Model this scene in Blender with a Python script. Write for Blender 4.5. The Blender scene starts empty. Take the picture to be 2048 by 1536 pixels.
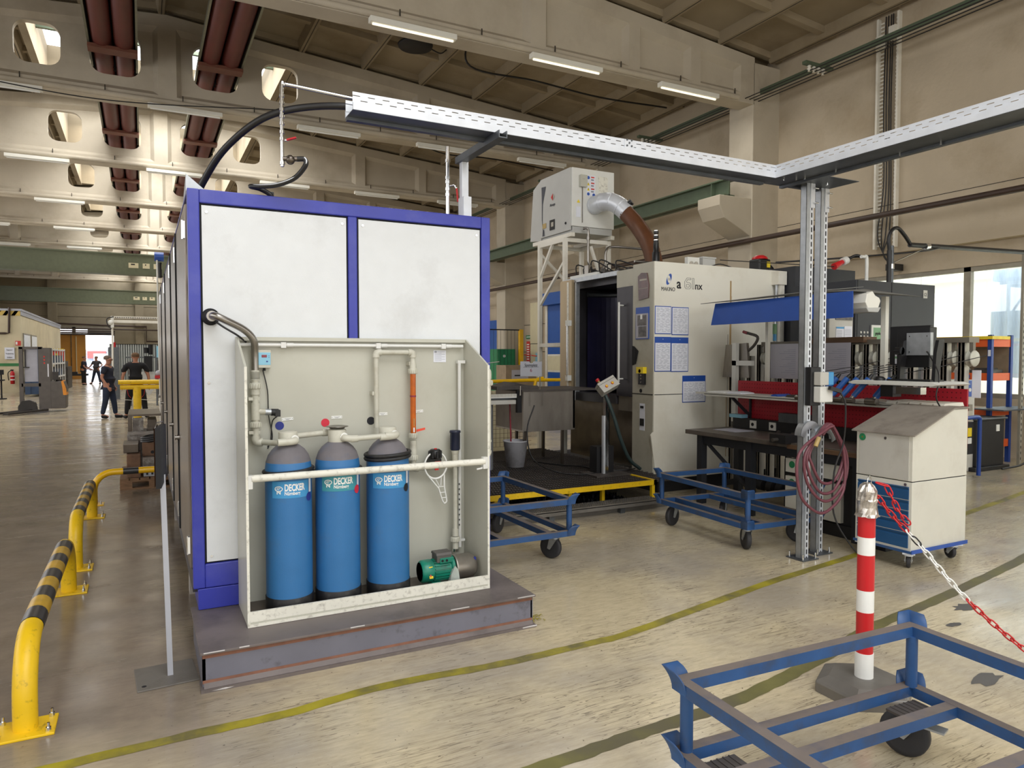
import bpy, math, random
from mathutils import Vector, Matrix
from mathutils.geometry import tessellate_polygon
random.seed(7)
SC = bpy.context.scene
COL = SC.collection
PI = math.pi
# ------------------------------------------------------------------ camera, world, lights, exposure
cd = bpy.data.cameras.new('camera'); cam = bpy.data.objects.new('camera', cd); COL.objects.link(cam)
cd.sensor_width = 36.0; cd.lens = 1420.0/2048*36; cd.clip_end = 300; cd.clip_start = .05
cam.location = (0, 0, 1.7)
cam.rotation_euler = (math.radians(90-2.14), 0, -math.radians(27.5))
SC.camera = cam
vs = SC.view_settings
vs.view_transform = 'Standard'; vs.look = 'None'; vs.exposure = 0.0; vs.gamma = 1.0; vs.use_curve_mapping = False
W = bpy.data.worlds.new('world'); SC.world = W; W.use_nodes = True
bg = W.node_tree.nodes['Background']; bg.inputs[0].default_value = (.93, .96, 1, 1); bg.inputs[1].default_value = 4.0
def area(name, loc, size, power, col=(1, 1, 1), rot=(0, 0, 0), spread=180):
    l = bpy.data.lights.new(name, 'AREA'); l.shape = 'RECTANGLE'; l.size, l.size_y = size
    l.energy = power; l.color = col; l.spread = math.radians(spread)
    o = bpy.data.objects.new(name, l); COL.objects.link(o); o.location = loc; o.rotation_euler = rot
    return o
R90 = PI/2
# soft area lights: unseen rear windows (behind the camera), fill added along the plain left wall, office ceiling on the right, and the roof lights
area('rear_window_light', (2, -9.6, 4.3), (20, 5.5), 730, (.95, .98, 1), (R90, 0, 0))
area('left_fill_light_near', (-10.0, 3, 4.2), (22, 4.5), 800, (.96, .98, 1), (R90, 0, -R90))
area('left_fill_light_far', (-10.0, 36, 4.2), (40, 4.5), 1300, (.98, .98, 1), (R90, 0, -R90))
area('near_roof_light', (2.5, -3.5, 8.9), (7, 11), 720, (.96, .98, 1))
for k in range(8):
    area('roof_light', (.6, 20.5+6*k, 9.75), (4.6, 4.6), 640, (1, .98, .94))
area('office_ceiling_light', (16.6, 5, 3.7), (5, 14), 800, (.98, .99, 1))
# ------------------------------------------------------------------ materials
MT = {}
def srgb(c):
    return tuple(((v/255)/12.92 if v/255 <= .04045 else ((v/255+.055)/1.055)**2.4) for v in c)
def mat(name, col, rough=.5, metal=0.0, var=.12, vscale=6.0, stain=None, stain_amt=.0, stain_scale=3.0, bump=0.0, bscale=40.0, coat=0.0, emit=0.0, alpha=1.0, trans=0.0, stretch=None, spec=.5, sth=.58):
    m = bpy.data.materials.new(name); m.use_nodes = True; nt = m.node_tree; N = nt.nodes; L = nt.links
    b = N['Principled BSDF']; c = srgb(col)
    tc = N.new('ShaderNodeTexCoord'); mp = N.new('ShaderNodeMapping'); L.new(tc.outputs['Object'], mp.inputs[0])
    if stretch: mp.inputs['Scale'].default_value = stretch
    no = N.new('ShaderNodeTexNoise'); no.inputs['Scale'].default_value = vscale; no.inputs['Detail'].default_value = 6; L.new(mp.outputs[0], no.inputs[0])
    rp = N.new('ShaderNodeValToRGB'); rp.color_ramp.elements[0].position = .3; rp.color_ramp.elements[1].position = .7
    rp.color_ramp.elements[0].color = (*[v*(1-var) for v in c], 1); rp.color_ramp.elements[1].color = (*[min(1, v*(1+var)) for v in c], 1)
    L.new(no.outputs[0], rp.inputs[0]); out = rp.outputs[0]
    if stain:
        n2 = N.new('ShaderNodeTexNoise'); n2.inputs['Scale'].default_value = stain_scale; n2.inputs['Detail'].default_value = 8; n2.inputs['Roughness'].default_value = .65
        L.new(mp.outputs[0], n2.inputs[0])
        r2 = N.new('ShaderNodeValToRGB'); r2.color_ramp.elements[0].position = sth-.08; r2.color_ramp.elements[1].position = sth+.1
        r2.color_ramp.elements[0].color = (0, 0, 0, 1); r2.color_ramp.elements[1].color = (stain_amt,)*3+(1,)
        L.new(n2.outputs[0], r2.inputs[0])
        mx = N.new('ShaderNodeMix'); mx.data_type = 'RGBA'; L.new(r2.outputs[0], mx.inputs[0]); L.new(out, mx.inputs[6]); mx.inputs[7].default_value = (*srgb(stain), 1)
        out = mx.outputs[2]
    L.new(out, b.inputs['Base Color'])
    b.inputs['Roughness'].default_value = rough; b.inputs['Metallic'].default_value = metal
    b.inputs['Specular IOR Level'].default_value = spec
    if coat: b.inputs['Coat Weight'].default_value = coat; b.inputs['Coat Roughness'].default_value = .12
    if emit: L.new(out, b.inputs['Emission Color']); b.inputs['Emission Strength'].default_value = emit
    if alpha < 1: b.inputs['Alpha'].default_value = alpha
    if trans: b.inputs['Transmission Weight'].default_value = trans
    if bump:
        n3 = N.new('ShaderNodeTexNoise'); n3.inputs['Scale'].default_value = bscale; n3.inputs['Detail'].default_value = 4; L.new(mp.outputs[0], n3.inputs[0])
        bp = N.new('ShaderNodeBump'); bp.inputs['Strength'].default_value = bump; bp.inputs['Distance'].default_value = .01
        L.new(n3.outputs[0], bp.inputs['Height']); L.new(bp.outputs[0], b.inputs['Normal'])
    MT[name] = m; return m
mat('plaster', (188, 174, 152), .85, var=.07, vscale=1.2, stain=(150, 132, 104), stain_amt=.45, stain_scale=.7, bump=.5, bscale=14)
mat('concrete_beam', (190, 180, 162), .8, var=.06, vscale=1.5, stain=(140, 124, 100), stain_amt=.35, stain_scale=.6, bump=.15, bscale=20)
mat('roof_slab', (150, 136, 112), .85, var=.12, vscale=.8, stain=(110, 90, 60), stain_amt=.5, stain_scale=.5)
mat('dark_recess', (60, 55, 48), .9)
mat('green_steel', (84, 98, 78), .5, var=.08)
mat('crane_green', (98, 104, 82), .5, var=.08)
mat('red_tube', (92, 32, 24), .55, var=.12, vscale=3)
mat('duct_black', (26, 24, 24), .6)
mat('duct_band', (112, 68, 52), .5)
mat('duct_edge', (120, 120, 105), .45, .6)
mat('lamp_white', (232, 230, 220), .4, var=.02)
mat('lamp_tube', (255, 246, 222), .4, var=.0, emit=1.0)
mat('black_rubber', (26, 26, 28), .55, var=.2, stain=(80, 78, 74), stain_amt=.35, stain_scale=6)
mat('black_plastic', (22, 22, 24), .4, var=.1)
mat('black_base', (24, 24, 27), .5, var=.15, stain=(110, 108, 104), stain_amt=.3, stain_scale=9, sth=.64)
mat('cable_black', (30, 29, 30), .42)
mat('galv', (176, 180, 184), .42, .75, var=.1, vscale=18)
mat('galv_bright', (218, 222, 228), .38, .35, var=.05, vscale=12)
mat('galv_dark', (100, 104, 108), .45, .7, var=.12, vscale=12)
mat('steel', (150, 146, 140), .3, .95, var=.12, vscale=10)
mat('steel_dark', (104, 96, 88), .32, .9, var=.15, vscale=6)
mat('stainless', (168, 162, 154), .38, .85, var=.14, vscale=3, stretch=(1, 1, .3), stain=(110, 100, 90), stain_amt=.5, stain_scale=2)
mat('brass_steel', (160, 142, 112), .4, .5, var=.12, vscale=3, stretch=(1, 1, .3))
mat('foil', (206, 200, 192), .28, .85, var=.35, vscale=30, stain=(96, 84, 72), stain_amt=.8, stain_scale=18, sth=.55)
mat('chrome', (220, 222, 224), .15, 1, var=.03)
mat('frame_blue', (50, 58, 160), .32, var=.12, vscale=3, stain=(96, 100, 176), stain_amt=.35, stain_scale=2.4)
mat('panel_white', (220, 223, 225), .45, var=.02, vscale=9, stain=(196, 197, 197), stain_amt=.5, stain_scale=2.2, bump=.08, bscale=180)
mat('side_brown', (122, 112, 102), .28, .35, var=.1, vscale=3, stretch=(1, 1, .2), bump=.25, bscale=60)
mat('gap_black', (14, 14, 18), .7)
mat('cab_beige', (190, 189, 176), .42, var=.03, vscale=4, stain=(166, 163, 148), stain_amt=.4, stain_scale=2, coat=.15)
mat('cab_edge', (226, 224, 212), .5, var=.05, stain=(120, 112, 98), stain_amt=.6, stain_scale=26, sth=.6)
mat('cab_floor', (92, 82, 72), .55, var=.2, stain=(50, 44, 40), stain_amt=.8)
mat('pvc', (196, 194, 180), .38, var=.04, stain=(160, 152, 134), stain_amt=.5, stain_scale=9)
mat('pvc_white', (220, 220, 216), .35, var=.03)
mat('tank_blue', (50, 112, 168), .4, var=.06, vscale=5, stain=(74, 98, 124), stain_amt=.35, stain_scale=5, bump=.05, bscale=120)
mat('tank_dust', (112, 108, 112), .75, var=.1, vscale=12, stain=(78, 96, 124), stain_amt=.4, stain_scale=8)
mat('sticker_blue', (66, 150, 205), .35, var=.02)
mat('sticker_teal', (62, 146, 160), .35, var=.05)
mat('white_paint', (238, 238, 234), .45, var=.02)
mat('off_white', (230, 226, 214), .45, var=.03, stain=(186, 176, 156), stain_amt=.4, stain_scale=3)
mat('paper', (226, 228, 236), .6, var=.01)
mat('paper_ink', (130, 134, 150), .7, var=.1)
mat('paper_grey', (176, 174, 182), .6, var=.03)
mat('ink_black', (28, 28, 30), .6)
mat('dot_blue', (40, 52, 140), .5)
mat('dot_red', (214, 44, 66), .5)
mat('dot_black', (24, 26, 34), .5)
mat('display_blue', (140, 196, 220), .4, var=.02)
mat('display_red', (140, 50, 62), .2)
mat('orange_glass', (196, 96, 22), .15, var=.15, vscale=20, alpha=.93, spec=.8)
mat('red_tag', (226, 76, 52), .5)
mat('red_gloss', (196, 28, 34), .4, var=.06)
mat('navy_plastic', (28, 34, 56), .35)
mat('pump_green', (20, 128, 104), .35, var=.2, stain=(60, 70, 64), stain_amt=.7, stain_scale=14)
mat('pump_grey', (88, 84, 80), .5)
mat('limescale', (170, 178, 170), .8, var=.2)
mat('plat_steel', (114, 105, 102), .5, .15, var=.12, vscale=3, stain=(84, 76, 74), stain_amt=.8, stain_scale=2.2)
mat('plat_web', (116, 116, 128), .5, .15, var=.1, vscale=3, stain=(70, 66, 72), stain_amt=.85, stain_scale=7, sth=.63)
mat('rust', (134, 92, 74), .7, var=.2, vscale=12)
mat('weld', (190, 186, 184), .5, .4)
mat('hazard_yellow', (232, 190, 22), .42, var=.08, stain=(70, 60, 30), stain_amt=.8, stain_scale=22, sth=.66)
mat('tape_yellow', (196, 156, 44), .4, var=.15, vscale=14)
mat('tape_black', (44, 44, 46), .35, var=.15)
mat('fresh_yellow', (236, 184, 20), .25, var=.04)
mat('sign_grey', (170, 172, 180), .45, var=.03)
mat('sign_plate', (122, 118, 112), .5, .3, var=.08, stain=(84, 78, 72), stain_amt=.6)
mat('dolly_blue', (42, 80, 130), .45, var=.15, vscale=8, stain=(64, 66, 72), stain_amt=.6, stain_scale=7)
mat('dolly_top', (112, 102, 96), .65, var=.1, vscale=10, stain=(72, 78, 98), stain_amt=.4, stain_scale=9)
mat('tyre', (50, 50, 54), .6, var=.15)
mat('tyre_grey', (104, 104, 108), .6, var=.1)
mat('hub', (62, 58, 56), .45, .3)
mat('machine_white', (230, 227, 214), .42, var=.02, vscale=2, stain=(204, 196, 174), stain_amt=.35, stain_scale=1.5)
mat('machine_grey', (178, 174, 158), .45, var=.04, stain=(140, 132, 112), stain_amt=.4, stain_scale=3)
mat('stain_brown', (168, 140, 96), .7, var=.2)
mat('smudge_grey', (176, 170, 158), .6, var=.1)
mat('machine_dark', (58, 56, 62), .4, .2, var=.1)
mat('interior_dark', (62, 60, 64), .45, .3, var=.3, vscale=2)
mat('door_navy', (58, 56, 92), .3, .1)
mat('logo_blue', (44, 84, 170), .4)
mat('pouch_blue', (34, 80, 168), .4, var=.02)
mat('photo_grey', (96, 92, 90), .4, var=.6, vscale=16)
mat('photo_brown', (92, 66, 64), .3, var=.4, vscale=8)
mat('grate_dark', (88, 82, 78), .55, .3, var=.15, stain=(40, 38, 38), stain_amt=.6)
mat('grate_light', (122, 118, 112), .5, .4, var=.15)
mat('swarf', (46, 46, 50), .35, .6, var=.5, vscale=60)
mat('bucket', (190, 190, 196), .45, stain=(120, 116, 112), stain_amt=.6, stain_scale=8)
mat('hose_brown', (96, 58, 34), .5, var=.2)
mat('hose_green', (50, 66, 66), .45)
mat('hose_red', (112, 62, 72), .4, var=.12, vscale=20)
mat('unit_grey', (186, 186, 182), .45, var=.03)
mat('unit_white', (222, 222, 216), .45, var=.03)
mat('swoosh', (60, 64, 74), .4)
mat('gold_label', (176, 150, 92), .4)
mat('warn_yellow', (236, 208, 40), .4)
mat('bench_top', (104, 96, 88), .35, .2, var=.15, stain=(60, 52, 46), stain_amt=.7, stain_scale=4)
mat('bench_wood', (104, 78, 56), .6, var=.15)
mat('bench_leg', (38, 40, 46), .5)
mat('peg_red', (168, 30, 44), .42, var=.06)
mat('peg_hole', (50, 10, 14), .7)
mat('light_grey', (196, 194, 186), .5, var=.04, stain=(150, 144, 132), stain_amt=.4)
mat('alu', (186, 182, 172), .42, .5, var=.06)
mat('alu_dark', (130, 124, 112), .5, .4, var=.1)
mat('canopy_blue', (30, 72, 152), .5, var=.06)
mat('canopy_under', (120, 120, 116), .6)
mat('cab_black', (46, 48, 54), .5, var=.06, bump=.05, bscale=150)
mat('screen_green', (126, 172, 130), .5)
mat('tool_blue', (40, 92, 168), .4)
mat('drawer_blue', (28, 78, 124), .42, var=.05)
mat('drawer_white', (222, 220, 208), .45, var=.03, stain=(190, 184, 172), stain_amt=.4, stain_scale=3)
mat('lid_grey', (150, 142, 132), .5, .1, var=.08, stain=(112, 104, 96), stain_amt=.7, stain_scale=4)
mat('rack_blue', (26, 62, 140), .45, var=.08)
mat('rack_orange', (222, 92, 32), .45, var=.06)
mat('cardboard', (150, 132, 108), .8)
mat('comp_black', (30, 30, 32), .5)
mat('wood_pallet', (128, 98, 72), .8, var=.25, vscale=14, stretch=(1, 6, 6))
mat('scrap_brown', (112, 84, 64), .6, .3, var=.3, vscale=8)
mat('scrap_grey', (120, 112, 106), .5, .5, var=.35, vscale=10, stain=(176, 176, 170), stain_amt=.8, stain_scale=12)
mat('door_blue', (22, 84, 168), .4, var=.05)
mat('door_cream', (214, 204, 170), .6, var=.03)
mat('sign_green', (40, 130, 84), .5)
mat('sign_red', (206, 60, 50), .5)
mat('gate_yellow', (196, 140, 62), .6, var=.08, vscale=1)
mat('far_wall', (150, 140, 120), .85, var=.06, vscale=.6, stain=(118, 108, 90), stain_amt=.5, stain_scale=.4)
mat('ext_white', (236, 238, 240), .6)
mat('ext_red', (196, 96, 90), .6)
mat('ext_ground', (176, 186, 200), .8)
mat('mesh_white', (190, 196, 194), .5, .2, var=.03)
mat('corr_dark', (110, 116, 116), .6)
mat('skin', (176, 124, 100), .6, var=.05)
mat('hair_grey', (110, 92, 80), .9)
mat('hair_brown', (98, 74, 52), .9)
mat('cloth_navy', (36, 38, 52), .9)
mat('cloth_black', (18, 18, 21), .9)
mat('cloth_jeans', (38, 48, 70), .9)
mat('cloth_grey', (70, 70, 76), .9)
mat('forklift_grey', (92, 86, 82), .45)
mat('forklift_orange', (226, 144, 40), .4)
mat('forklift_dark', (52, 48, 46), .5)
mat('mast_glass', (170, 170, 182), .25, var=.08, vscale=4)
mat('crate_blue', (44, 66, 96), .5)
mat('cream_wall', (206, 194, 162), .8, var=.06, vscale=.8, stain=(168, 154, 122), stain_amt=.5, stain_scale=.7)
mat('hazard_stripe_yellow', (206, 176, 90), .6)
mat('wall_green', (60, 130, 76), .7)
mat('machine_bits', (84, 80, 76), .5, .4, var=.5, vscale=6)
mat('office_white', (236, 234, 222), .8, var=.02)
mat('curtain_blue', (196, 214, 236), .7, var=.12, vscale=10, stretch=(8, 8, .6))
mat('window_frame', (150, 144, 130), .6)
mat('brown_pipe', (64, 48, 40), .5)
mat('chip_gold', (176, 164, 70), .4, .4, var=.5, vscale=60)
mat('line_yellow', (158, 146, 34), .55, var=.2, vscale=5, stain=(98, 92, 62), stain_amt=.9, stain_scale=2.2, sth=.52)
mat('line_dark', (110, 106, 60), .55, var=.2, vscale=5, stain=(98, 92, 70), stain_amt=.9, stain_scale=2.2, sth=.5)
mat('floor_patch', (94, 92, 90), .6)
def glass_mat(name, tint, rough=.02, mixf=.86):
    m = bpy.data.materials.new(name); m.use_nodes = True; nt = m.node_tree; nt.nodes.clear()
    o = nt.nodes.new('ShaderNodeOutputMaterial'); mx = nt.nodes.new('ShaderNodeMixShader'); t = nt.nodes.new('ShaderNodeBsdfTransparent'); g = nt.nodes.new('ShaderNodeBsdfGlossy')
    t.inputs[0].default_value = (*tint, 1); g.inputs['Roughness'].default_value = rough; mx.inputs[0].default_value = 1-mixf
    nt.links.new(t.outputs[0], mx.inputs[1]); nt.links.new(g.outputs[0], mx.inputs[2]); nt.links.new(mx.outputs[0], o.inputs[0]); MT[name] = m
glass_mat('pane', (.94, .97, .97))
def floor_mat():
    m = bpy.data.materials.new('floor_resin'); m.use_nodes = True; nt = m.node_tree; N = nt.nodes; L = nt.links; b = N['Principled BSDF']
    tc = N.new('ShaderNodeTexCoord')
    def noise(s, d=6, r=.55, sc=None, rot=0):
        mp = N.new('ShaderNodeMapping'); L.new(tc.outputs['Object'], mp.inputs[0])
        if sc: mp.inputs['Scale'].default_value = sc
        mp.inputs['Rotation'].default_value = (0, 0, rot)
        n = N.new('ShaderNodeTexNoise'); n.inputs['Scale'].default_value = s; n.inputs['Detail'].default_value = d; n.inputs['Roughness'].default_value = r; L.new(mp.outputs[0], n.inputs[0]); return n.outputs[0]
    def ramp(i, a, b_, ca=(0, 0, 0), cb=(1, 1, 1)):
        r = N.new('ShaderNodeValToRGB'); e = r.color_ramp.elements; e[0].position = a; e[1].position = b_; e[0].color = (*ca, 1); e[1].color = (*cb, 1); L.new(i, r.inputs[0]); return r.outputs[0]
    def mix(f, a, c, typ='MIX'):
        x = N.new('ShaderNodeMix'); x.data_type = 'RGBA'; x.blend_type = typ
        for i, v in ((0, f), (6, a), (7, c)):
            if hasattr(v, 'links') or hasattr(v, 'is_linked'): L.new(v, x.inputs[i])
            else: x.inputs[i].default_value = v if i == 0 else (*v, 1)
        return x.outputs[2]
    def math_(op, a, c=None):
        x = N.new('ShaderNodeMath'); x.operation = op
        for i, v in ((0, a), (1, c)):
            if v is None: continue
            if isinstance(v, (int, float)): x.inputs[i].default_value = v
            else: L.new(v, x.inputs[i])
        return x.outputs[0]
    warm, grey = srgb((214, 199, 165)), srgb((178, 168, 150))
    base = mix(ramp(noise(.9, 5), .42, .62), warm, grey)
    fine = ramp(noise(9, 8, .7, (1, 4, 1), .35), .35, .7)
    base = mix(math_('MULTIPLY', fine, .45), base, srgb((146, 132, 108)))
    # scratches
    def scratches(scale, rot, th, sc):
        mp = N.new('ShaderNodeMapping'); L.new(tc.outputs['Object'], mp.inputs[0]); mp.inputs['Rotation'].default_value = (0, 0, rot); mp.inputs['Scale'].default_value = sc
        n = N.new('ShaderNodeTexNoise'); n.inputs['Scale'].default_value = scale; n.inputs['Detail'].default_value = 2; L.new(mp.outputs[0], n.inputs[0])
        d = math_('ABSOLUTE', math_('SUBTRACT', n.outputs[0], .5))
        return math_('LESS_THAN', d, th)
    s = math_('ADD', scratches(1.3, .5, .006, (1, 22, 1)), scratches(1.2, -.25, .006, (1, 24, 1)))
    s = math_('ADD', s, scratches(1.6, 1.2, .006, (1, 16, 1)))
    s = math_('MULTIPLY', math_('MINIMUM', s, 1.0), ramp(noise(1.6, 3), .42, .6))
    base = mix(math_('MULTIPLY', s, .62), base, srgb((82, 72, 60)))
    pits = ramp(noise(46, 2, .5), .70, .74)
    base = mix(math_('MULTIPLY', pits, .7), base, srgb((74, 64, 52)))
    # worn dark driving lane along the left of the machine and around its base
    sx = N.new('ShaderNodeSeparateXYZ'); L.new(tc.outputs['Object'], sx.inputs[0])
    nz = noise(.8, 5); wob = math_('MULTIPLY', math_('SUBTRACT', nz, .5), 1.6)
    xx = math_('ADD', sx.outputs[0], wob)
    lane = N.new('ShaderNodeMapRange'); lane.inputs[1].default_value = .9; lane.inputs[2].default_value = .1; lane.inputs[3].default_value = 0; lane.inputs[4].default_value = 1; L.new(xx, lane.inputs[0])
    yl = N.new('ShaderNodeMapRange'); yl.inputs[1].default_value = 3.0; yl.inputs[2].default_value = 3.7; yl.inputs[3].default_value = .25; yl.inputs[4].default_value = 1; L.new(math_('ADD', sx.outputs[1], wob), yl.inputs[0])
    yf = N.new('ShaderNodeMapRange'); yf.inputs[1].default_value = 24; yf.inputs[2].default_value = 9; yf.inputs[3].default_value = .35; yf.inputs[4].default_value = 1; L.new(sx.outputs[1], yf.inputs[0])
    lf = math_('MULTIPLY', math_('MULTIPLY', lane.outputs[0], yl.outputs[0]), yf.outputs[0])
    dirt = mix(ramp(noise(3.5, 7, .65), .35, .7), srgb((128, 114, 102)), srgb((98, 88, 80)))
    base = mix(math_('MULTIPLY', lf, .88), base, dirt)
    L.new(base, b.inputs['Base Color'])
    ro = ramp(noise(1.4, 6, .6, (.4, 2.5, 1)), .35, .65, (.13,)*3, (.28,)*3)
    ro2 = mix(math_('MULTIPLY', lane.outputs[0], .0), ro, (.4, .4, .4))
    L.new(ro2, b.inputs['Roughness'])
    bp = N.new('ShaderNodeBump'); bp.inputs['Strength'].default_value = .12; bp.inputs['Distance'].default_value = .02; L.new(noise(2.2, 3, .5, (.5, 1.6, 1)), bp.inputs['Height']); L.new(bp.outputs[0], b.inputs['Normal'])
    MT['floor_resin'] = m
floor_mat()
# ------------------------------------------------------------------ mesh helpers
def frame_from(d):
    d = Vector(d).normalized(); a = Vector((0, 0, 1)) if abs(d.z) < .95 else Vector((1, 0, 0))
    u = d.cross(a).normalized(); v = d.cross(u).normalized(); return u, v
class MB:
    def __init__(s, m='steel'):
        s.v = []; s.f = []; s.fm = []; s.fs = []; s.mats = []; s.cur = 0; s.use(m); s.T = None
    def use(s, m):
        if m not in s.mats: s.mats.append(m)
        s.cur = s.mats.index(m); return s
    def add(s, vs_, fs_, smooth=False):
        o = len(s.v)
        for p in vs_:
            p = Vector(p)
            if s.T is not None: p = s.T @ p
            s.v.append(p)
        for f in fs_:
            s.f.append([i+o for i in f]); s.fm.append(s.cur); s.fs.append(smooth)
        return s
    def box(s, x0, y0, z0, x1, y1, z1):
        x0, x1 = min(x0, x1), max(x0, x1); y0, y1 = min(y0, y1), max(y0, y1); z0, z1 = min(z0, z1), max(z0, z1)
        return s.add([(x0, y0, z0), (x1, y0, z0), (x1, y1, z0), (x0, y1, z0), (x0, y0, z1), (x1, y0, z1), (x1, y1, z1), (x0, y1, z1)],
                     [(0, 3, 2, 1), (4, 5, 6, 7), (0, 1, 5, 4), (1, 2, 6, 5), (2, 3, 7, 6), (3, 0, 4, 7)])
    def bar(s, p0, p1, w, h, up=(0, 0, 1)):
        p0, p1 = Vector(p0), Vector(p1); d = (p1-p0).normalized(); u = d.cross(Vector(up))
        if u.length < 1e-4: u = d.cross(Vector((0, 1, 0)))
        u.normalize(); v = u.cross(d).normalized(); u *= w/2; v *= h/2
        return s.add([p0-u-v, p0+u-v, p0+u+v, p0-u+v, p1-u-v, p1+u-v, p1+u+v, p1-u+v], [(0, 1, 2, 3), (7, 6, 5, 4), (0, 4, 5, 1), (1, 5, 6, 2), (2, 6, 7, 3), (3, 7, 4, 0)])
    def cyl(s, p0, p1, r0, r1=None, n=16, cap=True):
        r1 = r0 if r1 is None else r1; p0, p1 = Vector(p0), Vector(p1); u, v = frame_from(p1-p0)
        A = [p0+(u*math.cos(2*PI*i/n)+v*math.sin(2*PI*i/n))*r0 for i in range(n)]; B = [p1+(u*math.cos(2*PI*i/n)+v*math.sin(2*PI*i/n))*r1 for i in range(n)]
        s.add(A+B, [(i, (i+1) % n, n+(i+1) % n, n+i) for i in range(n)], True)
        if cap: s.add(A, [tuple(range(n))]); s.add(B, [tuple(reversed(range(n)))])
        return s
    def tube(s, pts, r, n=10, closed=False, cap=True):
        P = [Vector(p) for p in pts]; k = len(P); R = r if isinstance(r, (list, tuple)) else [r]*k; rings = []; u = None
        for i in range(k):
            if closed: d = (P[(i+1) % k]-P[i-1])
            else: d = P[min(i+1, k-1)]-P[max(i-1, 0)]
            if d.length < 1e-9: d = Vector((0, 0, 1))
            d.normalize()
            if u is None: u, _ = frame_from(d)
            u = (u-d*u.dot(d)); u = u.normalized() if u.length > 1e-6 else frame_from(d)[0]
            v = d.cross(u); rings.append([P[i]+(u*math.cos(2*PI*j/n)+v*math.sin(2*PI*j/n))*R[i] for j in range(n)])
        V = [p for g in rings for p in g]; F = []
        for i in range(k if closed else k-1):
            a, b = i*n, ((i+1) % k)*n
            F += [(a+j, a+(j+1) % n, b+(j+1) % n, b+j) for j in range(n)]
        s.add(V, F, True)
        if cap and not closed: s.add(rings[0], [tuple(reversed(range(n)))]); s.add(rings[-1], [tuple(range(n))])
        return s
    def lathe(s, prof, c=(0, 0, 0), n=28, axis=(0, 0, 1)):
        ax = Vector(axis).normalized(); u, v = frame_from(ax); c = Vector(c); V = []
        for r, z in prof: V += [c+ax*z+(u*math.cos(2*PI*j/n)+v*math.sin(2*PI*j/n))*r for j in range(n)]
        F = []
        for i in range(len(prof)-1): F += [(i*n+j, i*n+(j+1) % n, (i+1)*n+(j+1) % n, (i+1)*n+j) for j in range(n)]
        s.add(V, F, True)
        if prof[0][0] > 1e-4: s.add(V[:n], [tuple(range(n))])
        if prof[-1][0] > 1e-4: s.add(V[-n:], [tuple(reversed(range(n)))])
        return s
    def prism(s, poly, ax, a, b):
        def P(q, t): return {'x': (t, q[0], q[1]), 'y': (q[0], t, q[1]), 'z': (q[0], q[1], t)}[ax]
        n = len(poly); V = [P(q, a) for q in poly]+[P(q, b) for q in poly]
        return s.add(V, [tuple(range(n)), tuple(reversed(range(n, 2*n)))]+[(i, n+i, n+(i+1) % n, (i+1) % n) for i in range(n)])
    def poly(s, loops, fn):
        """tessellated flat polygon with holes; fn maps (a,b) to 3d"""
        tri = tessellate_polygon([[Vector((a, b, 0)) for a, b in lp] for lp in loops]); fl = [q for lp in loops for q in lp]
        return s.add([fn(a, b) for a, b in fl], [tuple(t) for t in tri])
    def sphere(s, c, r, n=14, sz=1.0):
        return s.lathe([(max(1e-5, r*math.sin(PI*i/8)), -r*sz*math.cos(PI*i/8)) for i in range(9)], c, n)
    def build(s, name, parent=None, bevel=0, seg=2):
        o_ = wloc(parent) if parent is not None else Vector((0, 0, 0))
        me = bpy.data.meshes.new(name); me.from_pydata([tuple(p-o_) for p in s.v], [], s.f)
        for m in s.mats: me.materials.append(MT[m])
        me.polygons.foreach_set('material_index', s.fm); me.polygons.foreach_set('use_smooth', s.fs); me.update()
        ob = bpy.data.objects.new(name, me); COL.objects.link(ob)
        if parent is not None: ob.parent = parent
        if bevel:
            md = ob.modifiers.new('bevel', 'BEVEL'); md.width = bevel; md.segments = seg; md.limit_method = 'ANGLE'; md.angle_limit = math.radians(50)
        return ob
def wloc(o):
    v = Vector((0, 0, 0))
    while o is not None: v += o.location; o = o.parent
    return v
def tag(o, label=None, cat=None, group=None, kind=None):
    if label: o['label'] = label
    if cat: o['category'] = cat
    if group: o['group'] = group
    if kind: o['kind'] = kind
    return o
def thing(name, label, cat, loc=(0, 0, 0), group=None):
    o = bpy.data.objects.new(name, None); o.empty_display_size = .1; COL.objects.link(o); o.location = loc
    return tag(o, label, cat, group)
def struct(mb, name, label=None, bevel=0): return tag(mb.build(name, None, bevel), label, kind='structure')
def single(mb, name, label, cat, group=None, bevel=0, kind=None): return tag(mb.build(name, None, bevel), label, cat, group, kind)
def kids(o): return [c for c in bpy.data.objects if c.parent == o]
def copy_tree(o, loc=None, rz=None, label=None, name=None):
    r = o.copy(); COL.objects.link(r)
    if label: r['label'] = label
    if loc is not None: r.location = loc
    if rz is not None: r.rotation_euler = (0, 0, rz)
    def rec(a, b):
        for ch in kids(a):
            c = ch.copy(); COL.objects.link(c); c.parent = b; rec(ch, c)
    rec(o, r); return r
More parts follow.
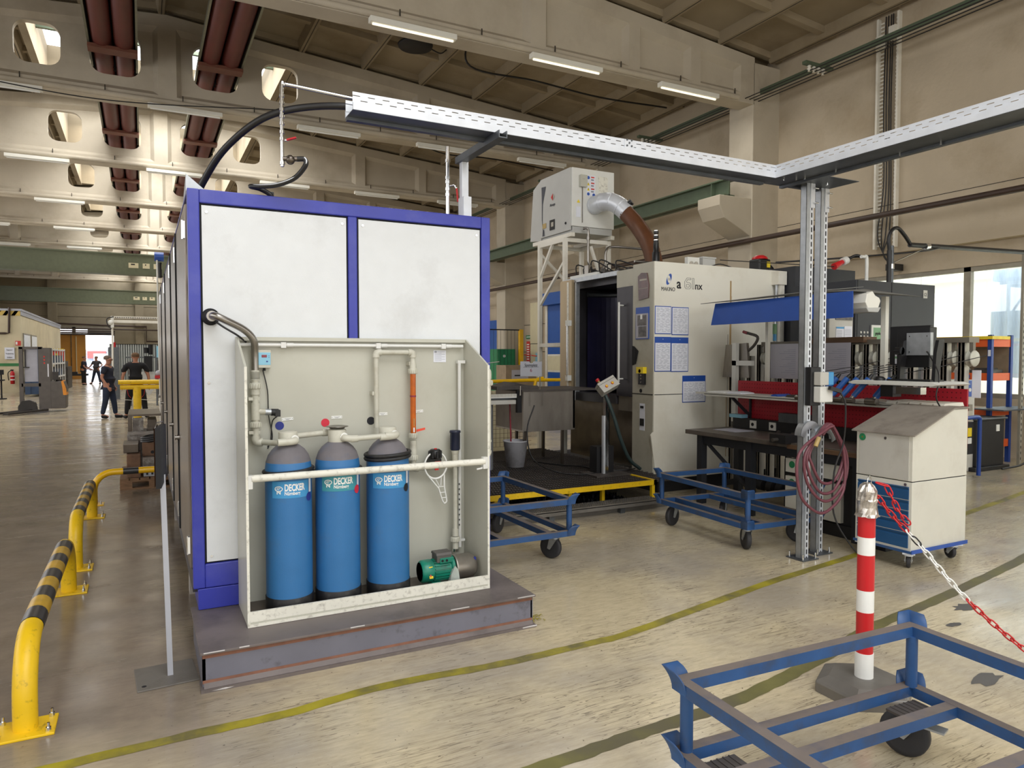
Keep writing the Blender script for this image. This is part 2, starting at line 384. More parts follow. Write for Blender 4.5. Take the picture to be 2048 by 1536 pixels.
def text(s_, name, parent, loc, size, m, rot=(R90, 0, 0), ext=.0015, align='LEFT', bold=0.0, xs=1.0, outline=False, wrap=None):
    cu = bpy.data.curves.new(name, 'FONT'); cu.body = s_; cu.size = size; cu.extrude = ext; cu.align_x = align; cu.offset = bold; cu.resolution_u = 3
    t = bpy.data.objects.new('tmp', cu); COL.objects.link(t); bpy.context.view_layer.update()
    me = bpy.data.meshes.new_from_object(t.evaluated_get(bpy.context.evaluated_depsgraph_get())); bpy.data.objects.remove(t)
    Mx = Matrix.Translation(Vector(loc)) @ (Matrix.Rotation(rot[2], 4, 'Z') @ Matrix.Rotation(rot[1], 4, 'Y') @ Matrix.Rotation(rot[0], 4, 'X')) @ Matrix.Diagonal((xs, 1, 1, 1))
    if wrap: # wrap onto a vertical cylinder (cx, cy, r), starting angle
        cx, cy, r, a0, z0 = wrap
        for v in me.vertices:
            a = a0+v.co.x*xs/r; rr = r+v.co.z+ext
            v.co = Vector((cx+rr*math.cos(a), cy+rr*math.sin(a), z0+v.co.y))
        Mx = Matrix.Identity(4)
    o_ = wloc(parent) if parent is not None else Vector((0, 0, 0))
    me.transform(Matrix.Translation(-o_) @ Mx); me.materials.clear(); me.materials.append(MT[m])
    ob = bpy.data.objects.new(name, me); COL.objects.link(ob)
    if parent is not None: ob.parent = parent
    return ob
def arc(c, r, a0, a1, n, fn): return [fn(c[0]+r*math.cos(a0+(a1-a0)*i/n), c[1]+r*math.sin(a0+(a1-a0)*i/n)) for i in range(n+1)]
def bez(pts, n=24):
    """Catmull-Rom through points"""
    P = [Vector(p) for p in pts]; P = [P[0]*2-P[1]]+P+[P[-1]*2-P[-2]]; out = []
    m = len(P)-3
    for i in range(m):
        for k in range(n//m+1):
            t = k/(n//m+1); a, b, c, d = P[i:i+4]
            out.append(.5*((2*b)+(c-a)*t+(2*a-5*b+4*c-d)*t*t+(3*b-a-3*c+d)*t**3))
    out.append(P[-2]); return out
def rrect(x0, z0, x1, z1, r, n=5):
    o = []
    for cx, cz, a in ((x1-r, z1-r, 0), (x0+r, z1-r, PI/2), (x0+r, z0+r, PI), (x1-r, z0+r, 1.5*PI)):
        o += [(cx+r*math.cos(a+PI/2*i/n), cz+r*math.sin(a+PI/2*i/n)) for i in range(n+1)]
    return o
# ------------------------------------------------------------------ the hall
XL, XR, XC, Y0, YF = -10.45, 12.77, 11.97, -10.0, 65.5
MIDX = .6
def ztop(x): return 9.22-.083*abs(x-MIDX)
b = MB('floor_resin'); b.box(XL-.3, Y0-.3, -.2, 20, YF+.3, 0); struct(b, 'floor')
b = MB('ext_ground'); b.box(-40, YF+.3, -.25, 40, 110, -.05); struct(b, 'floor')
# right wall: upper plaster leaf, recessed lower leaf with window band near the camera
b = MB('plaster')
b.box(XR, Y0, 3.7, XR+.4, YF, 8.6)
b.box(XR+.02, 12.4, 0, XR+.4, YF, 3.7)
b.box(XR+.22, Y0, 0, XR+.4, 12.4, 1.0)
b.box(XR+.22, Y0, 3.3, XR+.4, 12.4, 3.7)
b.box(XR+.22, 10.2, 1.0, XR+.4, 12.4, 3.3)
for z in (1.9, 2.9, 5.7):   # horizontal panel joints
    b.use('dark_recess').box(XR-.002, 12.45, z, XR+.03, YF, z+.015)
b.box(XR-.003, Y0, 4.62, XR+.01, YF, 4.632)
struct(b, 'wall_right')
b = MB('window_frame')
for y in (10.2, 7.5, 4.4, 1.2, -2, -5):
    b.box(XR+.24, y-.06, 1.0, XR+.34, y+.06, 3.3)
b.box(XR+.24, -9, 3.22, XR+.34, 10.2, 3.3); b.box(XR+.24, -9, 1.0, XR+.34, 10.2, 1.08)
w = struct(b, 'window_1')
for k, (a, c) in enumerate(((7.56, 10.14), (4.46, 7.44), (1.26, 4.34))):
    p = MB('pane'); p.box(XR+.285, a, 1.08, XR+.295, c, 3.22); p.build('pane', w)
# office behind the glass
b = MB('office_white'); b.box(19.6, Y0, 0, 19.8, 14, 4.2); b.box(XR+.4, 13.6, 0, 19.8, 13.8, 4.2); b.box(XR+.4, Y0, 3.75, 19.8, 14, 3.9); b.box(XR+.4, Y0, -.2, 19.8, 14, 0.004)
struct(b, 'wall_office')
t = thing('pendant_lamp', 'long white fluorescent lamp hanging in the office behind the glass', 'lamp', (16, 9, 3.0))
b = MB('lamp_white'); b.box(14.2, 9.3, 2.98, 17.4, 9.42, 3.06); b.build('lamp_body', t)
b = MB('lamp_tube'); b.cyl((14.3, 9.36, 2.95), (17.3, 9.36, 2.95), .02); b.build('tube', t)
b = MB('steel'); b.cyl((14.6, 9.36, 3.06), (14.6, 9.36, 3.76), .006, n=6); b.cyl((17, 9.36, 3.06), (17, 9.36, 3.76), .006, n=6); b.build('suspension_wire', t)
b = MB('curtain_blue')
pts = [(15.2+.04*math.sin(i*1.3), 5.85+i*.05) for i in range(50)]
for i in range(49): b.add([(pts[i][0], pts[i][1], 1.3), (pts[i+1][0], pts[i+1][1], 1.3), (pts[i+1][0], pts[i+1][1], 3.45), (pts[i][0], pts[i][1], 3.45), (pts[i][0]+.02, pts[i][1], 1.3), (pts[i+1][0]+.02, pts[i+1][1], 1.3), (pts[i+1][0]+.02, pts[i+1][1], 3.45), (pts[i][0]+.02, pts[i][1], 3.45)], [(0, 1, 2, 3), (7, 6, 5, 4)], True)
b.build('curtain', None); o = bpy.data.objects['curtain']; tag(o, 'pale blue pleated curtain in the office behind the right glass', 'curtain')
b = MB('plaster'); b.box(XL-.3, Y0, 0, XL, YF, 8.6); struct(b, 'wall_left')
b = MB('plaster'); b.box(XL-.3, Y0-.3, 0, XR+.4, Y0, 9.4); struct(b, 'wall_rear')
# far wall with the open gate
b = MB('far_wall')
DX0, DX1, DZ = -3.95, -2.0, 3.36
GX0 = -5.85
b.box(XL, YF, 0, GX0, YF+.3, 9.3); b.box(DX1, YF, 0, XR+.4, YF+.3, 9.3); b.box(GX0, YF, 4.2, DX1, YF+.3, 9.3)
for x in (-6.1, -.13, 5.9): b.box(x-.3, YF-.3, 0, x+.3, YF, 9.1)
b.use('dark_recess').box(XL, YF-.02, 6.9, XR, YF, 6.93)
for z in (4.9, 5.8): b.box(XL, YF-.012, z, XR, YF, z+.02)
struct(b, 'wall_far')
# gate: yellow leaves, strip of brown pipework above, bright yard behind
b = MB('gate_yellow'); b.box(GX0, YF+.05, 0, DX0, YF+.12, DZ+.15)
b.use('machine_bits').box(-4.95, YF+.0, 0, -4.9, YF+.05, DZ+.1); b.use('door_cream').box(-4.62, YF-.02, .35, -4.56, YF+.05, DZ)
d = struct(b, 'door_1')
b = MB('window_frame'); b.box(GX0, YF+.02, DZ+.12, DX1, YF+.14, DZ+.24); b.box(GX0, YF+.02, 3.98, DX1, YF+.14, 4.2); b.box(-4.85, YF+.02, 3.6, -4.6, YF+.14, 4.1); b.box(-3.8, YF+.02, DZ+.2, -2.0, YF+.14, 4.0); b.build('transom_frame', d)
b = MB('ext_red')
for z in (3.5, 3.66, 3.8): b.box(-5.85, YF+.16, z, DX1, YF+.2, z+.06)
b.build('outer_rail', d)
def pipe(name, pts, r, m, label, cat='pipe', group=None, n=8):
    q = MB(m); q.tube(pts, r, n); return single(q, name, label, cat, group)
pipe('brown_pipe', [(-5.9, YF-.5, 3.95), (-2.6, YF-.5, 3.95), (1.9, YF-.5, 3.9), (1.9, YF-.5, 2.7)], .055, 'brown_pipe', 'thin brown pipe highest above the far gate, turning down on its right')
pipe('brown_pipe', [(-6.3, YF-.35, 4.35), (-2.6, YF-.35, 4.25), (.35, YF-.35, 4.2), (.35, YF-.35, 3.0), (3, YF-.35, 3.0)], .07, 'brown_pipe', 'thick brown pipe across the far wall above the white corrugated fence')
for k, z in enumerate((3.78, 3.64, 3.50)):
    pipe('gate_pipe', [(-5.8, YF-.2-.02*k, z), (-1.9, YF-.2-.02*k, z)], .045, 'brown_pipe', ['top', 'middle', 'lowest'][k]+' of the three straight brown pipes running over the far gate', 'pipe', 'pipes over the far gate')
b = MB('ext_white'); b.box(-4.4, 84, .9, -1, 84.3, 2.1)
for k in range(26): b.box(-4.5+k*.15, 83.6, 0, -4.44+k*.15, 83.66, 1.3)
b.box(-4.6, 83.58, 1.22, -.8, 83.68, 1.3); b.box(-4.6, 83.58, .2, -.8, 83.68, .26)
single(b, 'yard_fence', 'white picket fence in the bright yard beyond the far gate', 'fence')
b = MB('ext_red'); b.box(-5.4, 92, 1.6, -3.6, 93, 2.4); b.use('ext_white').box(-3.5, 92, 1.6, -1, 93, 2.4); b.use('ext_ground').box(-5.6, 92.5, 0, -.6, 94, 2.6)
single(b, 'yard_container', 'pale red and white container far off in the yard beyond the gate', 'container')
# columns with corbels along the right wall
def column(Y, label, near=True):
    t = thing('concrete_column', label, 'column', (XC, Y, 0), 'columns of the right wall')
    b = MB('concrete_beam'); b.box(XC, Y, 0, XR+.05, Y+.72, 8.15); b.build('shaft', t, .02)
    b = MB('concrete_beam'); b.prism([(XC+.01, 4.3), (XC-.02, 4.38), (XC-.78, 4.72), (XC-.93, 4.98), (XC-.93, 5.2), (XC+.01, 5.2)], 'y', Y+.02, Y+.70); b.build('corbel', t, .015)
    return t
for k in range(5):
    Y = 11.55+6*k
    names = ['plain concrete column with a corbel, nearest to the camera behind the white milling machine', 'concrete column and corbel seen just left of the grey filter unit', 'concrete column and corbel left of the blue roller door', 'fourth concrete column, mostly behind the blue machine']
    column(Y, names[k] if k < 4 else 'far concrete column of the right wall, hidden behind the blue and white machine')
# roof beams
def beam(Y, label):
    b = MB('concrete_beam'); yf, yb, d = Y, Y+.42, .13
    xa, xb, zb = XL, 12.0, 7.24
    zt = lambda x: ztop(x)-.02
    outline = [(xa, zb), (xb, zb), (xb, zt(xb)), (MIDX, zt(MIDX)), (xa, zt(xa))]
    pans = []
    edges = [(MIDX+.18, 6.4), (6.72, 8.62), (8.88, 10.2), (10.46, 11.6)]
    edges += [(2*MIDX-c, 2*MIDX-a) for a, c in edges]
    z0 = zb+.2
    for a, c in edges: pans.append([(a, z0), (c, z0), (c, zt(c)-.26), (a, zt(a)-.26)])
    ins = []
    for p, (a, c) in zip(pans, edges):
        g = .1; ins.append([(a+g, z0+g), (c-g, z0+g), (c-g, zt(c-g)-.26-g), (a+g, zt(a+g)-.26-g)])
    for y, s_ in ((yf, 1), (yb, -1)):
        b.poly([outline]+pans, lambda x, z, y=y: (x, y, z))
        yi = y+s_*d
        for k, (P, Q) in enumerate(zip(pans, ins)):
            b.add([(x, y, z) for x, z in P]+[(x, yi, z) for x, z in Q], [(i, (i+1) % 4, 4+(i+1) % 4, 4+i) for i in range(4)])
            holes = []
            if k in (0, 4):
                h = [rrect(1.12, 7.76, 2.08, 8.72, .26), rrect(2.60, 7.75, 3.42, 8.60, .24)]
                if k == 4: h = [[(2*MIDX-x, z) for x, z in lp] for lp in h]
                holes = h
            b.poly([Q]+holes, lambda x, z, yi=yi: (x, yi, z))
            if s_ == 1:
                for lp in holes:
                    n = len(lp); b.add([(x, yf+d, z) for x, z in lp]+[(x, yb-d, z) for x, z in lp], [(i, (i+1) % n, n+(i+1) % n, n+i) for i in range(n)], True)
    b.add([(xa, yf, zb), (xb, yf, zb), (xb, yb, zb), (xa, yb, zb)], [(0, 1, 2, 3)])
    for (p, q) in zip(outline[1:], outline[2:]+outline[:1]):
        b.add([(p[0], yf, p[1]), (q[0], yf, q[1]), (q[0], yb, q[1]), (p[0], yb, p[1])], [(0, 1, 2, 3)])
    # rounded lip along the bottom flange and small hooks
    b.tube([(xa, yf-.02, zb+.07), (xb-.5, yf-.02, zb+.07)], .06, 8)
    t = b.build('roof_beam'); tag(t, label, 'roof beam', 'perforated roof beams')
    h = MB('dark_recess')
    for k in range(15):
        x = -9.6+1.5*k; h.bar((x, yf-.03, zb+.02), (x, yf-.03, zb+.24), .02, .012)
    h.build('hanger_hook', t)
    return t
bl = ['nearest concrete roof beam crossing the top right of the picture', 'dark concrete roof beam with rounded holes at the top left, first one with holes in view', 'brightly lit holed roof beam, next behind the dark one', 'third holed roof beam from the front', 'fourth holed roof beam from the front', 'fifth holed roof beam from the front', 'sixth holed roof beam, just above the near crane bridge', 'roof beam seen between the two crane bridges', 'last roof beam, in front of the far wall']
for k in range(9): beam(11.55+6*k, bl[k])
# roof slabs: ribbed, with roof lights from the second bay on
b = MB('roof_slab')
def roofpart(x0, x1, y0, y1):
    for a, c in ((max(x0, MIDX), x1), (x0, min(x1, MIDX))):
        if c-a < .01: continue
        b.add([(a, y0, ztop(a)+.18), (c, y0, ztop(c)+.18), (c, y1, ztop(c)+.18), (a, y1, ztop(a)+.18), (a, y0, ztop(a)+.4), (c, y0, ztop(c)+.4), (c, y1, ztop(c)+.4), (a, y1, ztop(a)+.4)],
              [(0, 3, 2, 1), (4, 5, 6, 7), (0, 1, 5, 4), (1, 2, 6, 5), (2, 3, 7, 6), (3, 0, 4, 7)])
bays = [(Y0-.2, -.45), (-.45, 5.55), (5.55, 11.55)]+[(11.55+6*k, 17.55+6*k) for k in range(9)]
LX0, LX1 = -2.2, 3.4
for i, (y0, y1) in enumerate(bays):
    lit = i >= 4 or i == 0
    if lit:
        roofpart(XL-.2, LX0, y0, y1); roofpart(LX1, XR+.4, y0, y1); roofpart(LX0, LX1, y0, y0+.9); roofpart(LX0, LX1, y1-.5, y1)
        for x in (LX0, LX1): b.box(x-.08, y0+.9, ztop(x)-.05, x+.08, y1-.5, 10.1)
        b.box(LX0, y0+.82, 9.0, LX1, y0+.98, 10.1); b.box(LX0, y1-.58, 9.0, LX1, y1-.42, 10.1)
    else: roofpart(XL-.2, XR+.4, y0, y1)
    for x in [.5+1.5*j for j in range(-7, 9)]:
        if lit and LX0 < x < LX1: continue
        b.prism([(x-.12, ztop(x)+.2), (x+.12, ztop(x)+.2), (x+.06, ztop(x)-.02), (x-.06, ztop(x)-.02)], 'y', y0+.45 if i > 2 else y0, y1)
        b.use('dark_recess').box(x-.008, y0+.45 if i > 2 else y0, ztop(x)-.025, x+.008, y1, ztop(x)-.018); b.use('roof_slab')
    for y in [y0+.45+1.39*j for j in range(5)]:
        for xa, xb in ((XL, MIDX), (MIDX, XR)):
            if lit and not (y < y0+.9 or y > y1-.5):
                if xa < LX0 < xb: xb = LX0
                if xa < LX1 < xb: xa = LX1
            dz = .06
            b.add([(xa, y-.07, ztop(xa)+dz), (xb, y-.07, ztop(xb)+dz), (xb, y+.07, ztop(xb)+dz), (xa, y+.07, ztop(xa)+dz), (xa, y-.1, ztop(xa)+.2), (xb, y-.1, ztop(xb)+.2), (xb, y+.1, ztop(xb)+.2), (xa, y+.1, ztop(xa)+.2)],
                  [(0, 3, 2, 1), (0, 1, 5, 4), (1, 2, 6, 5), (2, 3, 7, 6), (3, 0, 4, 7)])
struct(b, 'ceiling')
for i, (y0, y1) in enumerate(bays):
    if i < 4: continue
    q = MB('green_steel')
    for x in (LX0+1.4, LX0+2.8, LX0+4.2): q.box(x-.05, y0+1, 9.62, x+.05, y1-.6, 9.72)
    q.box(LX0, (y0+y1)/2-.05, 9.58, LX1, (y0+y1)/2+.05, 9.68)
    struct(q, 'window_%d' % (i-2))
# red double radiant tubes running through the beam holes
def radiant(x, side, label):
    t = thing('radiant_heater', label, 'heater', (x, 17, 8.1), 'red tube heaters under the roof')
    w = .42
    for y0, y1 in ((5.6, 11.4),)+tuple((12.1+6*k, 17.4+6*k+.9) for k in range(0, 9)):
        y1 = min(y1, 65)
        b = MB('duct_black'); b.add([(x-w, y0, 8.06), (x-w*.7, y0, 8.5), (x+w*.7, y0, 8.5), (x+w, y0, 8.06), (x-w, y1, 8.06), (x-w*.7, y1, 8.5), (x+w*.7, y1, 8.5), (x+w, y1, 8.06)], [(0, 1, 5, 4), (1, 2, 6, 5), (2, 3, 7, 6), (0, 3, 2, 1), (4, 5, 6, 7)])
        b.use('duct_edge').box(x-w-.03, y0, 8.02, x-w+.01, y1, 8.12); b.box(x+w-.01, y0, 8.02, x+w+.03, y1, 8.12)
        b.build('reflector', t)
    b = MB('red_tube')
    for dx in (-.2, .2): b.cyl((x+dx, 5.6, 8.15), (x+dx, 65, 8.15), .185, n=16)
    b.build('tube_pair', t)
    for k in range(9):
        y = 12.4+6*k; b = MB('duct_band'); b.box(x-w-.03, y+4.3, 7.93, x+w+.03, y+4.62, 8.0); b.build('cross_strap', t)
radiant(-.42, 0, 'dark red double tube heater running through the left tall holes of the roof beams')
radiant(1.62, 1, 'dark red double tube heater running through the right tall holes of the roof beams')
# fluorescent battens under the beams
def lampbody(x0, x1, y, z, label, lit=False):
    t = thing('batten_lamp', label, 'lamp', ((x0+x1)/2, y, z), 'strip lamps under the roof beams')
    b = MB('lamp_white'); b.box(x0, y-.07, z-.045, x1, y+.07, z+.045); b.build('lamp_body', t, .008)
    if lit: area('strip_fill_light', ((x0+x1)/2, y-.02, z-.1), (x1-x0, .12), 45, (1, .97, .9))  # lit lamps: tube glow and fill light added to brighten the machine area
    b = MB('lamp_tube' if lit else 'white_paint'); b.cyl((x0+.05, y, z-.06), (x1-.05, y, z-.06), .02, n=8); b.build('tube', t)
sides = ['third from the wall', 'second from the wall', 'nearest the wall']
LP = [(-9.2, -7.7), (-6.2, -4.7), (-3.2, -1.7), (.2, 1.7), (3.35, 4.86), (6.33, 7.86), (9.27, 10.8)]
bn = ['nearest roof beam', 'dark holed roof beam', 'brightly lit holed beam', 'third holed beam', 'fourth holed beam', 'fifth holed beam', 'sixth holed beam']
pn = ['', 'far left', 'left of the red tubes', 'between the red tube runs', 'right of the red tubes', 'middle right', 'right end']
for k in range(7):
    for j, (x0, x1) in enumerate(LP):
        if j == 0 or (k == 0 and j < 4) or (k > 3 and j > 4) or (k == 1 and j < 2) or (k > 2 and j == 3): continue
        lampbody(x0, x1, 11.55+6*k-.1 if k else 11.42, 7.16, 'white strip lamp under the %s, %s one' % (bn[k], pn[j]), lit=k == 0 and j > 3)
# crane runway, conductor lines, cranes
def ibeam(name, Y0_, Y1_, x, z0, z1, w, label, cat='girder'):
    b = MB('green_steel'); b.box(x-w/2, Y0_, z0, x+w/2, Y1_, z0+.03); b.box(x-w/2, Y0_, z1-.03, x+w/2, Y1_, z1); b.box(x-.02, Y0_, z0, x+.02, Y1_, z1)
    y = Y0_+.4
    while y < Y1_: b.box(x-w/2+.01, y, z0, x+w/2-.01, y+.02, z1); y += 6
    return single(b, name, label, 'girder')
ibeam('crane_runway', 11.6, 65, XC-.62, 5.2, 5.56, .3, 'long green steel runway girder resting on the corbels of the right wall')
b = MB('green_steel'); b.box(XC+.2, Y0, 7.5, XC+.28, 65, 7.6); r = single(b, 'busbar_carrier', 'thin green rail carrying the bare crane wires along the right wall', 'rail')
for j in range(4):
    zz = 7.38-.0*j; x = XC+.2-.13*j-.05
    b = MB('cable_black'); b.tube([(x, Y0, zz-.05), (x, 65, zz-.05)], .011, 5)
    single(b, 'crane_wire', 'bare crane supply wire, %s of the four parallel wires' % ['nearest to the wall', 'second from the wall', 'third from the wall', 'farthest from the wall'][j], 'wire', 'four crane supply wires')
for k in range(4):
    y = 4.1+5.25*k-.0
    t = thing('wire_bracket', ['green bracket with four insulators holding the crane wires, nearest the top right corner', 'green bracket with four insulators above the top right column', 'green bracket with four insulators just above the cable tray', 'green bracket with four insulators left of the grey filter unit'][k] if k < 4 else 'distant green bracket with insulators on the crane wires', 'bracket', (XC, y+.5, 7.5), 'brackets of the crane wires')
    b = MB('green_steel'); b.box(XC-.38, y+.48, 7.44, XC+.4, y+.58, 7.5); b.build('bracket_arm', t)
    for j in range(4):
        x = XC+.15-.13*j
        b = MB('off_white'); b.lathe([(.02, 0), (.045, -.02), (.02, -.04), (.05, -.07), (.02, -.09), (.03, -.12)], (x, y+.53, 7.44), 8); b.build('insulator', t)
pipe('wall_pipe', [(XC-.12, Y0, 4.26), (XC-.12, 64, 4.26)], .055, 'brown_pipe', 'long dark brown pipe running along the right wall behind the machines', n=8)
def crane(Y, label):
    t = thing('bridge_crane', label, 'crane', (MIDX, Y, 5.7), 'green bridge cranes')
    b = MB('crane_green'); b.box(XL+.6, Y, 5.68, 11.0, Y+.5, 6.62); b.box(XL+.6, Y-.06, 6.6, 11.0, Y+.56, 6.66); b.box(XL+.6, Y-.06, 5.66, 11.0, Y+.56, 5.7); b.build('bridge_girder', t)
    for dx, w in ((-.45, .42), (.15, .3), (.62, .36)):
        b = MB('door_cream'); b.box(dx*1.0-.05, Y-.02, 5.98, dx+w-.05, Y-.004, 6.22); b.use('ink_black').box(dx+.05, Y-.024, 6.12, dx+w-.2, Y-.02, 6.18); b.build('rating_plate', t)
    return t
c1 = crane(38.7, 'green crane bridge nearer to the camera, spanning the hall at the left')
c2 = crane(60, 'farther green crane bridge, lower in the picture and in front of the far wall')
# vertical perforated cable ladder on the right wall
t = thing('cable_ladder', 'white slotted vertical cable ladder with black cables on the right wall', 'cable tray', (XR, 8.8, 3.8))
b = MB('off_white')
for y in (8.68, 9.1): b.box(XR-.09, y-.02, 3.8, XR-.0, y+.02, 8.2)
for k in range(60): b.box(XR-.02, 8.68, 3.85+k*.072, XR-.005, 8.76, 3.88+k*.072); b.box(XR-.02, 9.0, 3.85+k*.072, XR-.005, 9.1, 3.88+k*.072)
b.build('ladder', t)
b = MB('cable_black')
for j, y in enumerate((8.8, 8.84, 8.9, 8.95)): b.tube(bez([(XR-.05, y, 8.2), (XR-.05, y+.02, 6.5), (XR-.05, y-.01, 5), (XR-.06, y+.03*j, 4.1), (XR-.08, 8.9, 3.7), (XR-.05, 8.75, 3.45)], 30), .012, 6)
b.box(XR-.12, 8.66, 3.36, XR+.18, 8.82, 3.48)
b.build('black_cable', t)
b = MB('off_white'); b.box(XR-.14, 8.7, 7.7, XR-.02, 8.84, 7.95); b.box(XR-.14, 8.95, 7.6, XR-.02, 9.1, 7.85); b.build('junction_box', t)
pipe('hanging_wire', bez([(6.5, 14.5, 8.85), (6.52, 14.5, 8.1), (8.2, 14.6, 8.12), (9.95, 14.5, 8.0), (12.0, 14.5, 8.08)], 30), .022, 'cable_black', 'black cable sagging under the roof right of the dark oval fitting', 'cable')
pipe('hanging_wire', bez([(6.8, 20.5, 8.9), (8.0, 20.5, 8.0), (10.0, 20.5, 8.0), (12.2, 20.5, 7.9)], 30), .02, 'cable_black', 'black cable sagging in the second bay above the filter unit', 'cable')
pipe('hanging_wire', bez([(-3.2, 17.0, 7.1), (-.5, 17.0, 7.0), (3.0, 17.0, 7.35)], 30), .012, 'cable_black', 'thin wire stretched below the dark holed roof beam', 'cable')
t = thing('ceiling_fitting', 'dark oval fitting under the roof between the two nearest beams', 'fitting', (5.64, 15.6, 8.8))
b = MB('duct_black'); b.lathe([(.02, 0), (.38, 0), (.4, .05), (.3, .12)], (5.64, 15.6, 8.76), 24); b.build('hood', t)
b = MB('cable_black'); b.tube(bez([(6.0, 15.6, 8.8), (6.25, 15.6, 8.74), (6.4, 15.6, 8.85)], 8), .015, 6); b.build('feed_cable', t)
# ------------------------------------------------------------------ blue framed washing machine
MX0, MX1, MY, MZ0, MZ1 = .245, 2.185, 4.53, .333, 2.68
t = thing('washing_machine', 'big cabinet machine with violet-blue frame and white front panels, behind the three blue tanks', 'machine', (1.2, 8, 0))
b = MB('side_brown'); b.box(MX0+.02, MY+.06, .38, MX1-.02, 12.0, MZ1-.02); b.build('housing', t, .006)
b = MB('frame_blue')
def ringbox(x0, x1, z0, z1):
    b.box(x0, MY, z0, x1, MY+.06, z1)
b.box(MX0, MY, MZ0, .31, MY+.06, MZ1); b.box(2.118, MY, MZ0, MX1, MY+.06, MZ1); b.box(.31, MY, 2.6, 2.118, MY+.06, MZ1)
b.box(.31, MY, MZ0, 2.118, MY+.06, .475); b.box(1.18, MY+.001, .475, 1.238, MY+.06, 2.6)
b.box(MX0, MY+.061, MZ1-.012, MX1, 12.0, MZ1)
b.build('frame', t, .006)
for x0, x1 in ((.312, 1.178), (1.24, 2.116)):
    p = MB('gap_black'); p.box(x0-.002, MY+.02, .477, x1+.002, MY+.055, 2.6)
    p.use('panel_white').box(x0+.009, MY+.008, .486, x1-.009, MY+.052, 2.588)
    p.use('chrome')
    for zz in (.52, 1.55, 2.55):
        for xx in (x0+.035, x1-.035): p.cyl((xx, MY+.009, zz), (xx, MY+.002, zz), .008, n=8)
    p.build('front_panel', t)
b = MB('frame_blue'); b.box(MX0+.025, MY+.002, .205, MX1-.03, MY+.3, .33); b.build('plinth', t, .004)
gy = [4.595, 5.77, 6.9, 8.55, 10.2, 11.9]
for k in range(5):
    q = MB('side_brown'); q.box(MX0-.012, gy[k]+.012, .44, MX0+.02, gy[k+1]-.012, 2.6)
    d = q.build('side_door', t, .006)
    h = MB('chrome')
    for zz in (.58, 2.45):
        h.box(MX0-.024, gy[k]+.01, zz-.05, MX0-.01, gy[k]+.06, zz+.05); h.cyl((MX0-.022, gy[k]+.02, zz-.055), (MX0-.022, gy[k]+.02, zz+.055), .008, n=8)
    h.build('hinge', d)
    h = MB('steel'); h.cyl((MX0-.014, gy[k+1]-.09, 1.12), (MX0-.045, gy[k+1]-.09, 1.12), .018, n=10); h.box(MX0-.04, gy[k+1]-.1, 1.08, MX0-.03, gy[k+1]-.08, 1.15); h.build('door_lock', d)
b = MB('gap_black')
for y in gy[1:-1]: b.box(MX0-.022, y-.03, .44, MX0+.022, y+.012, 2.6)
b.use('machine_dark').box(MX0, MY+.061, .30, MX0+.04, 12.0, .43)
b.build('side_skirt', t)
b = MB('weld')
for y in (5.6, 8.2, 11): b.box(MX0+.03, y-.06, .0, MX0+.14, y+.06, .3)
b.box(MX1-.16, 5.0, 0, MX1-.03, 5.12, .3); b.use('galv').box(MX1-.03, 4.72, .26, MX1+.02, 5.1, .3)
b.cyl((MX1-.005, 4.72, .2), (MX1-.005, 4.72, .34), .02, n=8)
b.build('machine_foot', t)
b = MB('galv'); b.add([(MX0+.0, 4.62, MZ1), (MX0+.0, 4.95, MZ1), (MX0, 4.62, MZ1+.1), (MX0+.12, 4.62, MZ1+.0)], [(0, 1, 2), (0, 2, 3), (2, 1, 3)]); b.build('sheet_corner', t)
# ------------------------------------------------------------------ steel base
t = thing('base_platform', 'low brown-grey welded steel platform under the tank cabinet', 'platform', (1.2, 4.2, 0))
b = MB('plat_steel'); b.box(.232, 3.86, .19, 2.178, 4.62, .203); b.build('deck_plate', t, .002)
b = MB('plat_web'); b.box(.245, 3.885, .035, 2.165, 3.9, .19); b.use('rust').box(.245, 3.883, .165, 2.165, 3.886, .19); b.box(.245, 3.883, .035, 2.165, 3.886, .052)
b.use('plat_web').box(.245, 3.885, .0, .26, 4.62, .19); b.box(2.155, 3.885, 0, 2.17, 4.62, .19); b.use('plat_steel').box(.235, 3.85, 0, 2.175, 3.98, .018)
b.prism([(3.86, .018), (3.886, .04), (3.886, .018)], 'x', .25, 2.16)
b.build('channel_web', t)
b = MB('weld')
for x, w in ((.25, .1), (.42, .05), (1.0, .08), (1.6, .12), (2.05, .12)): b.tube([(x, 3.862, .2), (x+w, 3.862, .2)], .004, 6)
b.tube([(.24, 3.86, .008), (.35, 3.855, .006), (.42, 3.86, .01)], .008, 6); b.tube([(2.08, 3.855, .01), (2.18, 3.852, .01)], .007, 6)
b.build('weld_bead', t)
# ------------------------------------------------------------------ softener cabinet
CX0, CX1, CY0, CY1 = .493, 1.975, 4.11, 4.525
t = thing('tank_cabinet', 'open beige plastic cabinet with pipes that holds the three blue tanks', 'cabinet', (1.23, 4.3, .204))
prof = [(CY1, .206), (CY0, .206), (CY0, 1.65), (CY1-.06, 1.822), (CY1, 1.822)]
for x, nm in ((CX0, 'side_panel'), (CX1-.012, 'side_panel')):
    b = MB('cab_beige'); b.prism(prof, 'x', x, x+.012); b.use('cab_edge').box(x-.001, CY0-.003, .206, x+.013, CY0+.002, 1.65); b.build(nm, t)
b = MB('cab_beige'); b.box(CX0+.012, CY1-.03, .22, CX1-.012, CY1-.018, 1.82); b.box(CX0+.012, CY1-.06, 1.8, CX1-.012, CY1, 1.822); b.build('back_panel', t)
b = MB('cab_floor'); b.box(CX0+.012, CY0+.01, .206, CX1-.012, CY1-.03, .222); b.build('floor_tray', t)
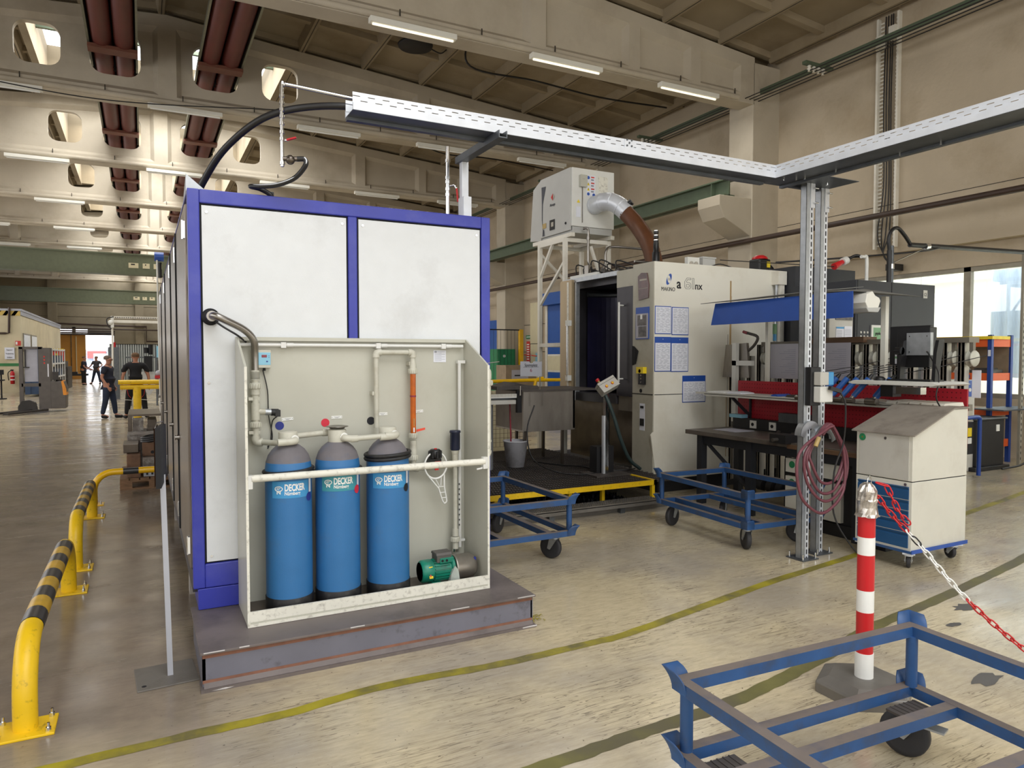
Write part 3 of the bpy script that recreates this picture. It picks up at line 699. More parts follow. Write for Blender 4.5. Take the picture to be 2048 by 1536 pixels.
b = MB('cab_edge'); b.box(CX0+.012, CY0-.002, .232, CX1-.012, CY0+.01, .29); b.box(CX0, CY0-.006, .205, CX1, CY0-.001, .222); b.use('cab_beige').box(CX0+.005, CY0-.0, .222, CX1-.005, CY0+.008, .232); b.build('front_lip', t)
YB = CY1-.03  # face of the back panel
b = MB('cab_edge'); b.cyl((CX0+.03, CY0+.01, 1.03), (CX1-.03, CY0+.01, 1.03), .021, n=16); b.build('front_bar', t)
b = MB('pvc_white'); b.box(CX0+.012, CY0-.005, .975, CX0+.035, CY0+.03, 1.05); b.box(CX1-.045, CY0-.005, .985, CX1-.012, CY0+.03, 1.06); b.cyl((CX1-.05, CY0+.0, .99), (CX1-.09, CY0, .985), .006, n=8); b.build('bar_bracket', t)
# white conduits
b = MB('pvc_white'); b.cyl((CX0+.02, YB-.03, 1.775), (CX1-.03, YB-.03, 1.775), .011, n=10)
for x in (.76, 1.35, 1.8): b.box(x-.015, YB-.045, 1.758, x+.015, YB, 1.792); b.cyl((x+.02, YB-.03, 1.775), (x+.06, YB-.03, 1.775), .014, n=10)
b.cyl((1.915, YB-.04, .40), (1.915, YB-.04, 1.665), .012, n=10); b.box(1.9, YB-.05, 1.66, 1.955, YB-.02, 1.68); b.box(1.91, YB-.05, .44, 1.95, YB-.02, .455)
b.use('ink_black')
for k in range(9): b.box(1.903, YB-.0535, .55+.035*k, 1.91, YB-.052, .562+.035*k)
b.build('white_conduit', t)
# PVC manifold
def union_(b, c, r, ax=(0, 0, 1), h=.036):
    c = Vector(c); ax = Vector(ax); b.lathe([(r*.9, -h/2), (r*1.08, -h/2+.004), (r*1.08, h/2-.004), (r*.9, h/2)], c, 20, ax)
    u, v = frame_from(ax)
    for i in range(14):
        d = u*math.cos(2*PI*i/14)+v*math.sin(2*PI*i/14); p = c+d*r*1.09
        b.bar(p-ax*h*.38, p+ax*h*.38, .006, .006, up=d)
def elbow(b, p, r, d0, d1):
    p = Vector(p); d0 = Vector(d0); d1 = Vector(d1); L = r*1.9
    pts = [p-d0*L]+[p-d0*L*(1-s_)**2+d1*L*s_**2 for s_ in (0, .25, .5, .75, 1)]+[p+d1*L]
    b.tube([p-d0*L, p-d0*L*.5, p-d0*L*.12+d1*L*.12, p+d1*L*.5, p+d1*L], r*1.35, 14)
YP = YB-.06
b = MB('pvc')
xl = .592
for (p0, p1, r) in (((xl, YP, 1.62), (xl, YP, 1.57), .026), ((xl, YP, 1.57), (xl, YP, 1.46), .021), ((xl, YP, 1.46), (xl, YP, 1.21), .019)): b.cyl(p0, p1, r, n=16)
b.lathe([(.026, 0), (.026, .05), (.02, .06)], (xl, YP, 1.565), 16)
union_(b, (xl, YP, 1.53), .03); b.cyl((xl, YP, 1.48), (xl, YP, 1.515), .027, n=16)
b.cyl((xl, YP, 1.33), (xl, YP, 1.43), .025, n=16); union_(b, (xl, YP, 1.30), .028)
b.cyl((xl, YP, 1.38), (xl+.06, YP, 1.375), .018, n=14)
for z in (1.455, 1.255): b.box(xl-.04, YP-.012, z-.009, xl+.022, YP+.06, z+.009)
elbow(b, (xl, YP, 1.195), .019, (0, 0, -1), (1, 0, 0)); b.cyl((xl+.03, YP, 1.195), (.745, 4.22, 1.2), .017, n=14)
b.build('inlet_pipe', t)
b = MB('galv'); b.cyl((xl+.055, YP, 1.375), (xl+.09, YP, 1.372), .019, n=12); b.use('black_rubber').cyl((xl+.088, YP, 1.372), (xl+.13, YP, 1.37), .021, n=12); b.box(xl+.11, YP-.02, 1.345, xl+.14, YP+.02, 1.385); b.build('flow_sensor', t)
b = MB('cable_black'); b.tube(bez([(xl+.05, YB-.02, 1.625), (xl+.075, YB-.02, 1.5), (xl+.08, YB-.02, 1.35), (xl+.1, YB-.02, 1.22), (xl+.07, YB-.03, 1.16)], 16), .0035, 6); b.tube(bez([(xl+.125, YP-.01, 1.35), (xl+.1, YB-.02, 1.31), (xl+.09, YB-.02, 1.2), (xl+.07, YB-.03, 1.15)], 12), .0035, 6); b.build('sensor_cable', t)
b = MB('steel'); b.cyl((.36, MY+.012, 1.938), (.36, 4.42, 1.938), .03, n=16)
b.tube(bez([(.36, 4.45, 1.938), (.372, 4.37, 1.938), (.42, 4.36, 1.915), (.53, 4.39, 1.86), (.583, 4.41, 1.80), (xl, YP, 1.72), (xl, YP, 1.60)], 36), .021, 16); b.build('steel_inlet_tube', t)
b = MB('gap_black'); b.lathe([(.046, 0), (.05, -.012), (.036, -.016)], (.36, MY+.004, 1.938), 24, (0, 1, 0)); b.use('cable_black').tube(bez([(.385, 4.5, 1.91), (.43, 4.47, 1.875), (.50, 4.46, 1.83), (.55, YB-.02, 1.79)], 12), .006, 6); b.build('tube_grommet', t)
# right riser of the manifold: arch, amber sight tube, unions
b = MB('pvc'); xa, xb_ = 1.328, 1.575
b.cyl((xa, YP, 1.25), (xa, YP, 1.71), .016, n=14); elbow(b, (xa, YP, 1.732), .017, (0, 0, 1), (1, 0, 0)); b.cyl((xa+.02, YP, 1.732), (xb_-.02, YP, 1.732), .016, n=14)
elbow(b, (xb_, YP, 1.732), .017, (1, 0, 0), (0, 0, -1)); b.lathe([(.017, 0), (.017, -.03), (.022, -.06), (.022, -.1)], (xb_, YP, 1.71), 16)
union_(b, (xb_, YP, 1.61), .026); union_(b, (xb_, YP, 1.185), .026); b.cyl((xb_, YP, 1.155), (xb_, YP, 1.12), .022, n=14); b.lathe([(.02, 0), (.024, -.05), (.024, -.08), (.02, -.1)], (xb_, YP, 1.13), 16); union_(b, (xb_, YP, 1.04), .028)
b.cyl((xb_, YP, 1.03), (xb_, YP, .99), .018, n=14); elbow(b, (xb_, YP, .968), .018, (0, 0, -1), (1, 0, 0)); b.cyl((xb_, YP, .968), (1.85, YP, .968), .018, n=14)
for x, z in ((xa, 1.47), (xb_, 1.66)): b.box(x-.026, YP-.002, z-.012, x-.012, YB, z+.012); b.box(x+.014, YP-.002, z-.012, x+.02, YB, z+.012)
b.build('outlet_pipe', t)
b = MB('orange_glass'); b.cyl((xb_, YP, 1.2), (xb_, YP, 1.6), .019, n=18); b.use('display_red').cyl((xb_, YP, 1.44), (xb_, YP, 1.452), .0205, n=14); b.use('gold_label').cyl((xb_, YP-.018, 1.25), (xb_, YP-.018, 1.3), .003, n=6); b.use('paper').box(xb_-.006, YP-.022, 1.21, xb_+.003, YP-.019, 1.24); b.build('sight_tube', t)
b = MB('red_tag'); b.T = Matrix.Rotation(0, 4, 'X'); b.add([(xb_+.02, YP-.01, 1.21), (xb_+.08, YP-.01, 1.222), (xb_+.08, YP-.01, 1.236), (xb_+.02, YP-.01, 1.226), (xb_+.02, YP-.006, 1.21), (xb_+.08, YP-.006, 1.222), (xb_+.08, YP-.006, 1.236), (xb_+.02, YP-.006, 1.226)], [(0, 1, 2, 3), (7, 6, 5, 4), (0, 4, 5, 1), (1, 5, 6, 2), (2, 6, 7, 3), (3, 7, 4, 0)]); b.T = None; b.build('red_tag', t)
# pump riser with filter, valve
b = MB('pvc'); xr = 1.865; yr = YB-.08
b.cyl((xr, yr, .49), (xr, yr, .98), .016, n=14); b.cyl((xr, yr, .98), (xr, yr, 1.05), .02, n=14); b.lathe([(.02, 0), (.026, .02), (.026, .03)], (xr, yr, 1.045), 16); union_(b, (xr, yr, .468), .027); b.cyl((xr, yr, .39), (xr, yr, .45), .02, n=14); b.cyl((xr, yr, .49), (xr, yr, .54), .021, n=14)
b.use('chrome').cyl((xr, yr, .385), (xr, yr, .405), .021, n=12); b.use('pvc').lathe([(.045, 0), (.045, .012)], (xr+.0, yr, .985), 18)
b.build('riser_pipe', t)
b = MB('navy_plastic'); b.lathe([(.03, 0), (.034, .01), (.034, .115), (.038, .118), (.038, .13), (.034, .134), (.01, .135)], (xr, yr, 1.075), 22); b.build('filter_cartridge', t)
b = MB('black_plastic'); xv = 1.715; yv = YP-.03
b.box(xv-.045, yv-.03, .985, xv+.035, yv+.04, 1.03); b.lathe([(.02, 0), (.042, .01), (.042, .05), (.03, .062), (.012, .062)], (xv, yv-.005, 1.03), 22)
for i in range(8): a = PI/4*i; b.cyl((xv+.04*math.cos(a), yv-.005+.04*math.sin(a), 1.035), (xv+.04*math.cos(a), yv-.005+.04*math.sin(a), 1.08), .009, n=8)
b.use('red_gloss').cyl((xv, yv-.01, 1.09), (xv, yv-.01, 1.098), .01, n=10); b.box(xv-.012, yv-.034, .998, xv+.026, yv-.029, 1.014); b.box(xv-.01, yv-.03, .955, xv+.015, yv-.02, .985)
b.build('valve_head', t)
# control box
b = MB('pvc'); b.box(.575, YB-.045, 1.638, .685, YB, 1.745); b.use('display_blue').box(.583, YB-.047, 1.655, .683, YB-.044, 1.73); b.use('display_red').box(.632, YB-.049, 1.70, .662, YB-.046, 1.716); b.use('dot_blue').box(.658, YB-.049, 1.672, .668, YB-.046, 1.68)
b.box(.672, YB-.049, 1.708, .676, YB-.046, 1.712); b.box(.672, YB-.049, 1.698, .676, YB-.046, 1.702); b.use('ink_black').cyl((.65, YB-.02, 1.638), (.65, YB-.02, 1.62), .008, n=8); b.build('control_box', t, .003)
# dots, name tags, rating label
for x, z, m in ((.738, 1.283, 'dot_blue'), (1.015, 1.29, 'dot_red'), (1.308, 1.29, 'dot_black')):
    b = MB(m); b.cyl((x, YB-.0005, z), (x, YB-.0025, z), .026, n=24); b.build('dot_sticker', t)
for x, z, a in ((.785, 1.323, .06), (1.087, 1.322, 0), (1.385, 1.332, 0), (1.632, 1.34, .05)):
    b = MB('white_paint'); b.T = Matrix.Translation((x, YB-.002, z)) @ Matrix.Rotation(-a, 4, 'Y'); b.box(-.034, -.001, -.009, .034, .001, .009); b.use('ink_black').box(-.018, -.0016, .001, .02, -.001, .0025); b.box(-.01, -.0016, -.005, .01, -.001, -.0035); b.cyl((-.029, -.0016, 0), (-.029, -.001, 0), .002, n=6); b.cyl((.029, -.0016, 0), (.029, -.001, 0), .002, n=6); b.T = None; b.build('name_tag', t)
b = MB('paper'); b.box(1.742, YB-.003, 1.668, 1.832, YB-.0005, 1.748); b.use('paper_ink')
for k in range(8): b.box(1.75, YB-.0036, 1.678+k*.0085, 1.80+.025*((k*7) % 2), YB-.003, 1.6795+k*.0085)
pl = b.build('rating_label', t); text('CE', 'label_text', pl, (1.748, YB-.0036, 1.733), .014, 'ink_black')
b = MB('paper'); b.box(CX1-.0135, 4.30, 1.66, CX1-.0125, 4.4, 1.74)
# outer riser at the right side of the cabinet
b = MB('pvc'); xo = CX1+.022; yo = CY0+.05
b.tube(bez([(CX1-.0, yo, 1.615), (xo-.006, yo, 1.615), (xo, yo, 1.6), (xo, yo, 1.56)], 8), .016, 12); union_(b, (xo, yo, 1.535), .021); b.cyl((xo, yo, 1.09), (xo, yo, 1.56), .0125, n=12); b.box(CX1, yo-.008, 1.15, xo+.014, yo+.008, 1.163); elbow(b, (xo, yo, 1.07), .0125, (0, 0, -1), (-1, 0, 0)); b.build('outer_riser', t)
b = MB('steel'); b.tube([(CX1-.0, yo+.03, 1.66), (CX1+.09, yo+.03, 1.67), (CX1+.11, yo+.03, 1.672)], .003, 6); b.build('wire_tail', t)
# white filter wrench hanging on the valve
b = MB('white_paint'); wc = (1.715, YP-.045, .985)
b.tube([(wc[0]+.078*math.cos(a*PI/16), wc[1], wc[2]+.088*math.sin(a*PI/16)) for a in range(32)], .006, 8, closed=True)
L1 = [(1.665, wc[1], .915), (1.735, wc[1], .83), (1.762, wc[1], .745), (1.775, wc[1], .725), (1.785, wc[1], .73)]; L2 = [(1.775, wc[1], .925), (1.775, wc[1], .84), (1.79, wc[1], .76), (1.793, wc[1], .74), (1.785, wc[1], .73)]
b.tube(L1, .005, 8); b.tube(L2, .005, 8)
for z, x0, x1 in ((.84, 1.728, 1.775), (.80, 1.745, 1.783), (.765, 1.756, 1.789)): b.tube([(x0, wc[1], z), (x1, wc[1], z)], .003, 6)
b.tube([(1.71, wc[1], .9), (1.74, wc[1], .845)], .003, 6); b.tube([(1.755, wc[1], .91), (1.75, wc[1], .845)], .003, 6)
single(b, 'filter_wrench', 'white plastic ring wrench hanging on the black valve head', 'wrench')
# ------------------------------------------------------------------ three tanks
def tank(x, dot, teal, head, ring_z, rings, label, lbl_z):
    y = 4.27; r = .1315
    t = thing('water_tank', label, 'tank', (x, y, .222), 'three blue water softener tanks')
    b = MB('tank_blue'); b.lathe([(r, .30), (r, 1.045), (r*.995, 1.06)], (x, y, 0), 40); b.lathe([(r*.995, 1.06), (r*.96, 1.095)], (x, y, 0), 40)
    b.use('tank_dust').lathe([(r*.96, 1.095), (r*.86, 1.135), (r*.7, 1.165), (r*.5, 1.187), (r*.36, 1.197)], (x, y, 0), 40); tb = b.build('shell', t)
    b = MB('black_base'); b.lathe([(r*.97, .223), (r*1.03, .24), (r*1.035, .315), (r*1.02, .318)], (x, y, 0), 40); b.build('foot_boot', t)
    b = MB('black_rubber')
    for k in range(rings): b.tube([(x+(r+.004)*math.cos(2*PI*i/40), y+(r+.004)*math.sin(2*PI*i/40), ring_z-.022*k+.008*math.cos(2*PI*i/40)) for i in range(40)], .012, 8, closed=True)
    b.build('rubber_ring', t)
    b = MB('pvc'); b.lathe([(.052, 1.19), (.054, 1.2), (.054, 1.262), (.05, 1.268), (.01, 1.27)], (x, y, 0), 28)
    b.use('white_paint').lathe([(.026, 0), (.026, .004)], (x+.028, y-.05, 1.225), 18, (.35, -.9, 0))
    b.use('pvc').tube(bez([(x+.02, y-.03, 1.222), (x+.03, y-.065, 1.22), (x+.03+(.03 if head else -.03), y-.075, 1.216), (x+.03+(.07 if head else -.1), y-.075, 1.214)], 12), .021, 12)
    b.build('head_fitting', t)
    # round the front: blue brand sticker with lettering, wrapped on the shell
    va = -90-math.degrees(math.atan2(x, y)); a0 = math.radians(va-42); a1 = math.radians(va+54); z0, z1 = lbl_z-.085, lbl_z+.01
    n = 14; rr = r+.0012
    b = MB('sticker_teal' if teal else 'sticker_blue'); V = []
    for i in range(n+1):
        a = a0+(a1-a0)*i/n; V += [(x+rr*math.cos(a), y+rr*math.sin(a), z0), (x+rr*math.cos(a), y+rr*math.sin(a), z1)]
    b.add(V, [(2*i, 2*i+2, 2*i+3, 2*i+1) for i in range(n)], True); st = b.build('brand_sticker', t)
    text('DECKER', 'brand_lettering', st, (0, 0, 0), .054, 'white_paint', wrap=(x, y, r+.0015, math.radians(va-10), z0+.042), bold=.0018, xs=.58, ext=.0006)
    text('N\u00fcrnberg', 'brand_lettering', st, (0, 0, 0), .028, 'white_paint', wrap=(x, y, r+.0015, math.radians(va-10), z0+.018), bold=.0006, xs=.8, ext=.0006)
    # round monogram emblem
    b = MB('white_paint')
    def W(a_, z): a = math.radians(va-24)+a_/r*1.25; q = r+.0026; return (x+q*math.cos(a), y+q*math.sin(a), z0+.048+z)
    b.tube([W(.017*math.cos(2*PI*i/18), .0135*math.sin(2*PI*i/18)+.006) for i in range(18)], .0028, 6, closed=True)
    b.tube([W(.008, .01), W(-.004, .012), W(-.009, .006), W(-.002, .002), W(.003, .004)], .0022, 6)
    for dx in (-.007, .007): b.tube([W(dx, -.004), W(dx, -.024)], .003, 6)
    b.tube([W(-.007, -.006), W(.007, -.022)], .0026, 6); b.build('emblem', st)
    # narrow white side sticker and coloured dot
    b = MB('paper'); V = []
    for i in range(3):
        a = math.radians(va+57+i*5); V += [(x+rr*math.cos(a), y+rr*math.sin(a), z0+.02), (x+rr*math.cos(a), y+rr*math.sin(a), z1+.01)]
    b.add(V, [(0, 2, 3, 1), (2, 4, 5, 3)], True); b.build('side_sticker', t)
    b = MB(dot); ad = math.radians(va+57); zc = z0-.005 if dot != 'dot_red' else z0-.0; V = [(x+(r+.002)*math.cos(ad), y+(r+.002)*math.sin(ad), zc)]
    for i in range(20):
        a = ad+.024*math.cos(2*PI*i/20)/r; V.append((x+(r+.002)*math.cos(a), y+(r+.002)*math.sin(a), zc+.026*math.sin(2*PI*i/20)))
    b.add(V, [(0, i+1, (i+1) % 20+1) for i in range(20)]); b.build('dot_sticker', t)
    return t
t1 = tank(.748, 'dot_blue', False, False, 1.045, 2, 'left one of the three blue tanks, with a dark blue dot sticker', .985)
t2 = tank(1.035, 'dot_red', True, True, 1.025, 1, 'middle blue tank, with a red dot sticker and a tin lid on its head', 1.0)
t3 = tank(1.348, 'dot_black', False, False, 1.105, 2, 'right one of the three blue tanks, with a double black ring high on its dome', .99)
b = MB('steel'); b.lathe([(.0, .003), (.04, .0), (.05, .012), (.066, .014), (.066, .017), (.05, .02), (.03, .014), (0, .013)], (1.035, 4.27, 1.27), 28); single(b, 'tin_lid', 'round tin lid lying on the head of the middle tank', 'lid')
b = MB('pvc'); b.cyl((.79, 4.30, 1.235), (.985, 4.33, 1.245), .0165, n=14); b.cyl((.96, 4.325, 1.244), (.99, 4.33, 1.245), .021, n=14); single(b, 'link_pipe', 'grey plastic pipe between the heads of the left and middle tank', 'pipe')
b = MB('pvc'); b.cyl((1.12, 4.195, 1.214), (1.33, 4.195, 1.222), .0165, n=14); b.cyl((1.1, 4.195, 1.213), (1.14, 4.195, 1.214), .021, n=14); b.tube(bez([(1.31, 4.195, 1.221), (1.36, 4.195, 1.222), (1.385, 4.21, 1.224), (1.39, 4.24, 1.225)], 8), .021, 12); single(b, 'link_pipe', 'grey plastic pipe between the heads of the middle and right tank', 'pipe')
# ------------------------------------------------------------------ pump
t = thing('water_pump', 'green electric pump with steel housing at the right foot of the tank cabinet', 'pump', (1.75, 4.28, .222))
ax = Vector((1, 0, .0)); py = 4.27; pz = .325
b = MB('pump_green'); b.lathe([(.062, 0), (.072, .01), (.074, .07), (.068, .08)], (1.555, py, pz), 28, ax)
b.cyl((1.635, py, pz), (1.76, py, pz), .062, n=28)
for i in range(20):
    a = 2*PI*i/20; b.bar((1.64, py+.066*math.cos(a), pz+.066*math.sin(a)), (1.745, py+.066*math.cos(a), pz+.066*math.sin(a)), .005, .014, up=(0, math.cos(a), math.sin(a)))
b.lathe([(.07, 0), (.084, .006), (.084, .02), (.07, .024)], (1.755, py, pz), 28, ax); b.box(1.62, py-.06, .235, 1.68, py+.06, .26)
b.build('motor', t)
b = MB('black_plastic'); b.lathe([(.0, 0), (.058, .0)], (1.553, py, pz), 24, ax); b.build('fan_grille', t)
b = MB('pump_grey'); b.box(1.655, py-.05, pz+.055, 1.755, py+.045, pz+.1); b.prism([(py-.055, pz+.1), (py+.05, pz+.1), (py+.04, pz+.118), (py-.045, pz+.118)], 'x', 1.65, 1.76); b.use('pump_green').box(1.675, py-.056, pz+.05, 1.77, py-.045, pz+.085)
b.use('gap_black').cyl((1.69, py-.056, pz+.068), (1.69, py-.06, pz+.068), .008, n=10); b.cyl((1.72, py-.056, pz+.068), (1.72, py-.06, pz+.068), .008, n=10); b.build('terminal_box', t, .004)
b = MB('sticker_blue'); b.use('warn_yellow')
V = []
for i in range(5): a = math.radians(-150+i*12); V += [(1.598, py+.0755*math.cos(a)*1.0, pz+.0755*math.sin(-a-PI)*-1.0 if False else pz-.0755*math.sin(a+PI)), (1.622, py+.0755*math.cos(a), pz-.0755*math.sin(a+PI))]
b.add([(1.595, py-.0745, pz-.03), (1.62, py-.0745, pz-.03), (1.62, py-.062, pz+.043), (1.595, py-.062, pz+.043)], [(0, 1, 2, 3)]); b.use('red_tag').add([(1.6, py-.0755, pz-.02), (1.607, py-.0755, pz-.02), (1.607, py-.064, pz+.036), (1.6, py-.064, pz+.036)], [(0, 1, 2, 3)]); b.build('warning_sticker', t)
b = MB('stainless'); b.lathe([(.08, 0), (.085, .004), (.082, .01), (.082, .12), (.07, .135), (.06, .15), (.03, .155)], (1.785, py, pz), 28, ax); b.use('chrome').lathe([(.02, 0), (.02, .012)], (1.935, py, pz), 12, ax); b.build('pump_housing', t)
b = MB('dot_blue'); b.box(1.915, py-.05, pz-.02, 1.93, py-.02, pz+.06); b.build('blue_label', t)
b = MB('limescale'); b.add([(1.735, py-.07, .232), (1.80, py-.09, .24), (1.79, py-.083, .33), (1.765, py-.088, .36), (1.74, py-.082, .30), (1.735, py-.04, .232), (1.80, py-.05, .24), (1.79, py-.05, .33), (1.765, py-.05, .36), (1.74, py-.05, .30)], [(0, 1, 2, 3, 4), (0, 5, 6, 1), (1, 6, 7, 2), (2, 7, 8, 3), (3, 8, 9, 4), (4, 9, 5, 0)]); b.use('pump_grey').box(1.65, py-.09, .222, 1.86, py+.08, .235); b.build('foot_plate', t)
b = MB('chip_gold')
for i in range(26):
    x, y = 2.24+random.gauss(0, .035), 3.98+random.gauss(0, .03); a = random.random()*6; b.tube([(x, y, .004), (x+.015*math.cos(a), y+.015*math.sin(a), .012), (x+.02*math.cos(a+1), y+.02*math.sin(a+1), .005)], .0018, 4)
single(b, 'metal_shavings', 'small heap of brass-yellow shavings on the floor right of the steel platform', 'shavings', kind='stuff')
# ------------------------------------------------------------------ pipes and hose on top of the machine
t = thing('air_line', 'thin steel pipe with red valve handle and brass joint above the blue framed machine', 'pipe', (.75, 4.4, 2.75))
b = MB('chrome'); yy = 4.36
b.tube(bez([(1.16, 4.3, 3.262), (.80, yy, 3.30), (.765, yy, 3.295), (.75, yy, 3.27), (.75, yy, 2.82)], 26), .0105, 10)
for z in (3.23, 3.19, 3.15, 3.11, 3.07, 3.02, 2.98, 2.84): b.cyl((.75, yy, z-.008), (.75, yy, z+.008), .015, n=10)
b.build('tube', t)
b = MB('steel_dark'); b.sphere((.795, yy, 2.865), .028); b.cyl((.75, yy, 2.865), (.84, yy, 2.875), .014, n=10); b.build('brass_joint', t)
b = MB('red_gloss'); b.bar((.775, yy-.01, 2.975), (.825, yy-.03, 2.99), .02, .008); b.use('chrome').cyl((.75, yy, 2.975), (.785, yy, 2.975), .006, n=8); b.build('valve_handle', t)
b = MB('galv_bright'); hp = bez([(.835, yy, 2.875), (.875, yy-.01, 2.875), (.88, yy-.01, 2.84), (.83, yy+.05, 2.775), (.74, yy+.1, 2.735), (.645, yy+.15, 2.725), (.60, yy+.22, 2.735), (.66, yy+.26, 2.735), (.72, yy+.24, 2.70), (.722, 4.62, 2.68)], 54)
b.use('cable_black').tube(hp, .015, 10); b.use('galv_bright').tube([p+Vector((0, -.013, .006)) for p in hp[6:40]], .0045, 6); b.build('flexible_hose', t)
b = MB('galv_dark'); b.cyl((.722, 4.62, 2.66), (.722, 4.62, 2.72), .02, n=10); b.build('hose_stub', t)
t = thing('riser_pipe', 'steel riser pipe with a hanging red lever on top of the blue framed machine', 'pipe', (1.95, 4.75, 2.68))
b = MB('chrome'); b.cyl((1.955, 4.75, 2.68), (1.955, 4.75, 3.2), .0145, n=12)
for z in (3.1, 2.98, 2.95, 2.9, 2.86): b.cyl((1.955, 4.75, z-.01), (1.955, 4.75, z+.01), .019, n=12)
b.build('tube', t)
b = MB('chrome'); b.tube([(1.955, 4.75, 2.92), (1.995, 4.73, 2.93), (2.012, 4.72, 2.9)], .006, 8); b.use('red_gloss').bar((2.012, 4.72, 2.905), (2.02, 4.715, 2.81), .012, .012); b.build('lever', t)
pipe('supply_cable', bez([(.30, 4.95, 2.66), (.36, 4.85, 2.8), (.47, 4.68, 2.97), (.66, 4.48, 3.12), (.9, 4.4, 3.2), (1.2, 4.3, 3.215), (1.6, 4.3, 3.2)], 40), .021, 'cable_black', 'thick black cable arching from the blue machine up into the cable tray', 'cable', n=12)
t = thing('tray_support', 'square steel support post on the blue machine carrying the cable tray', 'post', (2.1, 4.68, 2.68))
b = MB('galv_bright'); b.box(2.02, 4.64, 2.68, 2.07, 4.69, 3.08); b.build('post', t, .003)
b = MB('galv_bright'); b.box(2.015, 4.6, 2.68, 2.075, 4.7, 2.83); b.build('splice_sleeve', t, .003)
b = MB('galv_dark'); b.box(2.0, 4.02, 3.082, 2.006, 4.72, 3.122); b.box(2.054, 4.02, 3.082, 2.06, 4.72, 3.122); b.box(2.0, 4.02, 3.076, 2.06, 4.72, 3.083); b.build('cross_arm', t)
# ------------------------------------------------------------------ cable tray
def traysect(x0, y0, x1, y1, along, z=3.126, wd=.16):
    b = MB('galv_bright')
    L = (x1-x0) if along == 'x' else (y1-y0)
    def B(a0, a1, c0, c1, z0, z1):   # a along, c across
        if along == 'x': b.box(x0+a0, y0+c0, z0, x0+a1, y0+c1, z1)
        else: b.box(x0+c0, y0+a0, z0, x0+c1, y0+a1, z1)
    for c in (0, wd-.003):   # slotted side walls as real strips with slots
        s0 = z+.038; zs = [s0, s0+.016, s0+.021, s0+.042, s0+.047, s0+.066]
        B(0, L, c, c+.003, zs[0], zs[1]); B(0, L, c, c+.003, zs[2], zs[3]); B(0, L, c, c+.003, zs[4], zs[5])
        p = .088; k = 0
        while k*p < L:
            for r_, off in ((1, 0), (3, .044)):
                a = k*p+off
                if a+.046 < L: B(a, a+.046, c, c+.003, zs[r_], zs[r_+1])
            k += 1
    B(0, L, -.012, .0, z, z+.041); B(0, L, wd, wd+.012, z, z+.041)
    b.use('galv_dark'); B(0, L, -.01, wd, z-.002, z+.003); B(0, L, wd-.04, wd, z-.022, z)
    return b
t = thing('cable_tray', 'long slotted galvanised cable tray with a corner, starting above the blue framed machine', 'cable tray', (3, 4.2, 3.1))
b = traysect(1.1, 4.1, 4.5, 4.26, 'x'); b.build('tray_run', t)
b = traysect(4.5, -1.5, 4.76, 4.26, 'y', wd=.26); b.build('tray_run', t)
b = MB('galv_dark'); b.box(4.76, 3.9, 3.14, 5.24, 4.26, 3.144); b.box(4.5, 4.1, 3.13, 4.76, 4.26, 3.135); b.box(4.76, 4.22, 3.12, 5.24, 4.26, 3.16)
b.use('chrome')
for x, y in ((4.62, 4.0), (4.66, 3.95), (4.7, 3.7), (4.72, 3.2), (4.7, 2.9), (4.98, 4.0), (4.55, 4.06)): b.cyl((x, y, 3.105), (x, y, 3.13), .008, n=8)
b.build('tray_corner', t)
b = MB('galv_bright'); b.box(3.02, 4.094, 3.165, 3.1, 4.099, 3.228)
for dx, dz in ((.02, .01), (.06, .01), (.04, .03), (.02, .05), (.06, .05)): b.use('galv_dark').cyl((3.02+dx, 4.09, 3.175+dz), (3.02+dx, 4.1, 3.175+dz), .007, n=8)
b.build('splice_plate', t)
# two slotted support posts with hose holders
def slotpost(x, y, label):
    t = thing('tray_post', label, 'post', (x, y, 0), 'slotted posts under the cable tray')
    b = MB('galv'); h = 3.14
    b.box(x-.045, y-.03, 0.01, x+.0, y-.027, h); b.box(x-.045, y+.027, .01, x+.0, y+.03, h); b.box(x-.045, y-.03, .01, x-.042, y+.03, h)
    b.use('galv_bright').box(x, y-.03, .01, x+.012, y-.0295, h); b.box(x+.026, y-.03, .01, x+.04, y-.0295, h)
    z = .02
    while z < h: b.box(x+.012, y-.03, z, x+.026, y-.0295, z+.02); z += .06
    b.use('gap_black').box(x+.0, y-.026, .02, x+.038, y-.024, h-.02)
    b.use('galv').box(x, y+.027, .01, x+.04, y+.03, h)
    b.build('upright', t)
    b = MB('galv_dark'); b.box(x-.09, y-.09, 0, x+.1, y+.09, .01); b.use('chrome')
    for dx, dy in ((-.07, -.07), (.08, -.07), (-.07, .07), (.08, .07)): b.cyl((x+dx, y+dy, .01), (x+dx, y+dy, .055), .008, n=8)
    b.build('base_plate', t)
    b = MB('galv_bright'); b.box(x+.0, y-.036, h-.2, x+.05, y-.03, h-.0); b.use('chrome')
    for z in (h-.04, h-.16): b.cyl((x+.03, y-.05, z), (x+.07, y-.05, z), .007, n=8)
    b.build('top_clip', t)
slotpost(4.93, 4.15, 'left one of the two slotted steel posts under the cable tray corner')
slotpost(5.19, 4.22, 'right one of the two slotted steel posts under the cable tray corner')
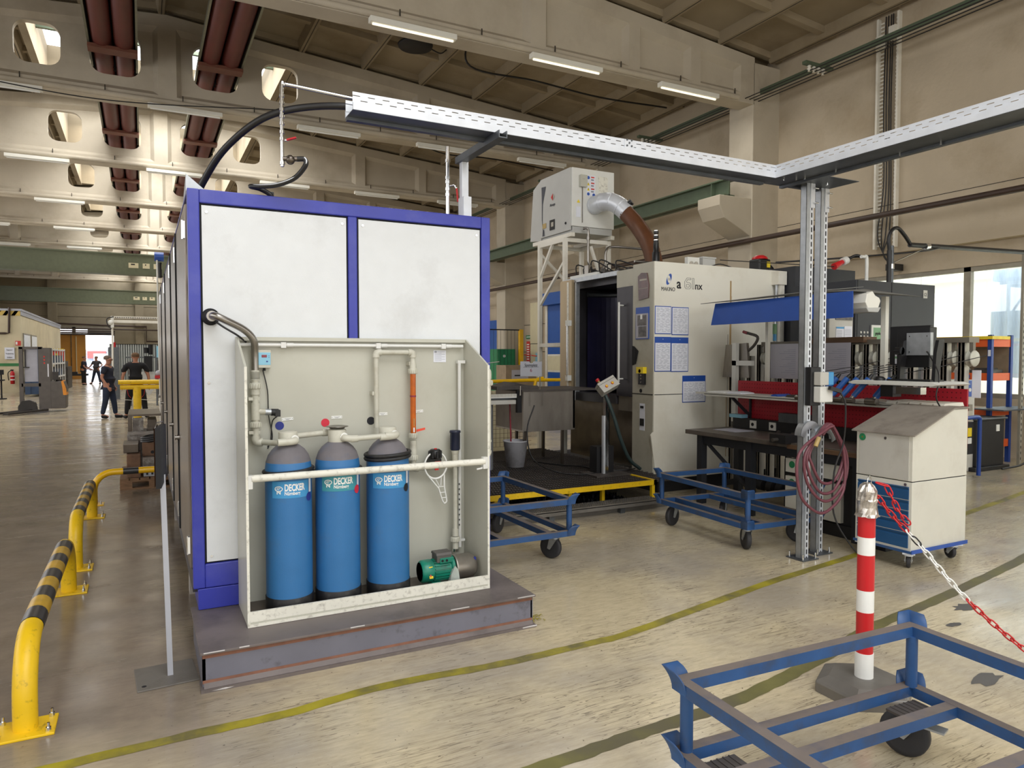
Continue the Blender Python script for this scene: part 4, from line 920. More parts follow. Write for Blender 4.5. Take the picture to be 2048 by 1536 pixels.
# ------------------------------------------------------------------ white milling machine
t = thing('milling_machine', 'tall white machining centre with an open dark doorway on its left', 'machine', (6.6, 8.0, 0))
FY = 6.95
b = MB('machine_white'); b.prism([(5.59, .78), (5.55, .74), (5.61, .34), (5.66, .18), (7.95, .18), (7.95, 2.88), (5.59, 2.88)], 'y', FY, FY+.02)
b.box(5.595, FY+.02, .2, 7.95, 7.3, 2.87); b.build('front_cover', t)
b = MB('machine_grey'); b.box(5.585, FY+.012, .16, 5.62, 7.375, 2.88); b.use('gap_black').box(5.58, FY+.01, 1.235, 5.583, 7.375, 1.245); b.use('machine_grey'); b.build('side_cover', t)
b = MB('machine_white'); b.box(6.95, 7.3, .2, 7.9, 10.0, 2.8); b.build('housing', t)
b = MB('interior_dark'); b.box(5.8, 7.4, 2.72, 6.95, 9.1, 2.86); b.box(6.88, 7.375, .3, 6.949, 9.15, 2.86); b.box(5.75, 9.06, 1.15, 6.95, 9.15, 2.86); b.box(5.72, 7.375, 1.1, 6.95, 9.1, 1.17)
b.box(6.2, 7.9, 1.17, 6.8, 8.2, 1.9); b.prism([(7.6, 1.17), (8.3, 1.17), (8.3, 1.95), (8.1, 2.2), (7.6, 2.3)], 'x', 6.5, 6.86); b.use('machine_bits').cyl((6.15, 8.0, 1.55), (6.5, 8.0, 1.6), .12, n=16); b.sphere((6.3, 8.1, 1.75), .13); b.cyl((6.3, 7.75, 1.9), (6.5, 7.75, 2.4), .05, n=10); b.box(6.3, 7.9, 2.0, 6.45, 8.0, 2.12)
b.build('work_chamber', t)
b = MB('door_navy'); b.T = None
pts = [(5.95+.5*math.sin(a), 8.62+.35*math.cos(a)) for a in [i*PI/20 for i in range(0, 11)]]
for i in range(10): b.add([(pts[i][0], pts[i][1], 1.2), (pts[i+1][0], pts[i+1][1], 1.2), (pts[i+1][0], pts[i+1][1], 2.62), (pts[i][0], pts[i][1], 2.62)], [(0, 1, 2, 3), (3, 2, 1, 0)], True)
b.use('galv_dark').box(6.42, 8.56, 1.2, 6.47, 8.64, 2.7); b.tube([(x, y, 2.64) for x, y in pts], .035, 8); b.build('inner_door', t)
b = MB('galv'); b.box(5.6, 7.72, 2.79, 5.68, 9.1, 2.85); b.box(5.6, 8.74, 1.2, 5.66, 8.78, 2.8); b.build('door_frame', t)
b = MB('brass_steel'); b.box(5.56, 8.80, 1.16, 5.64, 9.12, 2.83); b.use('cab_edge').box(5.552, 8.88, 1.22, 5.56, 8.92, 2.8); d = b.build('loading_door', t)
b = MB('chrome'); b.cyl((5.5, 8.83, 1.42), (5.5, 8.83, 2.18), .012, n=10); b.use('unit_white').box(5.49, 8.8, 2.16, 5.56, 8.86, 2.24); b.box(5.49, 8.8, 1.36, 5.56, 8.86, 1.44); b.build('handle', d)
b = MB('machine_dark'); b.box(5.6, 7.38, 1.19, 5.66, 7.74, 2.62); b.use('machine_grey').box(5.595, 7.38, 2.62, 5.66, 7.74, 2.84); d = b.build('sliding_door', t)
b = MB('unit_white'); b.cyl((5.53, 7.6, 1.38), (5.53, 7.6, 2.42), .014, n=10); b.cyl((5.53, 7.6, 1.42), (5.6, 7.6, 1.42), .01, n=8); b.cyl((5.53, 7.6, 2.38), (5.6, 7.6, 2.38), .01, n=8); b.build('handle', d)
b = MB('stainless'); b.box(5.62, 7.38, 1.0, 5.72, 7.72, 1.19); b.use('steel_dark').box(5.74, 7.38, .26, 5.9, 9.1, 1.12); b.use('gap_black').box(5.735, 8.1, .26, 5.74, 8.11, 1.12); b.use('interior_dark').box(5.6, 7.75, 1.08, 5.8, 9.0, 1.2)
b.use('unit_grey').box(5.45, 8.75, 1.08, 5.6, 9.1, 1.22); b.build('lower_cover', t)
b = MB('comp_black'); b.box(5.72, 7.02, .0, 7.9, 9.8, .2); b.build('machine_bed', t)
b = MB('gap_black'); b.box(5.5995, FY-.0015, 1.235, 6.83, FY+.001, 1.243); b.box(6.83, FY-.0015, 1.235, 7.2, FY+.001, 1.241); b.box(6.80, FY-.0015, .5, 6.805, FY+.001, 2.0); b.use('stain_brown'); b.box(6.83, FY-.001, .4, 6.855, FY+.001, 2.7); b.box(6.78, FY-.001, .4, 6.79, FY+.001, 1.2); b.box(6.86, FY-.001, 1.3, 6.863, FY+.001, 2.5); b.build('panel_joint', t)
b = MB('galv'); b.cyl((7.62, FY-.05, 1.0), (7.62, FY-.05, 2.7), .02, n=10); b.use('off_white').box(7.58, FY-.12, 2.68, 7.74, FY+.05, 2.86); b.box(7.64, FY-.1, 1.2, 7.72, FY-.02, 2.7); b.build('front_pipe', t)
# company emblem and model lettering on the cover
e = MB('logo_blue'); cx, cz = 5.812, 2.67
e.poly([[(cx+.052*math.cos(a)*.8+.025*math.sin(a)*.55, cz+.085*math.sin(a)*.8+.018*math.cos(a)) for a in [2*PI*i/24 for i in range(24)]], [(cx+.024*math.cos(a)-.006*math.sin(a), cz+.05*math.sin(a)) for a in [2*PI*i/20 for i in range(20)]]], lambda x, z: (x, FY-.002, z))
e.use('smudge_grey').poly([[(cx+.011*math.cos(a), cz+.018*math.sin(a)) for a in [2*PI*i/14 for i in range(14)]]], lambda x, z: (x, FY-.003, z))
em = e.build('emblem', t)
text('MAKINO', 'brand_lettering', t, (5.69, FY-.002, 2.525), .068, 'ink_black', xs=.82)
text('a', 'model_lettering', t, (5.935, FY-.002, 2.565), .175, 'ink_black', bold=.003, xs=.95)
def outl(pts, w=.004):
    q = MB('ink_black')
    for i in range(len(pts)-1): q.bar((pts[i][0], FY-.002, pts[i][1]), (pts[i+1][0], FY-.002, pts[i+1][1]), w, .002, up=(0, 1, 0))
    return q.build('model_lettering', t)
ox, oz = 6.065, 2.565
o6 = [(ox+.10, oz+.135), (ox+.1, oz+.115), (ox+.045, oz+.115), (ox+.028, oz+.09), (ox+.035, oz+.078), (ox+.08, oz+.078), (ox+.1, oz+.06), (ox+.1, oz+.018), (ox+.08, oz), (ox+.02, oz), (ox, oz+.02), (ox, oz+.09), (ox+.035, oz+.135), (ox+.1, oz+.135)]
outl(o6, .0035); outl([(ox+.03, oz+.055), (ox+.07, oz+.055), (ox+.075, oz+.03), (ox+.065, oz+.02), (ox+.03, oz+.02), (ox+.025, oz+.03), (ox+.03, oz+.055)], .0035)
outl([(ox+.125, oz), (ox+.125, oz+.135), (ox+.15, oz+.135), (ox+.15, oz), (ox+.125, oz)], .0035)
text('nx', 'model_lettering', t, (6.23, FY-.002, 2.563), .13, 'ink_black', bold=.0015, xs=.95)
# details of the grey side
b = MB('black_plastic'); b.box(5.555, 7.10, 1.36, 5.585, 7.22, 1.56); b.use('warn_yellow').box(5.53, 7.09, 1.5, 5.585, 7.23, 1.58); b.use('red_gloss').cyl((5.585, 7.16, 1.53), (5.53, 7.16, 1.53), .024, n=14); b.use('chrome')
for z in (1.475, 1.435, 1.39): b.cyl((5.556, 7.16, z), (5.55, 7.16, z), .012, n=12)
b.build('button_panel', t)
b = MB('paper'); b.box(5.582, 7.12, .78, 5.586, 7.22, 1.12); b.use('ink_black').box(5.57, 7.13, .84, 5.583, 7.2, .93); b.box(5.575, 7.14, 1.06, 5.583, 7.2, 1.09); b.build('latch_plate', t)
b = MB('gap_black'); b.cyl((5.586, 7.2, 1.28), (5.58, 7.2, 1.28), .025, n=16); b.box(5.57, 7.30, 1.62, 5.586, 7.37, 1.8); b.prism([(7.3, 1.62), (7.372, 1.6), (7.372, 1.85), (7.33, 1.84), (7.25, 1.78)], 'x', 5.575, 5.583); b.build('black_handle', t)
# things on the machine roof
b = MB('unit_white'); b.box(6.42, 7.3, 2.87, 6.62, 7.36, 3.03); b.use('smudge_grey').cyl((6.48, 7.3, 2.94), (6.48, 7.29, 2.94), .035, n=16); b.cyl((6.56, 7.3, 2.94), (6.56, 7.29, 2.94), .035, n=16); single(b, 'double_socket', 'white double socket box on the roof of the white machine', 'socket')
b = MB('unit_grey'); b.box(6.68, 7.3, 2.87, 6.9, 7.38, 3.05); b.box(6.67, 7.29, 3.03, 6.91, 7.38, 3.05); b.use('cable_black').tube(bez([(6.82, 7.29, 2.93), (6.9, 7.2, 2.95), (7.0, 7.1, 2.9), (7.05, 7.1, 2.88)], 10), .008, 6); single(b, 'junction_box', 'grey junction box with a cable beside the socket on the white machine', 'box')
t = thing('signal_tower', 'black signal tower with banded segments on the corner of the white machine', 'signal light', (5.97, 7.4, 2.87))
b = MB('black_plastic'); b.lathe([(.05, 0), (.05, .2), (.038, .21), (.036, .32)], (5.97, 7.4, 2.87), 20); b.build('tower_base', t)
for k in range(3):
    b = MB('black_plastic'); b.lathe([(.033, 0), (.033, .045)], (5.97, 7.4, 3.19+.06*k), 20); b.use('chrome').lathe([(.034, 0), (.034, .012)], (5.97, 7.4, 3.235+.06*k-.012), 20); b.build('light_segment', t)
t = thing('spindle_motor', 'black motor with a red cap and yellow label on top of the white machine', 'motor', (7.76, 7.3, 2.87))
b = MB('black_plastic'); b.box(7.64, 7.22, 2.87, 7.86, 7.42, 3.08); b.build('motor_body', t, .02)
b = MB('red_gloss'); b.lathe([(.11, 0), (.1, .03), (.06, .055), (.01, .06)], (7.75, 7.32, 3.08), 20); b.build('red_cap', t)
b = MB('warn_yellow'); b.box(7.78, 7.212, 2.96, 7.84, 7.22, 3.04); b.build('yellow_label', t)
b = MB('cable_black')
for k in range(4): b.tube(bez([(7.86, 7.35, 3.05), (7.95, 7.3, 3.0-.02*k), (7.96, 7.2, 2.87)], 8), .01, 6)
b.build('cable', t)
b = MB('cable_black')
for k in range(4): b.tube(bez([(7.74, 6.93+.03*k, 2.76), (8.0, 7.0, 2.83-.012*k), (8.3, 7.0, 2.84), (8.6, 7.0, 2.8)], 12), .012, 6)
single(b, 'cable_bundle', 'bundle of black cables leaving the white machine to the right', 'cable')
b = MB('machine_bits'); random.seed(3)
for k in range(16):
    x, y = 5.75+random.random()*.9, 8.0+random.random()*1.0; s_ = .03+random.random()*.06; b.box(x, y, 2.87, x+s_, y+s_, 2.9+random.random()*.13)
b.use('cable_black')
for k in range(6): y = 7.9+k*.2; b.tube(bez([(5.7, y, 2.9), (5.8, y+.1, 3.0+random.random()*.1), (6.1, y-.05, 2.92)], 8), .01, 5)
b.use('unit_white').box(5.66, 8.3, 2.86, 5.7, 9.0, 2.9); b.use('steel').tube([(5.7, 7.5, 2.95), (6.6, 7.5, 2.95)], .014, 6)
b.box(5.68, 8.55, 2.88, 5.74, 8.65, 3.02)
single(b, 'roof_fittings', 'jumble of small fittings and cables over the doorway of the white machine', 'fittings')
# paper sheets on the machine
def sheet(x0, x1, z0, z1, label, top, mat_='paper', y=FY, grp='paper sheets on the white machine'):
    t = thing('document_sheet', label, 'document', ((x0+x1)/2, y-.004, z0), grp)
    b = MB('pouch_blue'); b.box(x0, y-.005, z0, x1, y-.0005, z1); b.use(mat_).box(x0+.008, y-.0065, z0+.01, x1-.008, y-.005, z1-(.075 if top else .01)); b.use('paper_ink')
    zt_ = z1-(.095 if top else .03); k = 0
    while zt_ > z0+.03:
        xa = x0+.025; 
        while xa < x1-.04:
            w = .02+.05*random.random(); b.box(xa, y-.0072, zt_, min(xa+w, x1-.02), y-.0065, zt_+.003); xa += w+.012+.03*random.random()
        zt_ -= .014+.008*(k % 4 == 3); k += 1
    b.build('sheet', t)
    if top: c = MB('white_paint'); c.cyl(((x0+x1)/2, y-.005, z1-.028), ((x0+x1)/2, y-.007, z1-.028), .004, n=8); c.build('eyelet', t)
sheet(5.595, 5.85, 1.99, 2.335, 'upper left one of the four typed sheets on the white machine', False)
sheet(5.86, 6.13, 1.98, 2.33, 'upper right one of the four typed sheets on the white machine', False)
sheet(5.595, 5.848, 1.525, 1.955, 'lower left one of the four typed sheets, in a blue-topped pouch', True)
sheet(5.852, 6.13, 1.52, 1.952, 'lower right one of the four typed sheets, in a blue-topped pouch', True)
sheet(6.04, 6.42, 1.13, 1.47, 'single lined form in a blue-topped pouch, lower right of the four sheets', True)
t = thing('photo_pouch', 'blue-topped pouch with two grey photos on the narrow side of the white machine', 'document', (5.575, 7.16, 1.94))
b = MB('pouch_blue'); b.box(5.573, 7.04, 1.93, 5.583, 7.30, 2.33); b.use('paper_grey').box(5.570, 7.05, 1.94, 5.573, 7.29, 2.25); b.use('photo_grey').box(5.568, 7.08, 2.1, 5.570, 7.26, 2.23); b.box(5.568, 7.08, 1.96, 5.570, 7.24, 2.09); b.use('white_paint').box(5.5675, 7.16, 2.18, 5.568, 7.2, 2.24); b.build('pouch', t)
b = MB('photo_brown'); b.prism([(7.05, 2.44), (7.24, 2.42), (7.26, 2.72), (7.19, 2.76), (7.08, 2.75), (7.04, 2.6)], 'x', 5.57, 5.582); b.use('smudge_grey'); b.box(5.568, 7.08, 2.66, 5.57, 7.22, 2.68); b.box(5.568, 7.06, 2.56, 5.57, 7.24, 2.565); single(b, 'magnet_pouch', 'crumpled dark brown plastic pouch high on the narrow side of the white machine', 'pouch')
# sign, platform, step
t = thing('place_sign', 'grey hanging sign reading Spannplatz 6 left of the open machine', 'sign', (4.45, 8.0, 1.46))
b = MB('sign_grey'); b.poly([[(4.285, 1.46), (4.60, 1.455), (4.60, 1.645), (4.475, 1.65)]+[(4.445+.03*math.cos(a), 1.65-.025*math.sin(a)) for a in [i*PI/6 for i in range(7)]]+[(4.285, 1.65)]], lambda x, z: (x, 8.0, z)); b.box(4.285, 8.001, 1.46, 4.6, 8.004, 1.62); b.build('sign_board', t)
text('Spannplatz', 'sign_lettering', t, (4.44, 7.998, 1.585), .052, 'ink_black', align='CENTER', xs=.85)
text('6', 'sign_lettering', t, (4.44, 7.998, 1.515), .06, 'display_red', align='CENTER')
b = MB('ink_black'); b.box(4.325, 7.997, 1.575, 4.555, 7.9985, 1.578); b.build('underline', t)
b = MB('steel'); b.cyl((4.445, 8.01, 1.63), (4.445, 8.01, 1.75), .004, n=6); b.cyl((4.59, 8.03, 1.2), (4.59, 8.03, 1.65), .008, n=6); b.build('hook', t)
t = thing('grating_platform', 'dark grating platform with a yellow edge in front of the white machine', 'platform', (4.2, 7.5, 0))
b = MB('grate_dark'); b.box(2.35, 6.5, .255, 5.55, 9.6, .27)
x = 2.35
while x < 5.5: b.box(x, 6.47, .27, x+.006, 9.6, .285); x += .034
y = 6.5
while y < 9.6: b.box(2.35, y, .27, 5.55, y+.008, .283); y += .1
b.use('gap_black')
for y in (7.1, 7.8, 8.6): b.box(2.4, y, .284, 5.5, y+.012, .2865)
b.build('grating', t)
b = MB('hazard_yellow'); b.box(2.35, 6.45, .235, 5.24, 6.475, .29); b.box(5.2, 6.45, .235, 5.24, 7.0, .29); b.build('yellow_edge', t)
for x, y in ((5.2, 6.46), (4.1, 6.5), (3.2, 6.5), (4.6, 6.6)):
    b = MB('hazard_yellow'); b.box(x-.02, y, 0, x+.02, y+.04, .235); b.build('leg', t)
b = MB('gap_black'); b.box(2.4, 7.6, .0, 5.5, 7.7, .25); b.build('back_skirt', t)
t = thing('grating_step', 'lower light grating step in front of the dark platform', 'step', (3.9, 6.2, 0))
b = MB('grate_light'); b.box(2.35, 6.24, .065, 5.12, 6.255, .12); b.box(2.35, 6.24, .1, 5.12, 6.46, .108)
x = 2.35
while x < 5.1: b.box(x, 6.25, .108, x+.004, 6.455, .12); x += .024
for k in range(7): b.box(2.35, 6.255+.031*k, .11, 5.12, 6.258+.031*k, .119)
b.build('tread', t)
for x in (2.9, 3.7, 4.6): b = MB('galv_dark'); b.box(x, 6.27, 0, x+.06, 6.32, .1); b.build('leg', t)
b = MB('grate_light'); b.box(2.35, 6.33, .0, 5.3, 6.4, .045); b.build('ground_rail', t)
b = MB('swarf'); random.seed(5)
for k in range(420):
    x, y = random.uniform(3.4, 5.1), random.uniform(6.52, 7.2); h = .02+.11*random.random()*(1-abs(x-4.3)/1.2); a = random.random()*6; r_ = .012+.02*random.random()
    b.add([(x, y, h), (x+r_*math.cos(a), y+r_*math.sin(a), h+.01), (x+r_*math.cos(a+1), y+r_*math.sin(a+1), h-.008), (x, y, 0)], [(0, 1, 2), (0, 2, 3)])
b.box(3.5, 6.55, 0, 5.1, 7.3, .02); single(b, 'metal_chips', 'dark heap of metal chips under the yellow-edged platform', 'chips', kind='stuff')
# control pedestal
t = thing('control_pedestal', 'tilted grey control box with two orange buttons on an aluminium post', 'control panel', (4.95, 7.05, .285))
b = MB('grate_dark'); b.box(4.72, 6.9, .285, 5.22, 7.28, .3); b.use('comp_black').box(4.85, 7.1, .3, 5.1, 7.25, .62); b.build('base_plate', t)
b = MB('chrome'); b.box(4.93, 7.03, .3, 4.97, 7.08, 1.26); b.box(4.99, 7.03, .3, 4.992, 7.08, .3); b.use('galv_bright').box(4.9, 7.03, .3, 4.925, 7.07, 1.0)
b.use('gap_black').box(4.946, 7.028, .3, 4.953, 7.031, 1.24); b.build('post', t)
M = Matrix.Translation((4.93, 7.0, 1.36)) @ Matrix.Rotation(math.radians(-25), 4, 'Y') @ Matrix.Rotation(math.radians(-35), 4, 'X')
b = MB('light_grey'); b.T = M; b.box(-.125, -.055, -.07, .125, .055, .07); b.use('gap_black').box(-.126, -.056, .035, .126, .056, .04); b.build('control_box', t, .004)
for dx in (-.045, .045): b = MB('rack_orange'); b.T = M; b.cyl((dx, -.055, -.015), (dx, -.066, -.015), .018, n=14); b.use('warn_yellow').cyl((dx, -.066, -.015), (dx, -.069, -.015), .012, n=12); b.build('button', t)
b = MB('gold_label'); b.T = M; b.cyl((-.07, -.02, .07), (-.07, -.02, .1), .016, n=12); b.use('red_gloss').cyl((-.07, -.02, .1), (-.07, -.02, .13), .024, n=14); b.build('emergency_stop', t)
b = MB('hose_green'); b.tube(bez([(4.9, 7.03, 1.29), (4.94, 6.98, 1.15), (5.02, 6.97, .95), (5.12, 6.98, .7), (5.28, 7.02, .45), (5.5, 7.1, .31)], 30), .023, 10); single(b, 'cable_hose', 'dark green hose hanging from the tilted control box to the platform', 'hose')
for k, pts in enumerate(([(4.35, 7.75, 1.1), (4.22, 7.7, .8), (4.25, 7.6, .45), (4.45, 7.3, .31), (4.8, 7.1, .3), (4.95, 7.3, .3)], [(4.65, 8.3, .3), (4.8, 7.9, .3), (4.95, 7.6, .31), (5.0, 7.35, .3)], [(5.1, 7.2, .3), (5.3, 7.1, .31), (5.5, 7.2, .3)])):
    pipe('floor_cable', bez(pts, 26), .009, 'cable_black', ['thin black cable looping from the steel tank across the dark platform', 'thin black cable lying on the platform behind the pedestal', 'short black cable at the pedestal foot'][k], 'cable', n=6)
# steel tank, drum column, bucket
t = thing('steel_tank', 'brushed steel tank on legs left of the control pedestal', 'tank', (4.7, 8.2, .285))
b = MB('stainless'); b.box(4.33, 8.0, .76, 5.11, 8.03, 1.26); b.box(4.33, 8.0, .74, 5.11, 8.8, .76); b.box(5.08, 8.0, .76, 5.11, 8.8, 1.26); b.use('steel_dark').box(4.33, 8.03, .76, 4.35, 8.8, 1.26); b.build('basin', t)
b = MB('grate_dark'); b.box(4.3, 7.98, 1.262, 5.5, 8.85, 1.285); b.box(4.0, 8.1, 1.285, 4.6, 8.6, 1.33); b.prism([(4.1, 1.33), (4.5, 1.33), (4.3, 1.375)], 'y', 8.2, 8.5); b.build('worktop', t)
for x, y in ((4.34, 8.0), (4.92, 8.02), (4.62, 8.75), (5.05, 8.75)): b = MB('steel_dark'); b.box(x, y, .285, x+.035, y+.035, .75); b.build('leg', t)
b = MB('steel'); b.tube([(4.42, 7.97, 1.25), (4.42, 7.97, 1.08)], .004, 5); b.tube([(4.6, 7.97, 1.25), (4.6, 7.97, 1.08)], .004, 5); b.build('hook', t)
t = thing('roller_conveyor', 'short white toothed roller conveyor left of the steel tank', 'conveyor', (3.9, 7.95, .285))
b = MB('unit_white'); b.box(3.55, 7.94, 1.19, 4.25, 7.97, 1.24); b.use('smudge_grey')
for k in range(34): b.box(3.56+.02*k, 7.935, 1.205, 3.568+.02*k, 7.94, 1.24)
b.build('toothed_rail', t)
b = MB('light_grey'); b.box(3.5, 7.96, 1.11, 4.2, 8.1, 1.16); b.use('galv_dark').box(3.5, 8.05, 1.16, 4.25, 8.5, 1.2); b.build('beam', t)
b = MB('galv'); b.cyl((3.86, 8.05, .285), (3.86, 8.05, 1.12), .055, n=18); b.build('column', t)
b = MB('gap_black'); b.box(4.2, 7.92, 1.0, 4.26, 7.97, 1.28); b.use('chrome').cyl((4.23, 7.9, 1.22), (4.23, 7.9, 1.34), .012, n=8); b.build('spray_gun', t)
b = MB('bucket'); b.lathe([(.0, .29), (.12, .29), (.155, .61), (.165, .615), (.165, .63), (.148, .63), (.115, .3), (0, .3)], (4.27, 8.1, 0), 28); single(b, 'bucket', 'grey plastic bucket with a mop handle beside the steel tank', 'bucket')
b = MB('display_red'); b.cyl((4.22, 8.12, .32), (4.21, 8.15, 1.1), .011, n=8); single(b, 'mop_handle', 'thin dark red handle standing in the grey bucket', 'handle')
t = thing('mesh_partition', 'brown wire mesh partition behind the steel tank', 'fence', (4.6, 9.9, 0))
b = MB('scrap_brown')
for k in range(30): b.box(3.4+.07*k, 9.9, .3, 3.404+.07*k, 9.905, 1.2)
for k in range(13): b.box(3.4, 9.9, .3+.07*k, 5.5, 9.905, .304+.07*k)
b.build('wire_mesh', t)
b = MB('door_cream'); b.box(3.4, 10.6, 0, 5.5, 10.62, 1.15); b.build('board', t)
b = MB('fresh_yellow'); b.tube(bez([(4.2, 9.0, 1.36), (4.9, 9.0, 1.37), (5.48, 9.0, 1.37)], 6), .026, 10); b.tube(bez([(5.2, 9.0, 1.4), (5.1, 9.0, 1.38), (5.05, 8.98, 1.33), (5.04, 8.98, 1.22)], 8), .022, 8); single(b, 'yellow_handrail', 'bright yellow handrail behind the steel tank', 'handrail')
# ------------------------------------------------------------------ filter unit on its stand
t = thing('filter_unit', 'light grey box-shaped oil mist filter on a tall white frame', 'filter unit', (6.25, 9.9, 3.62))
b = MB('unit_white'); b.box(5.88, 9.3, 3.72, 6.66, 10.25, 4.61); b.use('unit_grey').box(5.9, 9.32, 3.62, 6.64, 10.25, 3.72); b.build('housing', t, .006)
b = MB('unit_grey'); b.box(5.86, 9.33, 3.66, 5.88, 10.25, 4.61); b.prism([(10.25, 3.62), (10.62, 3.66), (10.52, 4.5), (10.25, 4.62)], 'x', 5.88, 6.6); d = b.build('front_door', t)
b = MB('swoosh'); b.add([(5.855, 10.2, 4.48), (5.855, 10.06, 4.47), (5.855, 10.16, 4.2), (5.855, 10.17, 3.92), (5.855, 10.13, 3.72), (5.855, 10.145, 3.72), (5.855, 10.19, 3.95), (5.855, 10.19, 4.2)], [(0, 1, 2, 7), (7, 2, 3, 6), (6, 3, 4, 5)]); b.add([(5.855, 10.17, 3.68), (5.855, 10.1, 3.68), (5.855, 10.11, 3.78), (5.855, 10.15, 3.78)], [(0, 1, 2, 3)]); b.build('swoosh_mark', d)
b = MB('red_gloss'); b.add([(5.855, 9.90, 4.26), (5.855, 9.84, 4.32), (5.855, 9.84, 4.2)], [(0, 1, 2)]); b.use('smudge_grey').add([(5.855, 9.83, 4.31), (5.855, 9.78, 4.26), (5.855, 9.83, 4.21)], [(0, 1, 2)]); b.build('emblem', d)
text('Absaugung'[:7], 'lettering', d, (5.854, 9.93, 4.12), .06, 'swoosh', rot=(R90, 0, -R90), xs=.8)
b = MB('ink_black'); b.box(5.85, 9.78, 3.74, 5.857, 9.93, 3.9); b.use('smudge_grey').box(5.848, 9.81, 3.79, 5.85, 9.88, 3.86); b.use('gold_label').box(5.852, 10.05, 3.8, 5.857, 10.16, 3.88); b.use('gap_black').cyl((5.857, 9.45, 3.78), (5.85, 9.45, 3.78), .02, n=12); b.build('display_panel', d)
b = MB('cab_beige'); b.box(6.0, 9.24, 4.32, 6.12, 9.3, 4.5); b.use('smudge_grey').box(6.03, 9.237, 4.43, 6.07, 9.24, 4.44); b.use('steel').box(6.055, 9.285, 3.78, 6.065, 9.3, 4.32); b.build('switch_box', t)
b = MB('paper'); b.box(6.14, 9.294, 4.2, 6.3, 9.3, 4.52)
for k in range(3): b.use('sign_red').box(6.22, 9.292, 4.48-.09*k, 6.28, 9.294, 4.5-.09*k); b.use('paper_ink').box(6.22, 9.292, 4.44-.09*k, 6.27, 9.294, 4.46-.09*k)
b.use('logo_blue').cyl((6.17, 9.294, 4.48), (6.17, 9.291, 4.48), .026, n=14); b.cyl((6.17, 9.294, 4.23), (6.17, 9.291, 4.23), .024, n=14); b.cyl((6.27, 9.294, 4.22), (6.27, 9.291, 4.22), .026, n=14)
for z in (4.36, 4.28): b.use('warn_yellow').add([(6.145, 9.292, z), (6.195, 9.292, z), (6.17, 9.292, z+.05)], [(0, 1, 2)]); b.use('ink_black').box(6.167, 9.29, z+.012, 6.173, 9.292, z+.032)
b.build('safety_labels', t)
b = MB('cab_edge'); b.box(6.36, 9.292, 4.19, 6.53, 9.3, 4.52); b.build('document_pouch', t)
b = MB('paper'); b.box(5.95, 9.294, 3.86, 6.03, 9.3, 4.02); b.use('warn_yellow').add([(5.96, 9.293, 4.08), (6.02, 9.293, 4.08), (5.99, 9.293, 4.13)], [(0, 1, 2)]); b.build('white_label', t)
b = MB('galv_bright'); dp = bez([(6.28, 9.3, 4.06), (6.28, 9.12, 4.07), (6.33, 8.98, 4.07), (6.42, 8.86, 4.0), (6.50, 8.76, 3.88)], 14); b.tube(dp, .135, 20)
for i in (1, 5, 9, 13): d_ = (dp[min(i+1, len(dp)-1)]-dp[i-1]).normalized(); b.lathe([(.137, -.008), (.143, 0), (.137, .008)], dp[i], 20, d_)
b.use('black_plastic').cyl((6.5, 8.74, 3.98), (6.54, 8.68, 4.03), .05, n=14); b.build('elbow_duct', t)
b = MB('hose_brown'); hp = bez([(6.48, 8.78, 3.9), (6.55, 8.55, 3.65), (6.5, 8.2, 3.3), (6.42, 7.95, 2.9)], 60); b.tube(hp, [.115+.008*(i % 2) for i in range(len(hp))], 18); b.build('brown_hose', t)
b = MB('steel'); b.tube(bez([(6.05, 9.25, 3.68), (6.09, 9.2, 3.68), (6.11, 9.2, 3.6), (6.11, 9.2, 3.3), (6.13, 9.2, 3.12), (6.28, 9.2, 3.02), (6.42, 9.2, 3.15), (6.44, 9.2, 3.35), (6.56, 9.2, 3.43), (6.9, 9.0, 3.4), (7.0, 8.9, 3.38)], 60), .02, 10); b.cyl((6.11, 9.2, 3.5), (6.11, 9.2, 3.56), .03, n=10); b.build('drain_pipe', t)
t = thing('filter_stand', 'tall white angle-steel frame carrying the grey filter unit', 'frame', (6.2, 9.8, 0))
for x, y in ((5.83, 9.42), (6.64, 9.42), (5.83, 10.2), (6.64, 10.2)):
    b = MB('off_white'); b.box(x-.03, y-.03, 0, x+.03, y+.03, 3.55); b.build('leg', t)
b = MB('off_white')
for z in (3.52, 1.9):
    b.bar((5.83, 9.42, z), (6.64, 9.42, z), .05, .06) if z > 3 else None
    b.bar((5.83, 9.42, z), (5.83, 10.2, z), .05, .06); b.bar((5.83, 10.2, z), (6.64, 10.2, z), .05, .06)
b.bar((6.64, 9.42, 3.52), (6.64, 10.2, 3.52), .05, .06); b.box(5.86, 9.3, 3.56, 5.93, 10.5, 3.62); b.box(6.6, 9.3, 3.56, 6.67, 10.4, 3.62); b.build('cross_beam', t)
for p0, p1 in (((5.83, 10.2, 3.0), (5.83, 9.8, 3.5)), ((5.83, 10.2, 2.55), (5.83, 9.42, 3.2)), ((6.64, 9.42, 2.6), (6.3, 9.42, 3.45)), ((6.64, 10.2, 2.7), (5.83, 10.2, 3.4))): b = MB('off_white'); b.bar(p0, p1, .04, .04); b.build('diagonal_brace', t)
